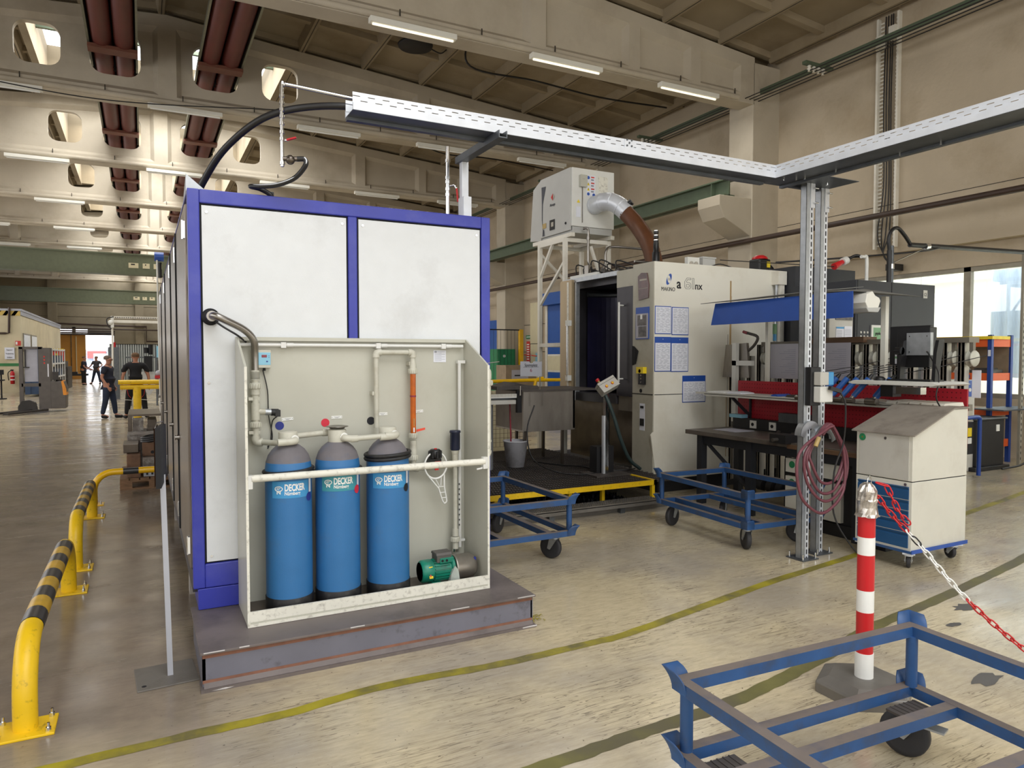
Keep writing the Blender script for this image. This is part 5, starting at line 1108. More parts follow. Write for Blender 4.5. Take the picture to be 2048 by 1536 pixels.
# ------------------------------------------------------------------ far right wall: doors, signs, cabinets behind the platform
WX = XR
def rolldoor(y0, y1, z1, label, n, band=None, box=True):
    b = MB('door_blue'); b.box(WX-.1, y0, 0, WX-.04, y1, z1)
    if band: b.use('door_cream').box(WX-.11, y0, band[0], WX-.1, y1, band[1]); b.use('off_white').box(WX-.112, y0, band[0]-.06, WX-.1, y1, band[0]); b.box(WX-.112, y0, band[1], WX-.1, y1, band[1]+.06)
    if box: b.use('door_blue').box(WX-.45, y0-.25, z1-.05, WX-.02, y1+.1, z1+.35)
    b.use('off_white').box(WX-.14, y1, 0, WX-.02, y1+.12, z1); b.box(WX-.14, y0-.12, 0, WX-.02, y0, z1)
    return struct(b, 'door_%d' % n)
rolldoor(18.9, 21.6, 3.55, '', 2, (1.25, 1.75))
rolldoor(24.9, 28.5, 3.2, '', 3, None, False)
b = MB('door_cream'); b.box(WX-.06, 22.2, 0, WX-.01, 22.95, 2.2); b.box(WX-.04, 22.15, 2.2, WX-.01, 23.0, 3.7); b.use('gap_black').box(WX-.065, 22.2, 2.19, WX-.01, 22.95, 2.21); b.use('display_blue').box(WX-.07, 22.35, 1.1, WX-.06, 22.55, 1.85); b.use('light_grey').box(WX-.068, 22.32, 1.05, WX-.06, 22.58, 1.9); struct(b, 'door_4')
def wsign(y0, y1, z0, z1, m, label, draw=None):
    t = thing('wall_sign', label, 'sign', (WX-.02, (y0+y1)/2, z0)); b = MB(m); b.box(WX-.03, y0, z0, WX-.01, y1, z1); s_ = b.build('sign_board', t)
    if draw: q = MB('white_paint'); draw(q); q.build('pictogram', s_)
X_ = WX-.032
wsign(24.05, 24.5, 2.75, 3.2, 'sign_green', 'green first aid sign with a white cross, upper one', lambda q: (q.box(X_, 24.23, 2.82, X_+.002, 24.32, 3.13), q.box(X_, 24.12, 2.93, X_+.002, 24.43, 3.02)))
wsign(24.05, 24.5, 2.35, 2.7, 'sign_green', 'green sign with white pictograms below the first aid cross', lambda q: (q.box(X_, 24.12, 2.42, X_+.002, 24.25, 2.62), q.box(X_, 24.3, 2.42, X_+.002, 24.43, 2.62)))
wsign(22.2, 22.45, 2.25, 2.5, 'sign_green', 'small green escape route sign over the cream door', lambda q: (q.box(X_, 22.24, 2.29, X_+.002, 22.31, 2.46), q.box(X_, 22.34, 2.29, X_+.002, 22.4, 2.46)))
wsign(22.98, 23.35, 2.4, 2.52, 'sign_green', 'narrow green sign with a white arrow left of the cream door', lambda q: q.box(X_, 23.02, 2.445, X_+.002, 23.3, 2.475))
wsign(23.05, 23.3, 1.55, 2.3, 'sign_red', 'faded red vertical notice left of the cream door', lambda q: [q.box(X_, 23.09, 1.62+.09*k, X_+.002, 23.27, 1.66+.09*k) for k in range(7)])
t = thing('green_locker', 'green metal cabinet beyond the steel tank, beside yellow posts', 'cabinet', (11.5, 22.9, 0))
b = MB('door_blue'); b.use('sign_green'); MT['sign_green']; b.box(11.2, 22.6, 0, 11.9, 23.4, 2.0); b.use('white_paint').cyl((11.45, 22.6, 1.75), (11.45, 22.58, 1.75), .05, n=10); b.box(11.35, 22.59, .45, 11.55, 22.6, .5); b.build('body', t)
t = thing('guard_post', 'yellow guard fence posts with dark mesh beside the green cabinet', 'fence', (11, 23, 0))
for x in (10.55, 12.05): b = MB('fresh_yellow'); b.box(x-.07, 22.4, 0, x+.07, 22.54, 2.7); b.build('post', t)
b = MB('gap_black')
b.box(10.3, 22.45, 2.66, 12.0, 22.48, 2.7)
for k in range(12): b.box(10.4+.14*k, 22.46, .2, 10.406+.14*k, 22.47, 2.7)
b.build('mesh', t)
t = thing('parcel_crate', 'brown cardboard crate with a sign behind the hanging Spannplatz sign', 'crate', (10.8, 20.5, 0))
b = MB('cardboard'); b.box(10.3, 20.2, 0, 11.4, 20.9, 1.45); b.use('paper_grey').box(10.5, 20.18, .9, 11.1, 20.2, 1.3); b.use('ink_black').box(10.6, 20.17, 1.1, 10.95, 20.18, 1.14); b.build('box_body', t)
b = MB('sign_red'); b.tube([(WX-.5, 21.7, 1.75), (WX-.5, 22.6, 1.8)], .02, 6); single(b, 'barrier_rod', 'thin dark red rod in front of the cream door', 'rod')
# ------------------------------------------------------------------ workbench and its surroundings
t = thing('workbench', 'long dark workbench right of the white machine, below the blue canopy', 'workbench', (6.1, 5.3, 0))
b = MB('bench_top'); b.box(5.7, 4.15, .80, 6.45, 6.5, .85); b.use('bench_wood').box(5.695, 4.12, .79, 6.46, 5.0, .835); b.build('tabletop', t, .004)
for x, y in ((5.78, 6.3), (5.78, 5.55), (5.78, 4.25), (6.36, 6.3), (6.36, 4.25)): b = MB('bench_leg'); b.box(x-.04, y-.04, 0, x+.04, y+.04, .8); b.build('leg', t)
b = MB('bench_leg'); b.bar((5.78, 6.25, .74), (5.78, 5.6, .3), .03, .03); b.box(5.76, 4.2, .7, 5.8, 6.3, .79); b.build('brace', t)
b = MB('comp_black'); b.box(6.36, 4.2, .85, 6.42, 6.4, .98); u = b.build('socket_strip', t)
for y in (6.07, 5.78): b = MB('unit_white'); b.box(6.345, y-.045, .87, 6.36, y+.045, .96); b.use('gap_black').cyl((6.345, y, .915), (6.34, y, .915), .02, n=12); b.build('socket', u)
t = thing('under_bench_cabinet', 'white drawer cabinet under the workbench behind the slotted posts', 'cabinet', (6.0, 4.6, 0))
b = MB('comp_black'); b.box(5.82, 4.15, .0, 6.3, 4.2, .78); b.box(5.82, 4.2, .0, 6.35, 5.15, .12); b.box(5.84, 4.16, 0, 6.35, 5.15, .66); b.build('body', t)
for z0, z1 in ((.14, .5), (.54, .68)): b = MB('drawer_white'); b.box(5.80, 4.45, z0, 5.84, 5.1, z1); d = b.build('drawer_front', t); b = MB('sign_green'); b.cyl((5.80, 5.02, z1-.06), (5.796, 5.02, z1-.06), .035, n=14); b.build('round_sticker', d)
b = MB('comp_black'); b.box(5.74, 3.95, 0, 6.3, 4.1, .8); single(b, 'side_panel_stand', 'black panel standing at the right end of the workbench', 'panel')
t = thing('pegboard', 'red perforated tool board behind the workbench', 'tool board', (6.47, 5.2, .98))
b = MB('peg_red'); b.box(6.46, 3.7, .9, 6.48, 6.42, 1.42); b.build('board', t)
b = MB('peg_hole')
for k in range(66):
    for j in range(11):
        y = 3.75+.04*k; z = .93+.045*j; b.add([(6.459, y, z), (6.459, y+.009, z), (6.459, y+.009, z+.009), (6.459, y, z+.009)], [(0, 1, 2, 3)])
b.build('perforation', t)
t = thing('tool_shelf', 'grey narrow shelf in front of the red tool board', 'shelf', (6.25, 5.2, 1.26))
b = MB('light_grey'); b.box(6.08, 3.75, 1.255, 6.45, 6.75, 1.275); b.box(6.08, 3.75, 1.235, 6.095, 6.6, 1.262); b.build('board', t)
for y in (6.2, 4.2): b = MB('bench_leg'); b.bar((6.44, y, 1.0), (6.12, y, 1.25), .025, .03); b.bar((6.44, y, .98), (6.44, y, 1.25), .025, .02); b.build('bracket', t)
for k, (y, w, m, nm, lb) in enumerate(((6.45, .3, 'white_paint', 'paper_stack', 'crumpled white paper at the left end of the grey shelf'), (6.15, .22, 'paper', 'paper_stack', 'flat white sheet on the grey shelf'), (5.55, .1, 'logo_blue', 'blue_cloth', 'small blue cloth on the grey shelf'), (5.3, .2, 'machine_bits', 'small_part', 'dark tool part on the grey shelf'), (4.45, .5, 'off_white', 'foam_insert', 'long white foam insert with notches at the right end of the grey shelf'))):
    b = MB(m); b.prism([(y-w/2, 1.276), (y+w/2, 1.276), (y+w/2*.8, 1.29+.01*k % .02), (y, 1.3), (y-w/2*.9, 1.288)], 'x', 6.12, 6.34); single(b, nm, lb, nm.replace('_', ' '))
b = MB('off_white')
for k in range(5): b.prism([(6.05, 1.278), (6.35, 1.278), (6.33, 1.31), (6.07, 1.305)], 'y', 3.66+.11*k, 3.75+.11*k)
single(b, 'foam_comb', 'row of white foam wedges on the shelf below the monitor', 'foam')
b = MB('paper_grey'); b.box(5.95, 5.95, .851, 6.25, 6.3, .856); single(b, 'bench_paper', 'sheet of paper lying on the workbench at its left end', 'paper')
b = MB('machine_bits'); b.cyl((6.0, 5.4, .87), (6.2, 5.55, .88), .02, n=8); b.box(5.95, 5.3, .85, 6.1, 5.42, .88); b.box(6.1, 5.2, .85, 6.2, 5.3, .9); single(b, 'bench_tools', 'few small tools on the middle of the workbench', 'tool')
b = MB('tool_blue'); b.use('display_blue').box(6.3, 6.2, .98, 6.4, 6.4, 1.02); single(b, 'blue_box_lid', 'light blue flat box on the black socket strip', 'box')
b = MB('galv_dark'); b.box(6.3, 5.3, .98, 6.42, 5.65, 1.08); single(b, 'grey_bin', 'dark grey bin on the socket strip in front of the red board', 'bin')
b = MB('light_grey'); b.box(5.85, 4.18, .836, 6.05, 4.3, .92); single(b, 'white_box', 'small white box on the right end of the workbench', 'box')
# vise + bracket on the bench front
b = MB('comp_black'); b.box(5.62, 4.95, .84, 5.8, 5.15, .93); b.use('machine_bits').cyl((5.55, 5.05, .88), (5.75, 5.05, .88), .018, n=8); single(b, 'vise', 'small dark vise on the front edge of the workbench', 'vise')
# profile rack with balancers behind the bench
t = thing('profile_rack', 'row of grey aluminium uprights with round reels behind the red tool board', 'rack', (6.9, 5.4, 0))
ys = [6.95-.165*k for k in range(19)]
for k, y in enumerate(ys):
    b = MB('alu'); zt = 1.72 if k < 3 else 1.86
    b.box(6.84, y-.028, .1, 6.92, y+.028, zt); b.use('alu_dark').box(6.835, y-.006, .1, 6.84, y+.006, zt); b.use('alu').box(6.84, y-.034, .1, 6.87, y+.034, zt); b.build('upright', t)
    if k > 2:
        b = MB('cab_beige'); b.lathe([(.0, -.03), (.07, -.03), (.078, -.02), (.05, 0), (.078, .02), (.07, .03), (0, .03)], (6.87, y-.083, 1.69), 20, (0, 1, 0)); b.use('alu_dark').box(6.85, y-.1, 1.7, 6.89, y-.066, 1.84); b.build('reel', t)
        b = MB('paper'); b.box(6.95, y-.12, 1.32, 6.955, y-.04, 1.58); b.build('white_strip', t)
b = MB('alu_dark'); b.box(6.82, 3.9, 1.84, 6.98, 6.4, 1.89); b.box(6.84, 3.9, 1.2, 6.9, 6.95, 1.26); b.use('bench_wood').box(6.76, 4.95, 1.86, 6.98, 5.75, 1.92); b.build('top_beam', t)
b = MB('tyre')
for k in range(12): b.cyl((6.8, 6.6-.15*k, .12), (6.8, 6.68-.15*k, .12), .07, n=12)
b.build('bottom_roller', t)
b = MB('unit_white'); b.box(6.55, 6.55, .9, 6.6, 6.62, 1.88); b.box(6.55, 6.3, 1.6, 6.6, 6.62, 1.66); single(b, 'white_post', 'short white square post at the left end of the aluminium rack', 'post')
b = MB('stainless'); b.T = None; b.prism([(6.4, 1.45), (6.85, 1.45), (6.8, 1.86), (6.45, 1.88)], 'x', 6.62, 6.66); single(b, 'plastic_cover', 'dull translucent cover behind the white post', 'cover')
for k, (y, w, lb) in enumerate(((5.95, .42, 'grey folded sheet clipped in front of the reels, left of the slotted posts'), (5.25, .36, 'grey folded sheet partly hidden behind the slotted posts'))):
    tt = thing('paper_sheet', lb, 'document', (6.72, y, 1.45)); b = MB('paper_grey'); b.box(6.72, y-w/2, 1.45, 6.725, y+w/2, 1.86); b.use('paper_ink')
    for j in range(14): b.box(6.7185, y-w/2+.05, 1.5+.022*j, 6.72, y-w/2+.05+.2*((j*5 % 7)/7+.3), 1.503+.022*j)
    b.build('sheet', tt)
tl = ['leftmost blue screwdriver tool hanging over the bench shelf', 'upright blue screwdriver tool, second from the left', 'blue screwdriver tool just right of the upright one', 'blue screwdriver tool in the middle of the hanging row', 'blue screwdriver tool with a white nose', 'blue screwdriver tool second from the right', 'big rightmost blue screwdriver tool under the monitor tray']
for k, (y, s_) in enumerate(((5.02, 1), (4.86, 1.15), (4.78, 1), (4.66, 1), (4.55, 1), (4.43, 1), (4.2, 1.25))):
    t = thing('power_screwdriver', tl[k], 'tool', (6.05, y, 1.3), 'blue tools hanging over the shelf'); top = Vector((6.1, y-.03 if k != 0 else y+.02, 1.5)); bot = Vector((6.0, y+.06, 1.33)); q = (top-bot).normalized()
    b = MB('tool_blue'); b.cyl(bot, top, .024*s_, .028*s_, n=14); b.build('handle', t)
    b = MB('cable_black'); b.cyl(top, top+q*.05, .022, .012, n=10); b.tube([top+q*.05, Vector((6.5, y-.25, 1.62)), Vector((6.84, y-.45, 1.72))], .004, 5); b.build('cable', t)
    b = MB('steel'); b.cyl(bot, bot-q*.04, .018*s_, n=12); c_ = bot-q*.05; b.cyl(c_+Vector((0, .045*s_, .0)), c_-Vector((0, .045*s_, .0)), .026*s_, n=14); b.build('nose', t)
# canopy
t = thing('canopy', 'dark blue tilted canopy board over the workbench', 'canopy', (6.1, 5.4, 2.2))
b = MB('canopy_blue'); b.add([(5.88, 6.28, 2.075), (5.88, 4.42, 2.075), (5.98, 4.5, 2.33), (5.98, 6.32, 2.33), (5.89, 6.28, 2.075), (5.89, 4.42, 2.075), (5.99, 4.5, 2.33), (5.99, 6.32, 2.33)], [(0, 1, 2, 3), (7, 6, 5, 4), (0, 3, 7, 4), (1, 5, 6, 2), (0, 4, 5, 1), (3, 2, 6, 7)]); b.build('front_board', t)
b = MB('canopy_under'); b.add([(5.92, 6.5, 2.335), (5.96, 4.95, 2.36), (6.75, 4.95, 2.44), (6.75, 6.5, 2.42), (5.92, 6.5, 2.342), (5.96, 4.95, 2.367), (6.75, 4.95, 2.447), (6.75, 6.5, 2.427)], [(0, 3, 2, 1), (4, 5, 6, 7), (0, 1, 5, 4), (1, 2, 6, 5), (2, 3, 7, 6), (3, 0, 4, 7)]); b.add([(6.0, 4.5, 2.33), (6.75, 4.3, 2.29), (6.75, 4.95, 2.42), (6.0, 4.95, 2.36)], [(0, 1, 2, 3), (3, 2, 1, 0)]); b.build('roof_sheet', t)
b = MB('drawer_white'); b.box(6.50, 4.52, .9, 6.55, 4.57, 2.3); b.build('support_post', t)
b = MB('drawer_white'); b.box(6.5, 6.0, .9, 6.54, 6.04, 2.3); b.build('support_post', t)
t = thing('hood_lamp', 'grey-white enclosed lamp at the right end of the blue canopy', 'lamp', (6.2, 4.5, 2.25))
b = MB('lamp_white'); b.prism([(6.06, 2.22), (6.1, 2.16), (6.24, 2.16), (6.28, 2.24), (6.26, 2.27), (6.2, 2.29), (6.16, 2.33), (6.08, 2.3)], 'y', 4.42, 4.9); b.use('unit_grey').prism([(6.07, 2.17), (6.1, 2.13), (6.24, 2.13), (6.28, 2.18)], 'y', 4.415, 4.9); b.build('lamp_body', t, .006)
# machine tool black cabinets
def bcab(x0, x1, y0, y1, z1, seams, label):
    t = thing('control_cabinet', label, 'cabinet', ((x0+x1)/2, (y0+y1)/2, 0)); b = MB('cab_black'); b.box(x0, y0, 0, x1, y1, z1); b.use('gap_black')
    for s_ in seams: b.box(s_-.005, y0-.002, .1, s_+.005, y0+.002, z1)
    b.build('body', t); return t
c = bcab(7.5, 9.02, 5.6, 6.55, 2.62, (8.16, 7.53), 'big black cabinet with a CE mark behind the monitor')
b = MB('light_grey'); b.box(8.78, 5.594, 2.45, 8.86, 5.599, 2.55); pl = b.build('ce_plate', c); text('CE', 'ce_mark', pl, (8.79, 5.593, 2.475), .06, 'ink_black', xs=.8)
b = MB('light_grey')
for dx in (0, .06, .12):
    for dz in (0, .05, .1): b.cyl((7.6+dx, 5.6, 2.0-dz), (7.6+dx, 5.595, 2.0-dz), .014, n=10)
b.box(7.63, 5.594, 1.84, 7.7, 5.599, 1.86); b.build('keypad', c)
b = MB('unit_white'); b.box(7.78, 5.585, 1.79, 8.06, 5.599, 2.09); b.use('screen_green').box(7.81, 5.583, 1.83, 8.06, 5.585, 2.06); pl = b.build('green_notice', c)
text('geplante', 'notice_lettering', pl, (7.84, 5.582, 1.975), .052, 'ink_black', bold=.0008, xs=.9); text('Maschine', 'notice_lettering', pl, (7.835, 5.582, 1.89), .052, 'ink_black', bold=.0008, xs=.9)
bcab(7.75, 8.95, 6.7, 7.6, 2.92, (8.36,), 'second black cabinet, taller and farther back behind the slotted posts')
b = MB('machine_dark'); b.box(8.05, 7.7, 0, 8.8, 8.8, 2.9); single(b, 'dark_panel_box', 'brown-grey machine box between the white machine and black cabinets', 'machine')
t = thing('notice_board', 'grey board with dark photos and two printed sheets behind the slotted posts', 'board', (7.15, 5.5, 1.85))
b = MB('light_grey'); b.box(6.92, 5.5, 1.9, 7.32, 5.53, 2.4); b.build('board', t); b = MB('photo_grey'); b.box(7.02, 5.49, 2.13, 7.3, 5.5, 2.36); b.build('photo', t)
b = MB('paper'); b.box(7.03, 5.492, 1.92, 7.16, 5.5, 2.05); b.use('sticker_blue').box(7.03, 5.49, 2.03, 7.16, 5.492, 2.05); b.use('paper_ink')
for k in range(6): b.box(7.04, 5.491, 1.935+.014*k, 7.13, 5.492, 1.938+.014*k)
b.build('blue_headed_sheet', t); b = MB('paper'); b.box(7.17, 5.492, 1.92, 7.3, 5.5, 2.06); b.use('paper_ink')
for k in range(7): b.box(7.18, 5.491, 1.93+.015*k, 7.28, 5.492, 1.933+.015*k)
b.build('printed_sheet', t)
b = MB('screen_green'); b.cyl((6.72, 6.1, 1.98), (6.72, 6.1, 2.1), .025, n=12); b.use('chrome').cyl((6.72, 6.1, 2.1), (6.72, 6.1, 2.16), .01, n=8); b.use('sticker_blue').cyl((6.72, 6.1, 1.9), (6.72, 6.1, 1.98), .02, n=12); single(b, 'spray_bottle', 'small green and blue bottle hanging under the canopy', 'bottle')
b = MB('machine_bits'); b.tube(bez([(6.65, 6.5, 1.75), (6.65, 6.35, 1.85), (6.65, 6.3, 1.95), (6.64, 6.45, 2.0)], 10), .018, 7); b.use('display_red').tube([(6.64, 6.45, 2.0), (6.64, 6.52, 2.02)], .02, 7); single(b, 'flexible_lamp_arm', 'grey jointed arm with a red tip in front of the white machine', 'arm')
# monitor and tray
t = thing('monitor', 'black monitor seen from behind on a bracket over a white tray', 'monitor', (6.1, 4.05, 1.5))
b = MB('black_plastic'); b.box(6.28, 3.93, 1.63, 6.32, 4.32, 1.99); b.box(6.18, 3.87, 1.61, 6.28, 4.18, 1.97); b.build('screen_back', t, .005)
b = MB('galv'); b.box(6.14, 3.84, 1.72, 6.18, 4.06, 1.92); b.use('chrome')
for y, z in ((3.87, 1.75), (4.03, 1.75), (3.87, 1.89), (4.03, 1.89)): b.cyl((6.14, y, z), (6.135, y, z), .006, n=8)
b.build('mount_plate', t)
b = MB('black_plastic'); b.prism([(6.05, 1.49), (6.1, 1.49), (6.15, 1.72), (6.18, 1.86), (6.1, 1.85), (6.07, 1.74)], 'y', 4.06, 4.09); b.cyl((6.08, 4.06, 1.76), (6.08, 4.12, 1.76), .035, n=16); b.build('mount_arm', t); b = MB('black_plastic'); b.prism([(6.05, 1.49), (6.1, 1.49), (6.15, 1.72), (6.18, 1.86), (6.1, 1.85), (6.07, 1.74)], 'y', 3.74, 3.77); b.build('mount_arm', t)
b = MB('paper'); b.box(6.275, 4.24, 1.64, 6.279, 4.26, 1.73); b.use('screen_green').box(6.274, 4.24, 1.69, 6.278, 4.26, 1.71); b.build('label', t)
t = thing('keyboard_tray', 'white keyboard tray below the monitor', 'tray', (6.1, 4.0, 1.46))
b = MB('unit_white'); b.prism([(3.66, 1.455), (4.42, 1.455), (4.46, 1.468), (4.4, 1.49), (3.66, 1.49), (3.6, 1.47)], 'x', 5.88, 6.34); b.build('tray_plate', t, .004)
b = MB('black_plastic'); b.box(6.0, 3.75, 1.49, 6.2, 4.15, 1.505); b.lathe([(.05, 0), (.05, .02), (.03, .035), (0, .04)], (6.0, 4.22, 1.49), 14); b.build('keyboard', t)
b = MB('chrome'); b.box(5.92, 3.78, 1.38, 6.0, 4.02, 1.44); b.use('black_plastic').box(5.9, 4.02, 1.35, 6.02, 4.14, 1.45); b.build('tray_arm', t)
pipe('monitor_cable', bez([(6.1, 3.84, 1.75), (6.05, 3.72, 1.6), (5.98, 3.66, 1.5), (5.95, 3.66, 1.35), (6.1, 3.66, 1.2)], 18), .006, 'cable_black', 'thin black cable hanging from the monitor', 'cable')
# drawer trolley
t = thing('drawer_trolley', 'white trolley with blue drawers and a sloping grey lid', 'trolley', (5.75, 3.75, 0))
b = MB('drawer_white'); b.box(5.402, 3.5, .15, 6.13, 4.0, .705); b.prism([(5.402, .712), (6.13, .712), (6.13, 1.272), (5.93, 1.272), (5.402, 1.085)], 'y', 3.5, 4.0); b.use('gap_black').box(5.41, 3.505, .704, 6.12, 3.995, .713); b.build('body', t, .004)
b = MB('lid_grey'); b.add([(5.375, 3.47, 1.085), (5.375, 4.03, 1.085), (5.93, 4.03, 1.285), (5.93, 3.49, 1.285), (6.14, 4.03, 1.288), (6.14, 3.49, 1.288), (5.375, 3.47, 1.075), (5.375, 4.03, 1.075), (5.93, 4.03, 1.275), (5.93, 3.49, 1.275), (6.14, 4.03, 1.276), (6.14, 3.49, 1.276)], [(0, 3, 2, 1), (3, 5, 4, 2), (6, 7, 8, 9), (9, 8, 10, 11), (0, 6, 9, 3), (3, 9, 11, 5), (0, 1, 7, 6), (1, 2, 8, 7), (2, 4, 10, 8), (5, 11, 10, 4)]); b.build('lid', t)
b = MB('light_grey'); b.box(5.396, 3.53, .72, 5.402, 3.97, 1.07); b.use('chrome').cyl((5.396, 3.73, 1.04), (5.39, 3.73, 1.04), .012, n=10); d = b.build('front_flap', t)
b = MB('sign_green'); b.cyl((5.396, 3.94, 1.03), (5.392, 3.94, 1.03), .03, n=18); b.use('chip_gold').cyl((5.392, 3.94, 1.03), (5.391, 3.94, 1.03), .008, n=8); b.build('round_sticker', d)
zz = [.165, .255, .335, .415, .495, .575, .665]
zz = [.17, .30, .39, .475, .56, .67]
for k in range(5):
    b = MB('drawer_blue'); z0, z1 = zz[k]+.006, zz[k+1]-.002; b.prism([(5.402, z0), (5.392, z0), (5.392, z1-.035), (5.399, z1-.022), (5.386, z1-.004), (5.402, z1)], 'y', 3.525, 3.975); b.build('drawer', t)
b = MB('dolly_blue'); b.box(5.39, 3.49, .135, 6.14, 4.01, .155); b.use('logo_blue').box(5.39, 3.485, .135, 6.14, 3.49, .165); b.use('chrome').cyl((5.395, 3.55, .685), (5.388, 3.55, .685), .012, n=10); b.build('base_rail', t)
def caster(t, x, y, top, r, a, rim='hub', fork='galv', wname='wheel', w=.045, brake=False):
    M = Matrix.Translation((x, y, 0)) @ Matrix.Rotation(a, 4, 'Z')
    b = MB(fork); b.T = M; b.box(-.055, -.045, top-.012, .055, .045, top); b.cyl((0, 0, top-.03), (0, 0, top-.01), .035, n=14)
    for s_ in (-1, 1): y0 = s_*(w/2+.008); b.prism([(-.035, top-.03), (.035, top-.03), (.055, r-.012), (.03, r-.02), (.015, r)], 'y', y0-.003, y0+.003)
    b.cyl((.035, -w/2-.014, r), (.035, w/2+.014, r), .009, n=10)
    if brake: b.box(-.12, -.03, r*1.55, -.02, .03, r*1.55+.008)
    c = b.build('caster_fork', t)
    b = MB('tyre'); b.T = M; b.lathe([(r*.74, -w/2), (r*.94, -w/2), (r, -w/3), (r, w/3), (r*.94, w/2), (r*.74, w/2)], (.035, 0, r), 30, (0, 1, 0)); b.use(rim); b.lathe([(r*.74, -w/2+.004), (r*.62, -w/2+.012), (r*.25, -w/2+.012), (r*.22, -w/2), (0, -w/2)], (.035, 0, r), 24, (0, 1, 0)); b.lathe([(r*.74, w/2-.004), (r*.62, w/2-.012), (r*.25, w/2-.012), (r*.22, w/2), (0, w/2)], (.035, 0, r), 24, (0, 1, 0))
    for i in range(5): q = 2*PI*i/5; b.bar((.035+r*.2*math.cos(q), 0, r+r*.2*math.sin(q)), (.035+r*.7*math.cos(q), 0, r+r*.7*math.sin(q)), w-.006, r*.12, up=(-math.sin(q), 0, math.cos(q)))
    b.build(wname, c)
for x, y, a in ((5.45, 3.55, .6), (6.05, 3.55, 1.2), (5.45, 3.95, 0), (6.05, 3.95, .4)): caster(t, x, y, .135, .058, a, 'chrome', 'galv_bright', w=.03)
b = MB('unit_grey'); b.box(6.25, 3.98, .02, 6.32, 4.05, .92); b.box(6.1, 3.9, .9, 6.4, 4.1, .94); b.use('light_grey').bar((6.15, 4.0, .03), (6.62, 3.85, .03), .06, .05); single(b, 'side_stand', 'light grey stand with a foot bar right behind the drawer trolley', 'stand')
# hoses on the posts
t = thing('hose_holder', 'half-round aluminium hose hanger on the slotted posts', 'hose hanger', (5.05, 4.1, 1.1))
for cx, cy, cz, r in ((5.10, 4.08, 1.0, .13), (4.95, 4.1, 1.05, .12)):
    b = MB('galv'); P = [(cx+r*math.cos(a), cz+r*math.sin(a)) for a in [PI*i/14 for i in range(15)]]; Q = [(cx+(r-.045)*math.cos(a), cz-.02+(r-.045)*math.sin(a)) for a in [PI*i/14 for i in range(15)]]
    b.poly([P+Q[::-1]], lambda x, z: (x, cy, z)); b.poly([P+Q[::-1]], lambda x, z: (x, cy-.006, z)); b.add([(x, cy, z) for x, z in P]+[(x, cy+.06, z) for x, z in P], [(i, i+1, 16+i, 15+i) for i in range(14)], True); b.build('arch', t)
b = MB('hose_red')
loops = [(4.98, .86, .17, .33), (5.05, .79, .18, .26), (5.04, .74, .22, .34), (5.02, .98, .16, .17)]
P = []
P += [(5.10+.11*math.cos(a), 4.03, .98+.13*math.sin(a)) for a in [PI*.8, PI*.5, PI*.2]]
for k, (x0, x1, zb) in enumerate(((4.84, 5.25, .66), (4.80, 5.24, .58), (4.76, 5.26, .52), (4.67, 5.22, .43))):
    xc = (x0+x1)/2
    P += [(x1, 4.02-.012*k, .9), (x1-.01, 4.01-.012*k, zb+.16), (xc+.08, 4.0-.012*k, zb+.01), (xc-.08, 4.0-.012*k, zb+.01), (x0+.02, 4.01-.012*k, zb+.17), (x0+.01, 4.02-.012*k, .92), (5.0, 4.03-.012*k, 1.1), (5.1, 4.03-.012*k, 1.13)]
b.tube(bez(P, len(P)*7), .0125, 8); b.use('gold_label').cyl((4.83, 3.95, .98), (4.87, 3.95, 1.05), .018, n=10)
single(b, 'air_hose', 'coiled dark red air hose hanging on the slotted posts', 'hose')
t = thing('reader_box', 'grey and blue device clamped between the slotted posts', 'box', (5.0, 4.08, 1.4))
b = MB('comp_black'); b.box(4.9, 4.06, 1.3, 5.02, 4.12, 1.62); b.use('light_grey').box(4.93, 3.99, 1.47, 5.03, 4.06, 1.58); b.use('sticker_blue').box(5.03, 3.99, 1.47, 5.09, 4.05, 1.58); b.use('unit_white').box(4.93, 3.99, 1.33, 5.08, 4.06, 1.46); b.build('body', t, .006)
b = MB('black_plastic'); b.bar((5.0, 3.96, 1.45), (5.12, 3.95, 1.42), .03, .03); b.build('scanner_head', t)
b = MB('cable_black'); b.tube(bez([(5.12, 3.95, 1.41), (5.16, 3.93, 1.3), (5.17, 3.95, 1.0), (5.1, 3.98, .75), (5.1, 3.98, .4), (5.2, 3.9, .15), (5.34, 3.85, .01), (5.6, 4.0, .008), (6.0, 4.3, .008)], 40), .007, 6); b.build('cable', t)
# orange and blue storage rack, compressor, chiller
t = thing('storage_rack', 'blue and orange storage rack by the right windows', 'rack', (12.1, 7.0, 0))
for x, y in ((11.95, 6.5), (12.5, 6.5), (11.95, 7.9), (12.5, 7.9)): b = MB('rack_blue'); b.box(x-.03, y-.03, 0, x+.03, y+.03, 2.06); b.build('upright', t)
for z in (1.96, 1.42, .86, .35):
    b = MB('rack_orange'); b.box(11.93, 6.5, z-.09, 11.97, 7.9, z+.03); b.box(11.95, 6.48, z-.09, 12.5, 6.52, z+.03); b.use('cardboard').box(11.96, 6.5, z, 12.5, 7.9, z+.02); b.build('shelf_level', t)
b = MB('logo_blue'); b.box(11.92, 6.8, 1.36, 11.93, 7.0, 1.42); b.use('paper').box(11.915, 6.48, 1.72, 11.92, 6.52, 1.82); b.build('label', t)
b = MB('cardboard'); b.box(12.46, 6.5, 1.42, 12.48, 7.9, 1.9); b.build('back_board', t)
b = MB('warn_yellow'); b.box(11.9, 6.45, 1.99, 12.4, 7.8, 2.04); single(b, 'yellow_tray', 'long yellow tray on top of the orange rack', 'tray')
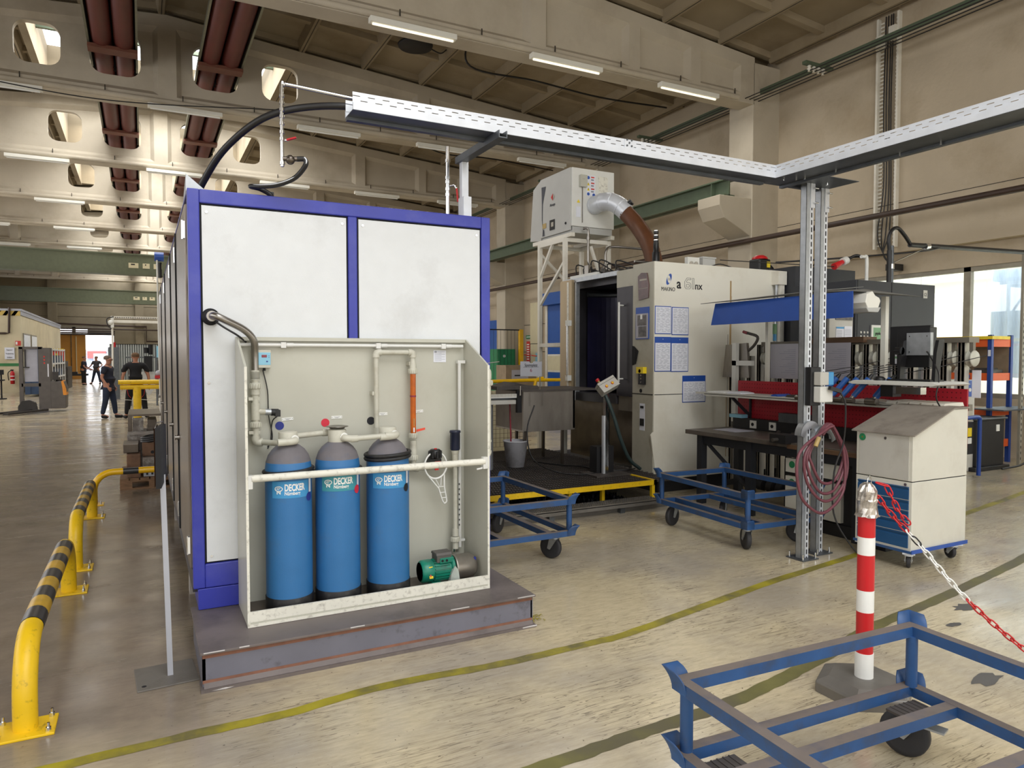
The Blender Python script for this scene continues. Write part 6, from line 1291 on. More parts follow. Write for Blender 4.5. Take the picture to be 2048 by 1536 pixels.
b = MB('screen_green'); b.use('cab_beige').prism([(6.9, 1.445), (7.1, 1.445), (7.05, 1.56), (6.98, 1.56)], 'x', 11.98, 12.2); single(b, 'pale_folder', 'pale green folder leaning on the middle rack shelf', 'folder')
b = MB('machine_bits'); b.box(12.0, 6.55, 1.445, 12.4, 6.85, 1.5); b.box(12.05, 6.6, 1.5, 12.35, 6.8, 1.53); single(b, 'grey_case', 'flat grey case on the right end of the middle rack shelf', 'case')
t = thing('dryer_unit', 'light grey chiller with a blue label strip behind the aluminium uprights', 'chiller', (10.6, 6.5, 0))
b = MB('light_grey'); b.prism([(10.15, 0), (11.02, 0), (11.02, 1.3), (10.96, 1.37), (10.15, 1.37)], 'y', 6.2, 6.8); b.build('body', t, .01)
b = MB('logo_blue'); b.box(10.82, 6.19, 1.12, 10.92, 6.2, 1.36); b.use('unit_white').cyl((10.87, 6.19, 1.22), (10.87, 6.185, 1.22), .03, n=14); b.build('label_strip', t)
b = MB('gap_black')
for i in range(3):
    for j in range(5): b.box(10.28+.05*i, 6.195, .7+.035*j, 10.31+.05*i, 6.2, .72+.035*j)
b.use('smudge_grey').box(10.82, 6.195, .75, 10.97, 6.2, .95); b.build('vent', t)
t = thing('compressor_box', 'black boxy compressor with yellow warning labels at the right', 'compressor', (11.4, 6.5, 0))
b = MB('comp_black'); b.box(11.0, 6.15, .06, 11.72, 6.9, .76); b.use('galv_dark').box(10.98, 6.12, .76, 11.76, 6.95, .79); b.use('comp_black').box(10.9, 6.1, .0, 11.8, 6.9, .06); b.build('body', t, .008)
b = MB('warn_yellow'); b.box(11.02, 6.14, .56, 11.08, 6.15, .7); b.use('unit_white').box(11.5, 6.14, .58, 11.58, 6.15, .68); b.build('label', t)
t = thing('blue_cart', 'blue tubular cart frame between the trolley and the black compressor', 'cart', (10.1, 5.8, 0))
b = MB('rack_blue'); b.tube(bez([(9.9, 5.75, .86), (10.28, 5.75, .87), (10.34, 5.75, .84), (10.35, 5.75, .78), (10.35, 5.75, .05)], 20), .028, 10); b.build('tube_frame', t)
b = MB('comp_black'); b.box(9.75, 5.8, .35, 10.3, 6.1, .8); b.use('warn_yellow').box(10.15, 5.79, .6, 10.24, 5.8, .72); b.use('unit_white').box(10.15, 5.79, .5, 10.24, 5.8, .58); b.build('box', t)
t = thing('slotted_shelf', 'grey slotted shelf frame at the right picture edge', 'shelf', (12.4, 5.9, 0))
for x, y in ((12.15, 6.15),): b = MB('window_frame'); b.box(x-.03, y-.02, 0, x+.03, y+.02, 3.35); b.use('gap_black'); [b.box(x-.008, y-.022, .1+.09*k, x+.008, y-.02, .14+.09*k) for k in range(36)]; b.build('upright', t)
b = MB('galv_dark'); b.box(11.6, 6.1, .88, 12.75, 6.6, .9); b.build('shelf_board', t)
b = MB('cable_black'); b.tube(bez([(11.4, 6.0, .03), (11.8, 5.9, .1), (12.1, 5.9, .35), (12.3, 5.9, .3)], 14), .015, 6); single(b, 'loose_hose', 'black hose on the floor right of the compressor', 'hose')
# service conduit above the black cabinets
t = thing('service_conduit', 'black cable conduit rising from the black cabinet and bending right', 'conduit', (9.0, 5.9, 2.62))
b = MB('galv_dark'); b.cyl((8.72, 6.0, 2.6), (8.72, 6.0, 3.16), .03, n=12); b.use('chrome').cyl((8.72, 6.0, 2.86), (8.72, 6.0, 2.92), .04, n=12); b.build('riser', t)
b = MB('cable_black'); b.cyl((8.68, 6.0, 2.6), (8.68, 6.0, 3.1), .03, n=10); b.tube(bez([(8.68, 6.0, 3.1), (8.66, 6.0, 3.25), (8.72, 6.0, 3.36), (8.84, 6.0, 3.4), (8.98, 6.0, 3.32), (9.12, 6.0, 3.2)], 20), .024, 10); b.build('loop', t)
b = MB('galv_dark'); b.use('cable_black').cyl((9.1, 6.0, 3.2), (12.2, 6.0, 3.3), .033, n=12); b.use('chrome').cyl((9.42, 6.0, 3.2), (9.5, 6.0, 3.21), .045, n=12); b.build('cross_pipe', t)
b = MB('steel'); b.cyl((8.78, 6.0, 2.95), (9.4, 6.0, 3.17), .008, n=6); b.build('stay', t)
pipe('service_pipe', bez([(8.37, 6.1, 2.62), (8.37, 6.1, 2.98), (8.32, 6.1, 3.0), (8.26, 6.1, 3.0)], 12), .022, 'unit_white', 'white pipe with a bend on top of the black cabinet', n=8)
b = MB('red_gloss'); b.cyl((8.0, 6.3, 2.88), (8.16, 6.3, 2.95), .045, .03, n=14); b.use('unit_white').cyl((8.16, 6.3, 2.95), (8.24, 6.3, 2.98), .05, n=14); b.use('cable_black').tube(bez([(8.24, 6.3, 2.98), (8.35, 6.25, 3.04), (8.4, 6.2, 3.02)], 8), .02, 6); b.tube([(6.6, 6.9, 2.95), (8.0, 6.3, 2.88)], .006, 5); single(b, 'power_plug', 'red and white power plug hanging above the black cabinets', 'plug')
pipe('sagging_cable', bez([(7.6, 6.9, 2.98), (8.4, 6.3, 3.03), (9.4, 6.0, 3.14), (9.9, 6.0, 3.24)], 20), .012, 'cable_black', 'thin black cable rising from the red plug to the conduit', 'cable')
# ------------------------------------------------------------------ guard hoops on the left
def hoop(y0, y1, label, seed):
    t = thing('guard_hoop', label, 'barrier', (-.5, y0, 0), 'yellow and black guard hoops'); r = .05; zc = .39; R = .26
    x = -.5
    path = [(x, y0, .012), (x, y0, zc-R)]+[(x, y0+R-R*math.cos(a), zc-R+R*math.sin(a)) for a in [PI/2*i/8 for i in range(1, 9)]]
    path2 = [(x, y1-R+R*math.cos(a), zc-R+R*math.sin(a)) for a in [PI/2*(1-i/8) for i in range(0, 9)]]+[(x, y1, .012)]
    b = MB('hazard_yellow'); b.tube(path, r, 18, cap=False); b.tube(path2, r, 18, cap=False)
    n = 9; ya, yb_ = y0+R, y1-R
    for i in range(n):
        b.use('tape_black' if i % 2 == 0 else 'tape_yellow'); a0 = ya+(yb_-ya)*i/n; a1 = ya+(yb_-ya)*(i+1)/n; b.cyl((x, a0, zc), (x, a1, zc), r+.0015, n=18, cap=False)
    b.build('tube', t)
    for y in (y0, y1):
        b = MB('hazard_yellow'); b.box(x-.12, y-.1, 0, x+.12, y+.1, .012); p = b.build('base_plate', t, .003)
        b = MB('chrome')
        for dx in (-.095, .095):
            for dy in (-.075, .075): b.cyl((x+dx, y+dy, .012), (x+dx, y+dy, .03), .012, n=6); b.cyl((x+dx, y+dy, .03), (x+dx, y+dy, .05), .006, n=8)
        b.build('bolt', p)
hoop(3.84, 6.0, 'yellow and black guard hoop nearest to the camera at the lower left', 1)
hoop(6.62, 8.7, 'second yellow and black guard hoop along the aisle', 2)
t = thing('guard_rail', 'shiny yellow and black guard rail turning right in front of the pallet', 'barrier', (-.5, 9.43, 0))
R = .2; z = .37
b = MB('fresh_yellow'); b.tube([(-.52, 9.43, .01), (-.52, 9.43, z-R)]+[(-.52+R-R*math.cos(a), 9.43, z-R+R*math.sin(a)) for a in [PI/2*i/8 for i in range(1, 9)]]+[(-.2, 9.43, z)], .038, 16); b.use('tape_black').cyl((-.22, 9.43, z), (-.06, 9.43, z), .039, n=16); b.use('fresh_yellow').cyl((-.06, 9.43, z), (.2, 9.43, z), .038, n=16); b.build('tube', t)
b = MB('fresh_yellow'); b.box(-.6, 9.35, 0, -.42, 9.52, .01); b.use('chrome').cyl((-.45, 9.38, .01), (-.45, 9.38, .05), .008, n=8); b.build('base_plate', t)
# free standing narrow sign
t = thing('floor_sign', 'slim grey sign post on a flat base plate with a board seen edge-on', 'sign', (.1, 4.17, 0))
b = MB('sign_plate'); b.T = Matrix.Translation((.1, 4.17, 0)) @ Matrix.Rotation(.06, 4, 'Z'); b.box(-.16, -.15, 0, .13, .15, .008); b.T = None; b.use('gap_black').cyl((-.02, 4.06, .008), (-.02, 4.06, .0085), .012, n=10); b.build('base_plate', t, .002)
b = MB('sign_grey'); b.bar((.105, 4.15, .008), (.085, 4.17, 1.08), .027, .018, up=(0, 1, 0)); b.build('post', t)
b = MB('wood_pallet'); b.add([(.045, 4.0, 1.04), (.08, 4.34, 1.05), (.08, 4.34, 1.33), (.045, 4.0, 1.34)], [(0, 1, 2, 3), (3, 2, 1, 0)]); b.use('gap_black').add([(.05, 3.995, 1.035), (.085, 4.345, 1.045), (.085, 4.345, 1.335), (.05, 3.995, 1.345), (.075, 3.995, 1.035), (.11, 4.345, 1.045), (.11, 4.345, 1.335), (.075, 3.995, 1.345)], [(0, 1, 2, 3), (4, 7, 6, 5), (0, 3, 7, 4), (1, 5, 6, 2), (3, 2, 6, 7), (0, 4, 5, 1)]); b.build('board', t)
b = MB('steel'); b.tube([(.05, 4.0, 1.34), (.06, 4.02, 1.37), (.09, 4.2, 1.36), (.1, 4.34, 1.33)], .003, 5); b.build('wire', t)
# ------------------------------------------------------------------ dollies
def dolly(label, loc, rz, scr=True):
    L, Wd = 1.30, .88; zl, zt = .235, .50
    t = thing('transport_dolly', label, 'dolly', (0, 0, 0), 'blue tubular dollies')
    def rail(b, p0, p1, w=.045, h=.045):
        b.use('dolly_blue').bar(p0, p1, w, h); d = Vector(p1)-Vector(p0); up = Vector((0, 0, h/2+.0006)); b.use('dolly_top').bar(Vector(p0)+up, Vector(p1)+up, w+.0005, .001)
    for z, nm in ((zl, 'lower_frame'), (zt, 'upper_frame')):
        b = MB('dolly_blue'); a, c = L/2-.02, Wd/2-.02
        rail(b, (-a-.02, -c, z), (a+.02, -c, z)); rail(b, (-a-.02, c, z), (a+.02, c, z)); rail(b, (-a, -c+.022, z-.001), (-a, c-.022, z-.001)); rail(b, (a, -c+.022, z-.001), (a, c-.022, z-.001))
        if z == zl:
            for s_ in (-1, 1): rail(b, (-a, s_*(c-.20), z-.002), (a, s_*(c-.20), z-.002), .05)
        b.build(nm, t)
    for sx in (-1, 1):
        for sy in (-1, 1):
            x, y = sx*(L/2-.035), sy*(Wd/2-.035)
            b = MB('dolly_blue'); b.cyl((x, y, zl+.02), (x, y, zt-.02), .024, n=16); b.build('corner_tube', t)
            for z in (zl, zt):   # flared corner horn: two bent plates meeting at the corner
                b = MB('dolly_blue'); X, Y = sx*(L/2+.003), sy*(Wd/2+.003); n = 5
                for ax_ in (0, 1):
                    V = []
                    for i in range(n+1):
                        q = i/n; zz_ = z-.02+.085*q; o = .028*q*q
                        e = .08-.035*q**3
                        if ax_ == 0: V += [(X+sx*o, Y+sy*o, zz_), (X-sx*e, Y+sy*o, zz_), (X+sx*(o-.004), Y+sy*(o-.005), zz_), (X-sx*e, Y+sy*(o-.005), zz_)]
                        else: V += [(X+sx*o, Y+sy*o, zz_), (X+sx*o, Y-sy*e, zz_), (X+sx*(o-.005), Y+sy*(o-.004), zz_), (X+sx*(o-.005), Y-sy*e, zz_)]
                    F = []
                    for i in range(n): k = 4*i; F += [(k, k+1, k+5, k+4), (k+2, k+6, k+7, k+3), (k+1, k+3, k+7, k+5)]
                    k = 4*n; F += [(k, k+1, k+3, k+2)]
                    b.add(V, F, True)
                b.build('corner_horn', t)
            ci = .14
            b = MB('grate_dark'); b.box(x-sx*.02-sx*.0, y-sy*.03, zl-.034, x-sx*(.2), y-sy*.17, zl-.024)
            for k in range(6): b.box(x-sx*(.03+.028*k), y-sy*.03, zl-.024, x-sx*(.036+.028*k), y-sy*.17, zl-.021)
            b.build('caster_plate', t)
            caster(t, sx*(L/2-.13), sy*(Wd/2-.12), zl-.034, .098, {(-1, -1): .5, (1, -1): 2.2, (-1, 1): -.4, (1, 1): 1.9}[(sx, sy)], w=.042, brake=(sx == 1))
    if scr:
        b = MB('white_paint'); b.tube([(.28, -Wd/2-.001, zl), (.3, -Wd/2-.001, zl+.008), (.31, -Wd/2-.001, zl-.004), (.34, -Wd/2-.001, zl+.005), (.37, -Wd/2-.001, zl)], .002, 4); b.build('paint_mark', t)
    t.location = loc; t.rotation_euler = (0, 0, rz); return t
d3 = dolly('blue tubular dolly in the lower right foreground', (2.345, 1.54, 0), -.047)
copy_tree(d3, (5.065, 5.06, 0), R90-.055, 'blue tubular dolly in front of the workbench and white machine')
copy_tree(d3, (2.745, 5.63, 0), R90+.0, 'blue tubular dolly half hidden behind the tank cabinet')
# ------------------------------------------------------------------ chain stanchion
t = thing('chain_post', 'red and white striped barrier post with a foil-wrapped top in the right foreground', 'barrier post', (3.22, 2.32, 0))
x, y = 3.22, 2.32
b = MB('white_paint'); b.cyl((x, y, .07), (x, y, .21), .044, n=24)
for z0, z1, m in ((.21, .42, 'red_gloss'), (.42, .53, 'white_paint'), (.53, .71, 'red_gloss'), (.71, .80, 'white_paint'), (.80, .91, 'red_gloss')): b.use(m).cyl((x, y, z0), (x, y, z1), .041, n=24)
b.build('striped_tube', t)
b = MB('smudge_grey'); b.T = Matrix.Translation((x, y, 0)) @ Matrix.Rotation(.5, 4, 'Z'); P = [(.24*math.cos(a), .24*math.sin(a)) for a in [PI/3*i for i in range(6)]]; Q = [(p[0]*.72, p[1]*.72) for p in P]
b.use('grate_light').add([(px, py_, 0) for px, py_ in P]+[(px, py_, .055) for px, py_ in P]+[(px, py_, .085) for px, py_ in Q], [(i, (i+1) % 6, 6+(i+1) % 6, 6+i) for i in range(6)]+[(6+i, 6+(i+1) % 6, 12+(i+1) % 6, 12+i) for i in range(6)]+[tuple(range(12, 18))]); b.T = None; b.build('foot', t, .008)
b = MB('foil'  if 'foil' in MT else 'galv_bright')
prof = [(.058, .905), (.05, .92), (.047, .95), (.05, .985), (.046, .99), (.046, 1.03), (.034, 1.055), (.02, 1.07), (.0, 1.075)]; n = 26; V = []; random.seed(9)
for r_, z_ in prof: V += [(x+r_*(1+.08*random.uniform(-1, 1))*math.cos(2*PI*j/n), y+r_*(1+.08*random.uniform(-1, 1))*math.sin(2*PI*j/n), z_+.003*random.uniform(-1, 1)) for j in range(n)]
b.add(V, [(i*n+j, i*n+(j+1) % n, (i+1)*n+(j+1) % n, (i+1)*n+j) for i in range(len(prof)-1) for j in range(n)]); b.build('foil_cap', t)
b = MB('chrome'); b.tube([(x+.0+.032*math.cos(a), y-.01+.012*math.cos(a), 1.075+.032*math.sin(a)) for a in [2*PI*i/24 for i in range(24)]], .0025, 6, closed=True); b.build('ring', t)
def link(t, p, d, tw, m):
    d = Vector(d).normalized(); u, v = frame_from(d); s_ = u*math.cos(tw)+v*math.sin(tw); c = Vector(p); hl, hw = .021, .0115; pts = []
    for i in range(20):
        a = 2*PI*i/20; pts.append(c+d*(hl*math.cos(a)**(1) if abs(math.cos(a)) > 0 else 0)*1.0+d*(.009 if math.cos(a) > 0 else -.009)+s_*hw*math.sin(a))
    b = MB(m); b.tube(pts, .0038, 6, closed=True); b.build('link', t)
t = thing('barrier_chain', 'red and white plastic chain hanging from the striped post to the right', 'chain', (3.3, 2.25, .9))
cp = bez([(3.225, 2.31, 1.055), (3.30, 2.255, .93), (3.37, 2.20, .83), (3.43, 2.15, .74), (3.52, 2.07, .59), (3.62, 1.99, .455), (3.77, 1.86, .285), (3.95, 1.71, .14), (4.2, 1.5, .06)], 400)
acc = 0; k = 0; last = cp[0]
for i in range(1, len(cp)):
    acc += (cp[i]-cp[i-1]).length
    if acc > .042:
        acc = 0; m = 'red_gloss' if (k < 6 or k > 15) else ('tape_black' if k == 7 else 'white_paint'); link(t, cp[i], cp[i]-cp[max(0, i-6)], (k % 2)*R90+.5, m); k += 1
t = thing('barrier_chain', 'short doubled red chain end hanging beside the longer chain on the striped post', 'chain', (3.27, 2.27, 1.0))
cp = bez([(3.235, 2.30, 1.075), (3.275, 2.26, 1.06), (3.30, 2.24, 1.0), (3.33, 2.22, .93), (3.36, 2.195, .88)], 200); acc = 0; k = 0
for i in range(1, len(cp)):
    acc += (cp[i]-cp[i-1]).length
    if acc > .042: acc = 0; link(t, cp[i], cp[i]-cp[max(0, i-4)], (k % 2)*R90+.2, 'red_gloss'); k += 1
# ------------------------------------------------------------------ floor lines and chips
def floorline(pts, w, m, label):
    P = bez([(p[0], p[1], 0) for p in pts], 90); b = MB(m); V = []; random.seed(len(pts))
    for i, p in enumerate(P):
        d = (P[min(i+1, len(P)-1)]-P[max(i-1, 0)]).normalized(); n_ = Vector((-d.y, d.x, 0)); a = w/2*(1+.12*random.uniform(-1, 1)); c = w/2*(1+.12*random.uniform(-1, 1)); V += [p+n_*a+Vector((0, 0, .0015)), p-n_*c+Vector((0, 0, .0015))]
    b.add(V, [(2*i, 2*i+1, 2*i+3, 2*i+2) for i in range(len(P)-1)]); return single(b, 'floor_line', label, 'floor marking')
floorline([(-1.4, 3.36), (-.41, 3.43), (.16, 3.45), (.58, 3.45), (1.09, 3.51), (1.74, 3.47), (2.34, 3.48), (2.71, 3.51), (4.02, 3.78), (4.94, 3.93), (5.6, 4.04), (8.14, 4.57), (9.8, 4.9), (11.5, 5.3)], .075, 'line_yellow', 'worn yellow floor line running in front of the steel platform')
floorline([(.4, 2.47), (1.4, 2.50), (2.0, 2.53), (2.6, 2.56), (3.37, 2.70), (4.08, 2.87), (5.11, 3.02), (6.62, 3.29), (8.5, 3.7)], .085, 'line_dark', 'second faded yellow floor line under the foreground dolly and striped post')
for j, (cx, cy, s_, lb) in enumerate(((4.94, 2.81, .09, 'dark worn spot on the floor behind the red chain'), (3.93, 2.12, .1, 'large dark chipped spot on the floor right of the foreground dolly'), (4.55, 2.66, .05, 'small dark chip in the floor between the chain and the dolly'), (3.3, 1.15, .05, 'small dark chip in the floor near the right edge'))):
    random.seed(20+j); b = MB('floor_patch'); n = 14; b.poly([[(cx+s_*(1+.35*random.uniform(-1, 1))*math.cos(2*PI*i/n)*1.1, cy+s_*.55*(1+.4*random.uniform(-1, 1))*math.sin(2*PI*i/n)) for i in range(n)]], lambda a, c: (a, c, .0016)); single(b, 'floor_chip', lb, 'floor chip')
# ------------------------------------------------------------------ pallet with scrap behind the guard rail
def pallet(x0, y0, L, Wd, label, z=0):
    t = thing('wooden_pallet', label, 'pallet', (x0+L/2, y0+Wd/2, z)); b = MB('wood_pallet')
    for k in range(3): yy = y0+k*(Wd-.1)/2; b = MB('wood_pallet'); b.box(x0, yy, z, x0+L, yy+.1, z+.022); b.box(x0, yy, z+.1, x0+L, yy+.1, z+.122); [b.box(x0+q*(L-.14)/2, yy, z+.022, x0+q*(L-.14)/2+.14, yy+.1, z+.1) for q in range(3)]; b.build('bearer', t)
    b = MB('wood_pallet')
    for k in range(7): b.box(x0+k*(L-.1)/6, y0, z+.122, x0+k*(L-.1)/6+.1, y0+Wd, z+.144)
    b.build('deck_boards', t); return t
pallet(-.28, 10.3, .8, 1.2, 'weathered wooden pallet loaded with old metal parts behind the yellow rail')
parts = [((-.2, 10.35, .145), (.16, .5, .3), 'scrap_brown', 'rusty steel block at the left front of the pallet'), ((-.02, 10.36, .24), (.24, .5, .16), 'scrap_grey', 'whitish cast block in the middle of the pallet'), ((-.01, 10.4, .145), (.26, .4, .09), 'galv', 'row of small square steel tubes at the pallet front'), ((-.24, 10.5, .45), (.18, .5, .12), 'steel_dark', 'dark steel plate stacked on the rusty block'), ((-.02, 10.5, .40), (.25, .5, .18), 'scrap_brown', 'brown drilled block under the black coil'), ((-.2, 11.0, .145), (.55, .45, .5), 'scrap_grey', 'heap of grey machine parts at the back of the pallet')]
for p, s_, m, lb in parts:
    b = MB(m); b.box(p[0], p[1], p[2], p[0]+s_[0], p[1]+s_[1], p[2]+s_[2])
    if 'tubes' in lb:
        b.use('gap_black')
        for k in range(4): b.box(p[0]+.03+.06*k, p[1]-.002, p[2]+.02, p[0]+.055+.06*k, p[1], p[2]+.07)
    if 'drilled' in lb: b.use('gap_black').cyl((p[0]+.12, p[1]-.002, p[2]+.05), (p[0]+.12, p[1], p[2]+.05), .022, n=12)
    single(b, 'scrap_part', lb, 'scrap', 'metal parts on the pallet', bevel=.008)
b = MB('cable_black')
for k in range(3): b.tube([(.1+.12*math.cos(a), 10.62+.12*math.sin(a), .60+.025*k+.02*math.cos(a)) for a in [2*PI*i/26 for i in range(26)]], .02, 8, closed=True)
single(b, 'hose_coil', 'coiled black hose lying on the drilled block on the pallet', 'hose')
b = MB('scrap_grey'); random.seed(4)
t = thing('parts_rack', 'low rack crowded with machine parts behind the pallet', 'rack', (.0, 12.2, 0))
b = MB('steel_dark'); b.box(-.2, 11.7, .84, .23, 12.9, .87); b.box(-.2, 11.7, 0, -.16, 11.74, .84); b.box(-.2, 12.86, 0, -.16, 12.9, .84); b.build('frame', t)
for k in range(9):
    x = -.2+random.random()*.3; z = random.choice((.1, .45, .62)); b = MB(random.choice(('scrap_grey', 'steel_dark', 'machine_bits', 'scrap_brown'))); b.box(x, 11.72+random.random()*.2, z, x+.06+.1*random.random(), 12.4, z+.12+.1*random.random()); b.build('machine_part', t, .006)
b = MB('scrap_grey'); b.box(-.14, 11.66, .52, .0, 11.72, .82); b.build('cast_plate', t)
# T-shaped yellow guard
t = thing('guard_rail', 'thick yellow double rail on a post in front of the two men', 'barrier', (-.15, 20.9, 0))
b = MB('hazard_yellow'); b.cyl((-.56, 20.9, 1.06), (.9, 20.9, 1.06), .06, n=14); b.cyl((-.52, 20.9, .93), (.9, 20.9, .93), .06, n=14); b.build('double_rail', t)
b = MB('hazard_yellow'); b.cyl((-.13, 20.9, 0), (-.13, 20.9, .95), .095, n=16); b.build('post', t)
# ------------------------------------------------------------------ office block at the left, far
b = MB('cream_wall'); b.box(XL, 41.6, 0, -5.2, 60.5, 3.95); b.use('sign_grey').box(XL, 41.55, 3.95, -5.15, 60.55, 4.05); b.box(-5.2, 41.6, 3.75, -5.17, 60.5, 4.0)
b.use('wall_green').box(XL, 41.592, 1.28, -5.2, 41.6, 1.42)
tb = struct(b, 'wall_office_block')
b = MB('hazard_stripe_yellow'); b.box(XL, 41.58, 3.72, -5.2, 41.598, 3.98); b.use('ink_black')
for k in range(12): xx = -5.25-.34*k; b.add([(xx, 41.575, 3.98), (xx-.15, 41.575, 3.98), (xx-.32, 41.575, 3.72), (xx-.17, 41.575, 3.72)], [(0, 1, 2, 3), (3, 2, 1, 0)])
b.build('hazard_band', tb)
b = MB('window_frame')
for y0, y1, z0, z1 in ((42.2, 44.6, 2.05, 2.9), (45, 47.2, 1.9, 2.9)): b.box(-5.2, y0, z0, -5.16, y1, z1); b.use('ext_white').box(-5.16, y0+.12, z0+.1, -5.15, y1-.12, z1-.08); b.use('window_frame')
b.build('window_frame', tb)
pipe('wall_conduit', [(-6.4, 41.5, 1.95+.9), (-5.82, 41.5, 2.86), (-5.66, 41.5, 2.88), (-5.62, 41.5, 4.1)], .05, 'brown_pipe', 'dark pipe bending down the front of the far left office block')
t = thing('wall_notice', 'white notice board with three lines of text on the office block', 'sign', (-5.65, 41.5, 1.6)); b = MB('paper'); b.box(-5.85, 41.5, 1.62, -5.46, 41.55, 2.18); b.build('board', t)
for k, s_ in enumerate(('Reparatur', 'Vergleichung', 'Stellplatz')): text(s_, 'notice_lettering', t, (-5.655, 41.49, 2.04-.18*k), .085, 'ink_black', align='CENTER', xs=.7)
t = thing('fire_sign', 'small red sign with white pictograms at the corner of the office block', 'sign', (-5.3, 41.5, 2.3)); b = MB('sign_red'); b.box(-5.42, 41.5, 2.28, -5.2, 41.55, 2.5); b.use('white_paint').box(-5.4, 41.49, 2.32, -5.33, 41.5, 2.46); b.build('board', t)
t = thing('fire_extinguisher', 'red fire extinguisher on the office block wall', 'extinguisher', (-5.55, 41.4, .4)); b = MB('red_gloss'); b.lathe([(.0, .42), (.09, .43), (.09, .95), (.05, 1.03), (.03, 1.06)], (-5.55, 41.4, 0), 16); b.build('cylinder', t)
b = MB('gap_black'); b.box(-5.62, 41.36, 1.06, -5.5, 41.44, 1.12); b.tube(bez([(-5.6, 41.38, 1.08), (-5.72, 41.38, .95), (-5.7, 41.38, .6)], 8), .02, 6); b.build('valve_hose', t); b = MB('white_paint'); b.cyl((-5.55, 41.4, .6), (-5.55, 41.4, .66), .092, n=16, cap=False); b.cyl((-5.55, 41.4, .78), (-5.55, 41.4, .82), .092, n=16, cap=False); b.build('label_band', t)
b = MB('gap_black'); b.box(-5.4, 35, .75, -5.0, 35.4, .8); b.cyl((-5.1, 35.2, 0), (-5.1, 35.2, 1.15), .03, n=8); b.box(-5.2, 35.1, 1.0, -5.02, 35.3, 1.2); b.box(-5.3, 35, 0, -4.95, 35.4, .04); single(b, 'black_stand', 'black stand at the left picture edge before the office block', 'stand')
# pallet stacker
t = thing('pallet_stacker', 'grey and orange electric pallet stacker parked in the aisle', 'forklift', (-2.8, 26.5, 0))
b = MB('forklift_grey'); b.box(-3.36, 26.3, .1, -3.26, 26.5, 2.02); b.box(-2.86, 26.3, .1, -2.76, 26.5, 2.02); b.box(-3.36, 26.3, 1.96, -2.76, 26.5, 2.03); b.box(-3.3, 26.3, .8, -2.8, 26.4, .9); b.build('mast', t)
b = MB('mast_glass'); b.box(-3.22, 26.38, .95, -2.88, 26.4, 1.95); b.use('forklift_dark').box(-3.22, 26.32, 1.4, -3.18, 26.4, 1.95); b.box(-3.25, 26.33, 1.38, -3.1, 26.4, 1.41); b.build('guard_screen', t)
b = MB('forklift_grey'); b.box(-2.76, 26.3, .1, -2.55, 26.9, 2.0); b.use('sign_red'); [b.box(-2.72, 26.295, 1.7-.1*k, -2.68, 26.3, 1.75-.1*k) for k in range(3)]; b.use('paper').box(-2.62, 26.295, 1.1, -2.59, 26.3, 1.5); b.build('panel_column', t)
b = MB('forklift_grey'); b.prism([(-2.56, .1), (-2.15, .1), (-2.13, .75), (-2.2, .95), (-2.56, .95)], 'y', 26.3, 27.0); b.build('drive_body', t, .02)
b = MB('forklift_orange'); b.prism([(-2.27, .95), (-2.22, .98), (-2.14, .72), (-2.13, .52), (-2.22, .52), (-2.24, .75)], 'y', 26.29, 26.95); b.build('orange_cover', t)
b = MB('forklift_dark'); b.lathe([(.1, 0), (.1, .06)], (-2.35, 26.6, .95), 12); b.box(-2.5, 26.3, 1.0, -2.35, 26.5, 1.25); b.cyl((-3.3, 26.3, .1), (-3.3, 26.4, .1), .1, n=14); b.prism([(-3.4, .05), (-2.9, .05), (-2.95, .3), (-3.1, .38), (-3.3, .36), (-3.4, .2)], 'y', 26.25, 26.45); b.build('wheel_arch', t)
for dx in (0, .42): b = MB('forklift_dark'); b.bar((-3.1+dx, 26.3, .07), (-3.95+dx, 24.9, .06), .16, .06); b.build('fork', t)
# blue small parts rack along the aisle
t = thing('bin_rack', 'tall dark blue bin rack with white edges beyond the stacker', 'rack', (-3.9, 40, 0))
for k in range(7): b = MB('white_paint'); y = 36.9+1.15*k; b.box(-3.62, y-.03, .3, -3.58, y+.03, 2.12); b.build('upright', t)
for z in (.75, 1.38, 2.02): b = MB('white_paint'); b.box(-3.63, 36.9, z, -3.58, 43.9, z+.07); b.use('crate_blue').box(-4.3, 36.9, z, -3.63, 43.9, z+.04); b.build('shelf_level', t)
b = MB('crate_blue'); b.box(-4.5, 36.8, .1, -4.3, 44, 2.05); b.box(-4.3, 36.85, .1, -3.66, 36.9, 2.1); b.build('back_panel', t)
random.seed(11)
for k in range(6):
    y = 37.1+1.15*k; b = MB('crate_blue'); b.box(-4.2, y, .79, -3.7, y+.8, 1.15); b.box(-4.2, y, 1.42, -3.7, y+.8, 1.8); b.build('storage_bin', t)
b = MB('machine_bits'); b.box(-4.3, 45.5, 0, -3.6, 48, 1.2); b.box(-4.2, 45.6, 1.2, -3.7, 47, 1.5); single(b, 'parts_pile', 'dark pile of stored parts beyond the blue bin rack', 'pile')
b = MB('sign_red'); b.box(-5.0, 52, 1.5, -4.3, 52.05, 2.25); b.use('warn_yellow').box(-5.0, 51.99, 2.12, -4.3, 52.0, 2.25); b.box(-4.75, 51.99, 1.75, -4.6, 52.0, 1.95); single(b, 'orange_poster', 'orange-red poster with a yellow top beyond the bin rack', 'poster')
b = MB('comp_black'); b.box(-4.7, 54.5, .5, -3.2, 55.4, .62); b.box(-4.6, 54.6, 0, -4.5, 54.7, .5); b.box(-3.4, 54.6, 0, -3.3, 54.7, .5); b.box(-4.6, 54.8, .62, -3.8, 55.2, .75); single(b, 'dark_table', 'low dark table beside the far gate', 'table')
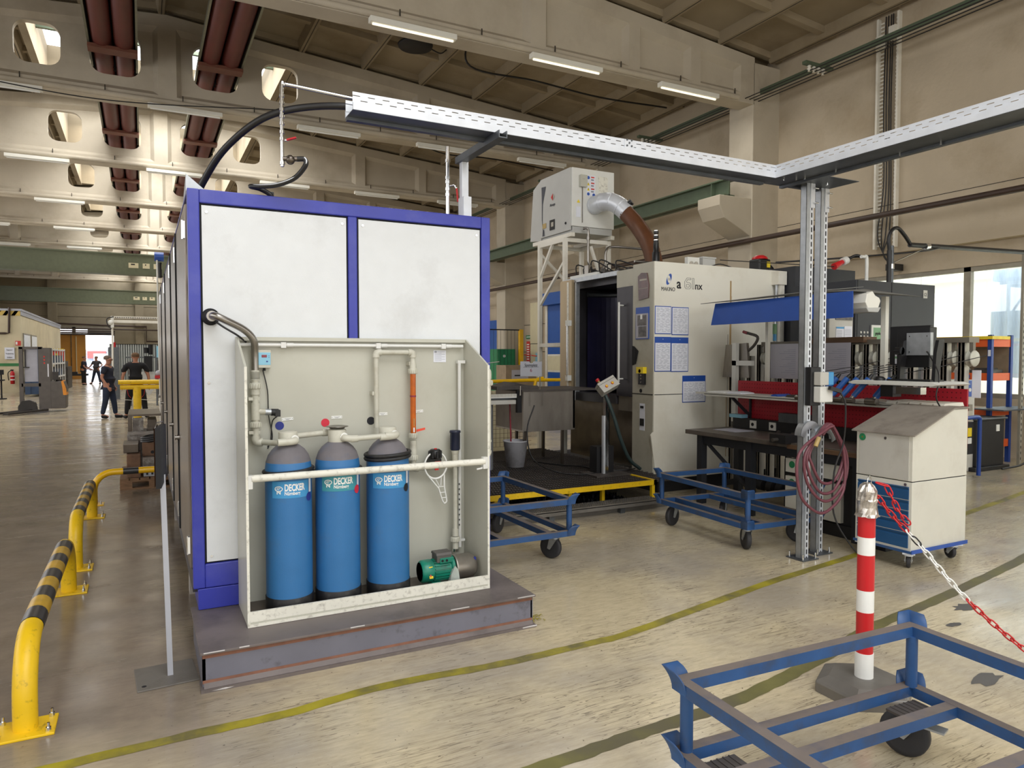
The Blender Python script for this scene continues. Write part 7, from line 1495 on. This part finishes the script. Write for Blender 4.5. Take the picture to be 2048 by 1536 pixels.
# things right of the aisle, far
t = thing('pipe_gantry', 'white gantry pole with a slotted tray reaching right, beyond the two men', 'gantry', (-1, 30, 0))
b = MB('off_white'); b.cyl((-.98, 30, 0), (-.95, 30, 3.0), .035, n=10); b.build('pole', t); b = MB('off_white'); b.box(-1.0, 29.95, 3.14, .9, 30.05, 3.22); b.box(-.95, 29.95, 2.98, .9, 30.02, 3.08); b.use('gap_black'); [b.box(-.98+.06*k, 29.945, 3.15, -.95+.06*k, 29.95, 3.19) for k in range(30)]; b.build('slotted_tray', t)
b = MB('unit_white'); b.sphere((-1.0, 29.95, 2.98), .1); b.box(-1.0, 29.9, 2.8, -.9, 30, 3.2); b.use('cable_black').tube(bez([(-.9, 29.9, 3.2), (-1.12, 29.9, 3.1), (-1.08, 29.9, 2.85), (-.97, 29.9, 2.75)], 10), .02, 6); b.build('joint_head', t)
b = MB('unit_white'); b.cyl((.40, 20.5, 0), (.38, 20.5, 4.2), .02, n=8); single(b, 'white_riser', 'thin white vertical pipe just left of the blue machine edge', 'pipe')
b = MB('sticker_blue'); b.T = None; b.use('logo_blue').cyl((.33, 21, 4.35), (.55, 21, 4.35), .12, n=14); b.use('cable_black').cyl((.45, 21, 4.2), (.45, 21, 3.8), .05, n=8); single(b, 'hoist_motor', 'blue hoist motor high at the edge of the blue machine', 'hoist')
t = thing('grey_locker', 'tall grey cabinet with a red lamp behind the man in the navy shirt', 'cabinet', (-1, 33, 0)); b = MB('unit_grey'); b.use('galv_dark').box(-1.22, 33, 0, -.83, 33.6, 2.12); b.build('body', t); b = MB('red_gloss'); b.cyl((-1.0, 33.2, 2.12), (-1.0, 33.2, 2.32), .05, n=12); b.build('lamp', t)
b = MB('mesh_white'); k = 0; x = -1.6
while x < 1.6: b.box(x, 45, .3, x+.05, 45.05, 2.42); x += .115
b.use('corr_dark').box(-1.6, 45.05, .3, 1.6, 45.08, 2.42); b.use('gap_black').box(-1.6, 44.98, 2.42, 1.6, 45.08, 2.45); single(b, 'corrugated_fence', 'pale corrugated partition behind the two men', 'partition')
t = thing('blasting_machine', 'machine with black valve block and grey hopper behind the man in black', 'machine', (.2, 28.5, 0))
b = MB('unit_grey'); b.prism([(-.2, 1.18), (.38, 1.18), (.38, .6), (.2, .35), (.0, .6)], 'y', 28.2, 28.9); b.build('hopper', t)
b = MB('gap_black'); b.box(.06, 28.1, 1.2, .32, 28.6, 1.75); b.cyl((.12, 28.3, 1.85), (.12, 28.3, 2.05), .08, n=12); b.cyl((.26, 28.3, 1.8), (.26, 28.3, 2.15), .07, n=12); b.build('valve_block', t)
b = MB('galv_dark'); b.box(-.5, 28.15, 1.68, .45, 28.22, 1.73); b.box(.42, 28.1, 0, .48, 28.2, 2.1); b.box(-.4, 28.2, 0, -.34, 28.3, 1.1); b.box(-.4, 28.2, 1.05, .0, 28.6, 1.1); b.build('frame', t)
b = MB('machine_bits'); b.box(-.45, 28.4, 1.1, -.05, 28.8, 1.4); b.cyl((-.36, 28.3, 1.1), (-.36, 28.3, 1.55), .08, n=10); b.box(.48, 28, .3, .8, 28.6, 1.6); b.use('display_blue').box(.45, 27.95, 1.7, .56, 28, 2.1); b.build('fittings', t)
b = MB('bucket'); b.sphere((.36, 20.4, 1.3), .07); b.use('red_gloss').box(.28, 20.3, 1.16, .42, 20.45, 1.24); single(b, 'white_helmet', 'white and red object hanging at the edge of the blue machine', 'helmet')
# ------------------------------------------------------------------ people
def skin(name, parent, J, E_, m, lev=1):
    """J: name -> (pos, radius); E_: edges; baked Skin+Subsurf surface in world coords"""
    keys = list(J); me = bpy.data.meshes.new('sk'); me.from_pydata([J[k][0] for k in keys], [(keys.index(a), keys.index(c)) for a, c in E_], []); o = bpy.data.objects.new('sk', me); COL.objects.link(o)
    o.modifiers.new('s', 'SKIN'); sv = me.skin_vertices[0].data
    for i, k in enumerate(keys): r_ = J[k][1]; sv[i].radius = (r_, r_) if not isinstance(r_, tuple) else r_; sv[i].use_root = (i == 0)
    sb = o.modifiers.new('u', 'SUBSURF'); sb.levels = lev; sb.render_levels = lev
    bpy.context.view_layer.update(); m2 = bpy.data.meshes.new_from_object(o.evaluated_get(bpy.context.evaluated_depsgraph_get())); bpy.data.objects.remove(o)
    m2.materials.clear(); m2.materials.append(MT[m]); m2.polygons.foreach_set('use_smooth', [True]*len(m2.polygons)); ob = bpy.data.objects.new(name, m2); COL.objects.link(ob); ob.parent = parent; return ob
def person(label, loc, rz, h, A, wide=1.0, shirt='cloth_navy', pants='cloth_jeans', hair='hair_grey', glasses=False, piping=False, holds=None):
    t = thing('person', label, 'person', (0, 0, 0)); s_ = h/1.75; Z = lambda p: (p[0]*s_*(wide if abs(p[0]) < .3 else 1), p[1]*s_, p[2]*s_)
    d = dict(kneeL=(.11, -.01, .50), footL=(.12, .02, .09), toeL=(.14, -.16, .04), kneeR=(-.11, -.01, .50), footR=(-.12, .02, .09), toeR=(-.14, -.16, .04), elL=(.27, .03, 1.12), haL=(.28, -.05, .86), elR=(-.27, .03, 1.12), haR=(-.28, -.05, .86), head=(0, -.03, 1.62), lean=(0, 0)); d.update(A)
    lx, ly = d['lean']; hd = d['head']
    J = dict(pelvis=((0, 0, .95), .13), waist=((lx*.3, ly*.3, 1.08), .125), chest=((lx*.7, ly*.7+.01, 1.28), .145), shb=((lx, ly+.01, 1.42), .09), neck=((lx, ly-.005, 1.49), .052), jaw=((hd[0]+lx, hd[1]+ly+.015, 1.56), .066), head=((hd[0]+lx, hd[1]+ly+.02, 1.635), .083), crown=((hd[0]+lx, hd[1]+ly+.025, 1.69), .066))
    E_ = [('pelvis', 'waist'), ('waist', 'chest'), ('chest', 'shb'), ('shb', 'neck'), ('neck', 'jaw'), ('jaw', 'head'), ('head', 'crown')]
    J['nose'] = ((hd[0]+lx, hd[1]+ly-.085, 1.605), .014); E_.append(('head', 'nose')); J['chin'] = ((hd[0]+lx, hd[1]+ly-.045, 1.535), .03); E_.append(('jaw', 'chin'))
    for sgn, S in ((1, 'L'), (-1, 'R')):
        J['ear'+S] = ((hd[0]+lx+sgn*.088, hd[1]+ly+.03, 1.615), .014); E_.append(('head', 'ear'+S))
        J['hip'+S] = ((sgn*.09, 0, .88), .1); J['knee'+S] = (d['knee'+S], .062); J['ank'+S] = (d['foot'+S], .042); J['toe'+S] = (d['toe'+S], .035); E_ += [('pelvis', 'hip'+S), ('hip'+S, 'knee'+S), ('knee'+S, 'ank'+S), ('ank'+S, 'toe'+S)]
        J['sh'+S] = ((sgn*.185+lx, ly+.01, 1.40), .062); J['el'+S] = (d['el'+S], .042); J['wr'+S] = (d['ha'+S], .028); E_ += [('shb', 'sh'+S), ('sh'+S, 'el'+S), ('el'+S, 'wr'+S)]
        e, w_ = Vector(d['el'+S]), Vector(d['ha'+S]); q = (w_-e).normalized(); J['palm'+S] = (tuple(w_+q*.06), .034); E_.append(('wr'+S, 'palm'+S)); fr = Vector((0, -1, 0)); sd = q.cross(fr)
        if sd.length < .1: sd = Vector((1, 0, 0))
        sd.normalize(); fd = sd.cross(q).normalized()
        for i, o in enumerate((-.027, -.009, .009, .027)):
            b0 = w_+q*.09+fd*o; L_ = (.035, .045, .042, .032)[i]; k1, k2 = 'f%d%s' % (i, S), 'g%d%s' % (i, S); J[k1] = (tuple(b0), .010); J[k2] = (tuple(b0+q*L_+sd*.012*sgn), .008); E_ += [('palm'+S, k1), (k1, k2)]
        tb_ = w_+q*.045+fd*.045; J['th'+S] = (tuple(tb_), .012); J['tg'+S] = (tuple(tb_+q*.035+fd*.012), .009); E_ += [('palm'+S, 'th'+S), ('th'+S, 'tg'+S)]
    def sc_(Jx): return {k: (Z(p), tuple(v*s_ for v in r) if isinstance(r, tuple) else r*s_) for k, (p, r) in Jx.items()}
    skin('body', t, sc_(J), E_, 'skin', 1)
    def sub(keys, grow, extra={}): 
        K = {}; 
        for k in keys: p, r = J[k]; K[k] = (p, r+grow)
        K.update(extra); return K
    mid = {}
    for S in 'LR':
        a, c = Vector(J['sh'+S][0]), Vector(J['el'+S][0]); mid['sl'+S] = (tuple(a+(c-a)*.72), .064)
    K = sub(['pelvis', 'waist', 'chest', 'shb', 'shL', 'shR'], .022*wide, mid); K['pelvis'] = (J['pelvis'][0], .15*wide**.5); K['hem'] = ((0, 0, .86), .15)
    skin('shirt', t, sc_(K), [('pelvis', 'waist'), ('pelvis', 'hem'), ('waist', 'chest'), ('chest', 'shb'), ('shb', 'shL'), ('shb', 'shR'), ('shL', 'slL'), ('shR', 'slR')], shirt, 1)
    K = sub(['hipL', 'kneeL', 'ankL', 'hipR', 'kneeR', 'ankR'], .022, {'pelvis': ((0, 0, .93), .14)}); skin('trousers', t, sc_(K), [('pelvis', 'hipL'), ('hipL', 'kneeL'), ('kneeL', 'ankL'), ('pelvis', 'hipR'), ('hipR', 'kneeR'), ('kneeR', 'ankR')], pants, 1)
    for S in 'LR':
        a, c = Vector(Z(d['foot'+S])), Vector(Z(d['toe'+S])); skin('shoe', t, {'a': (tuple(a+Vector((0, .03, -.035))), .055), 'b': (tuple((a+c)/2+Vector((0, 0, -.02))), .052), 'c': (tuple(c+Vector((0, 0, .0))), .042)}, [('a', 'b'), ('b', 'c')], 'gap_black', 1)
    hp = Vector(Z((hd[0]+lx, hd[1]+ly+.035, 1.675))); b = MB(hair); b.lathe([(.088*s_, -.05*s_), (.098*s_, -.01), (.09*s_, .03*s_), (.06*s_, .06*s_), (.0, .072*s_)], hp+Vector((0, .012, .005)), 16); b.build('hair', t)
    b = MB('gap_black')
    for sx in (-1, 1): b.sphere(Vector(Z((hd[0]+lx+sx*.032, hd[1]+ly-.062, 1.635))), .011, 8)
    if glasses:
        for sx in (-1, 1): c = Vector(Z((hd[0]+lx+sx*.034, hd[1]+ly-.078, 1.632))); b.tube([c+Vector((.026*math.cos(a), 0, .018*math.sin(a))) for a in [2*PI*i/12 for i in range(12)]], .003, 4, closed=True); b.tube([c+Vector((sx*.026, 0, 0)), c+Vector((sx*.05, .1, .0))], .003, 4)
    b.build('eyes', t)
    if piping:
        b = MB('red_gloss')
        for sgn, S in ((1, 'L'), (-1, 'R')):
            kx = d['knee'+S]; b.tube([Z((sgn*.19, .07, .82)), Z((kx[0]+sgn*.0, .085, .62)), Z((kx[0]-sgn*.05, .085, .55))], .006, 5)
        b.use('light_grey')
        for sgn, S in ((1, 'L'), (-1, 'R')): kx = d['knee'+S]; b.tube([Z((kx[0]-.075, .06, .48)), Z((kx[0], .088, .495)), Z((kx[0]+.075, .06, .50))], .010, 5)
        b.build('trouser_piping', t)
    t.location = loc; t.rotation_euler = (0, 0, rz); return t
person('man with glasses in a navy polo shirt and jeans, standing sideways in the aisle', (-.86, 22.9, 0), R90-.35, 1.76, dict(kneeL=(.10, -.10, .50), footL=(.11, -.14, .09), toeL=(.12, -.33, .04), kneeR=(-.1, .03, .5), footR=(-.12, .12, .09), toeR=(-.13, -.06, .04), elR=(-.27, .06, 1.13), haR=(-.25, -.10, .87), elL=(.27, .06, 1.13), haL=(.25, -.06, .87), head=(0, -.04, 1.62)), glasses=True)
person('heavy man in a black T-shirt and black work trousers seen from behind', (-.17, 22.5, 0), PI+.05, 1.84, dict(kneeL=(.16, 0, .5), footL=(.20, .02, .09), toeL=(.25, -.16, .04), kneeR=(-.16, 0, .5), footR=(-.2, .02, .09), toeR=(-.25, -.16, .04), elL=(.30, .03, 1.13), haL=(.32, -.03, .87), elR=(-.30, .03, 1.13), haR=(-.32, -.03, .87)), wide=1.14, shirt='cloth_black', pants='cloth_black', hair='hair_brown', piping=True)
person('distant man in dark blue at the left side of the bright gate', (-3.25, 51.3, 0), R90-.2, 1.78, dict(lean=(0, -.06), haL=(.2, -.38, .95), elL=(.26, -.12, 1.1), haR=(-.2, -.38, .95), elR=(-.26, -.12, 1.1)), shirt='cloth_navy', pants='cloth_black', hair='hair_brown')
person('distant man standing in the bright gate with one arm on his hip', (-2.6, 52.4, 0), -.5, 1.78, dict(elL=(.36, .05, 1.2), haL=(.2, -.08, 1.02), elR=(-.3, -.08, 1.15), haR=(-.42, -.25, .95), kneeL=(.17, 0, .5), footL=(.22, .02, .09), toeL=(.27, -.16, .04), kneeR=(-.15, -.06, .5), footR=(-.26, -.06, .09), toeR=(-.33, -.22, .04)), shirt='cloth_grey', pants='cloth_jeans', hair='hair_brown')
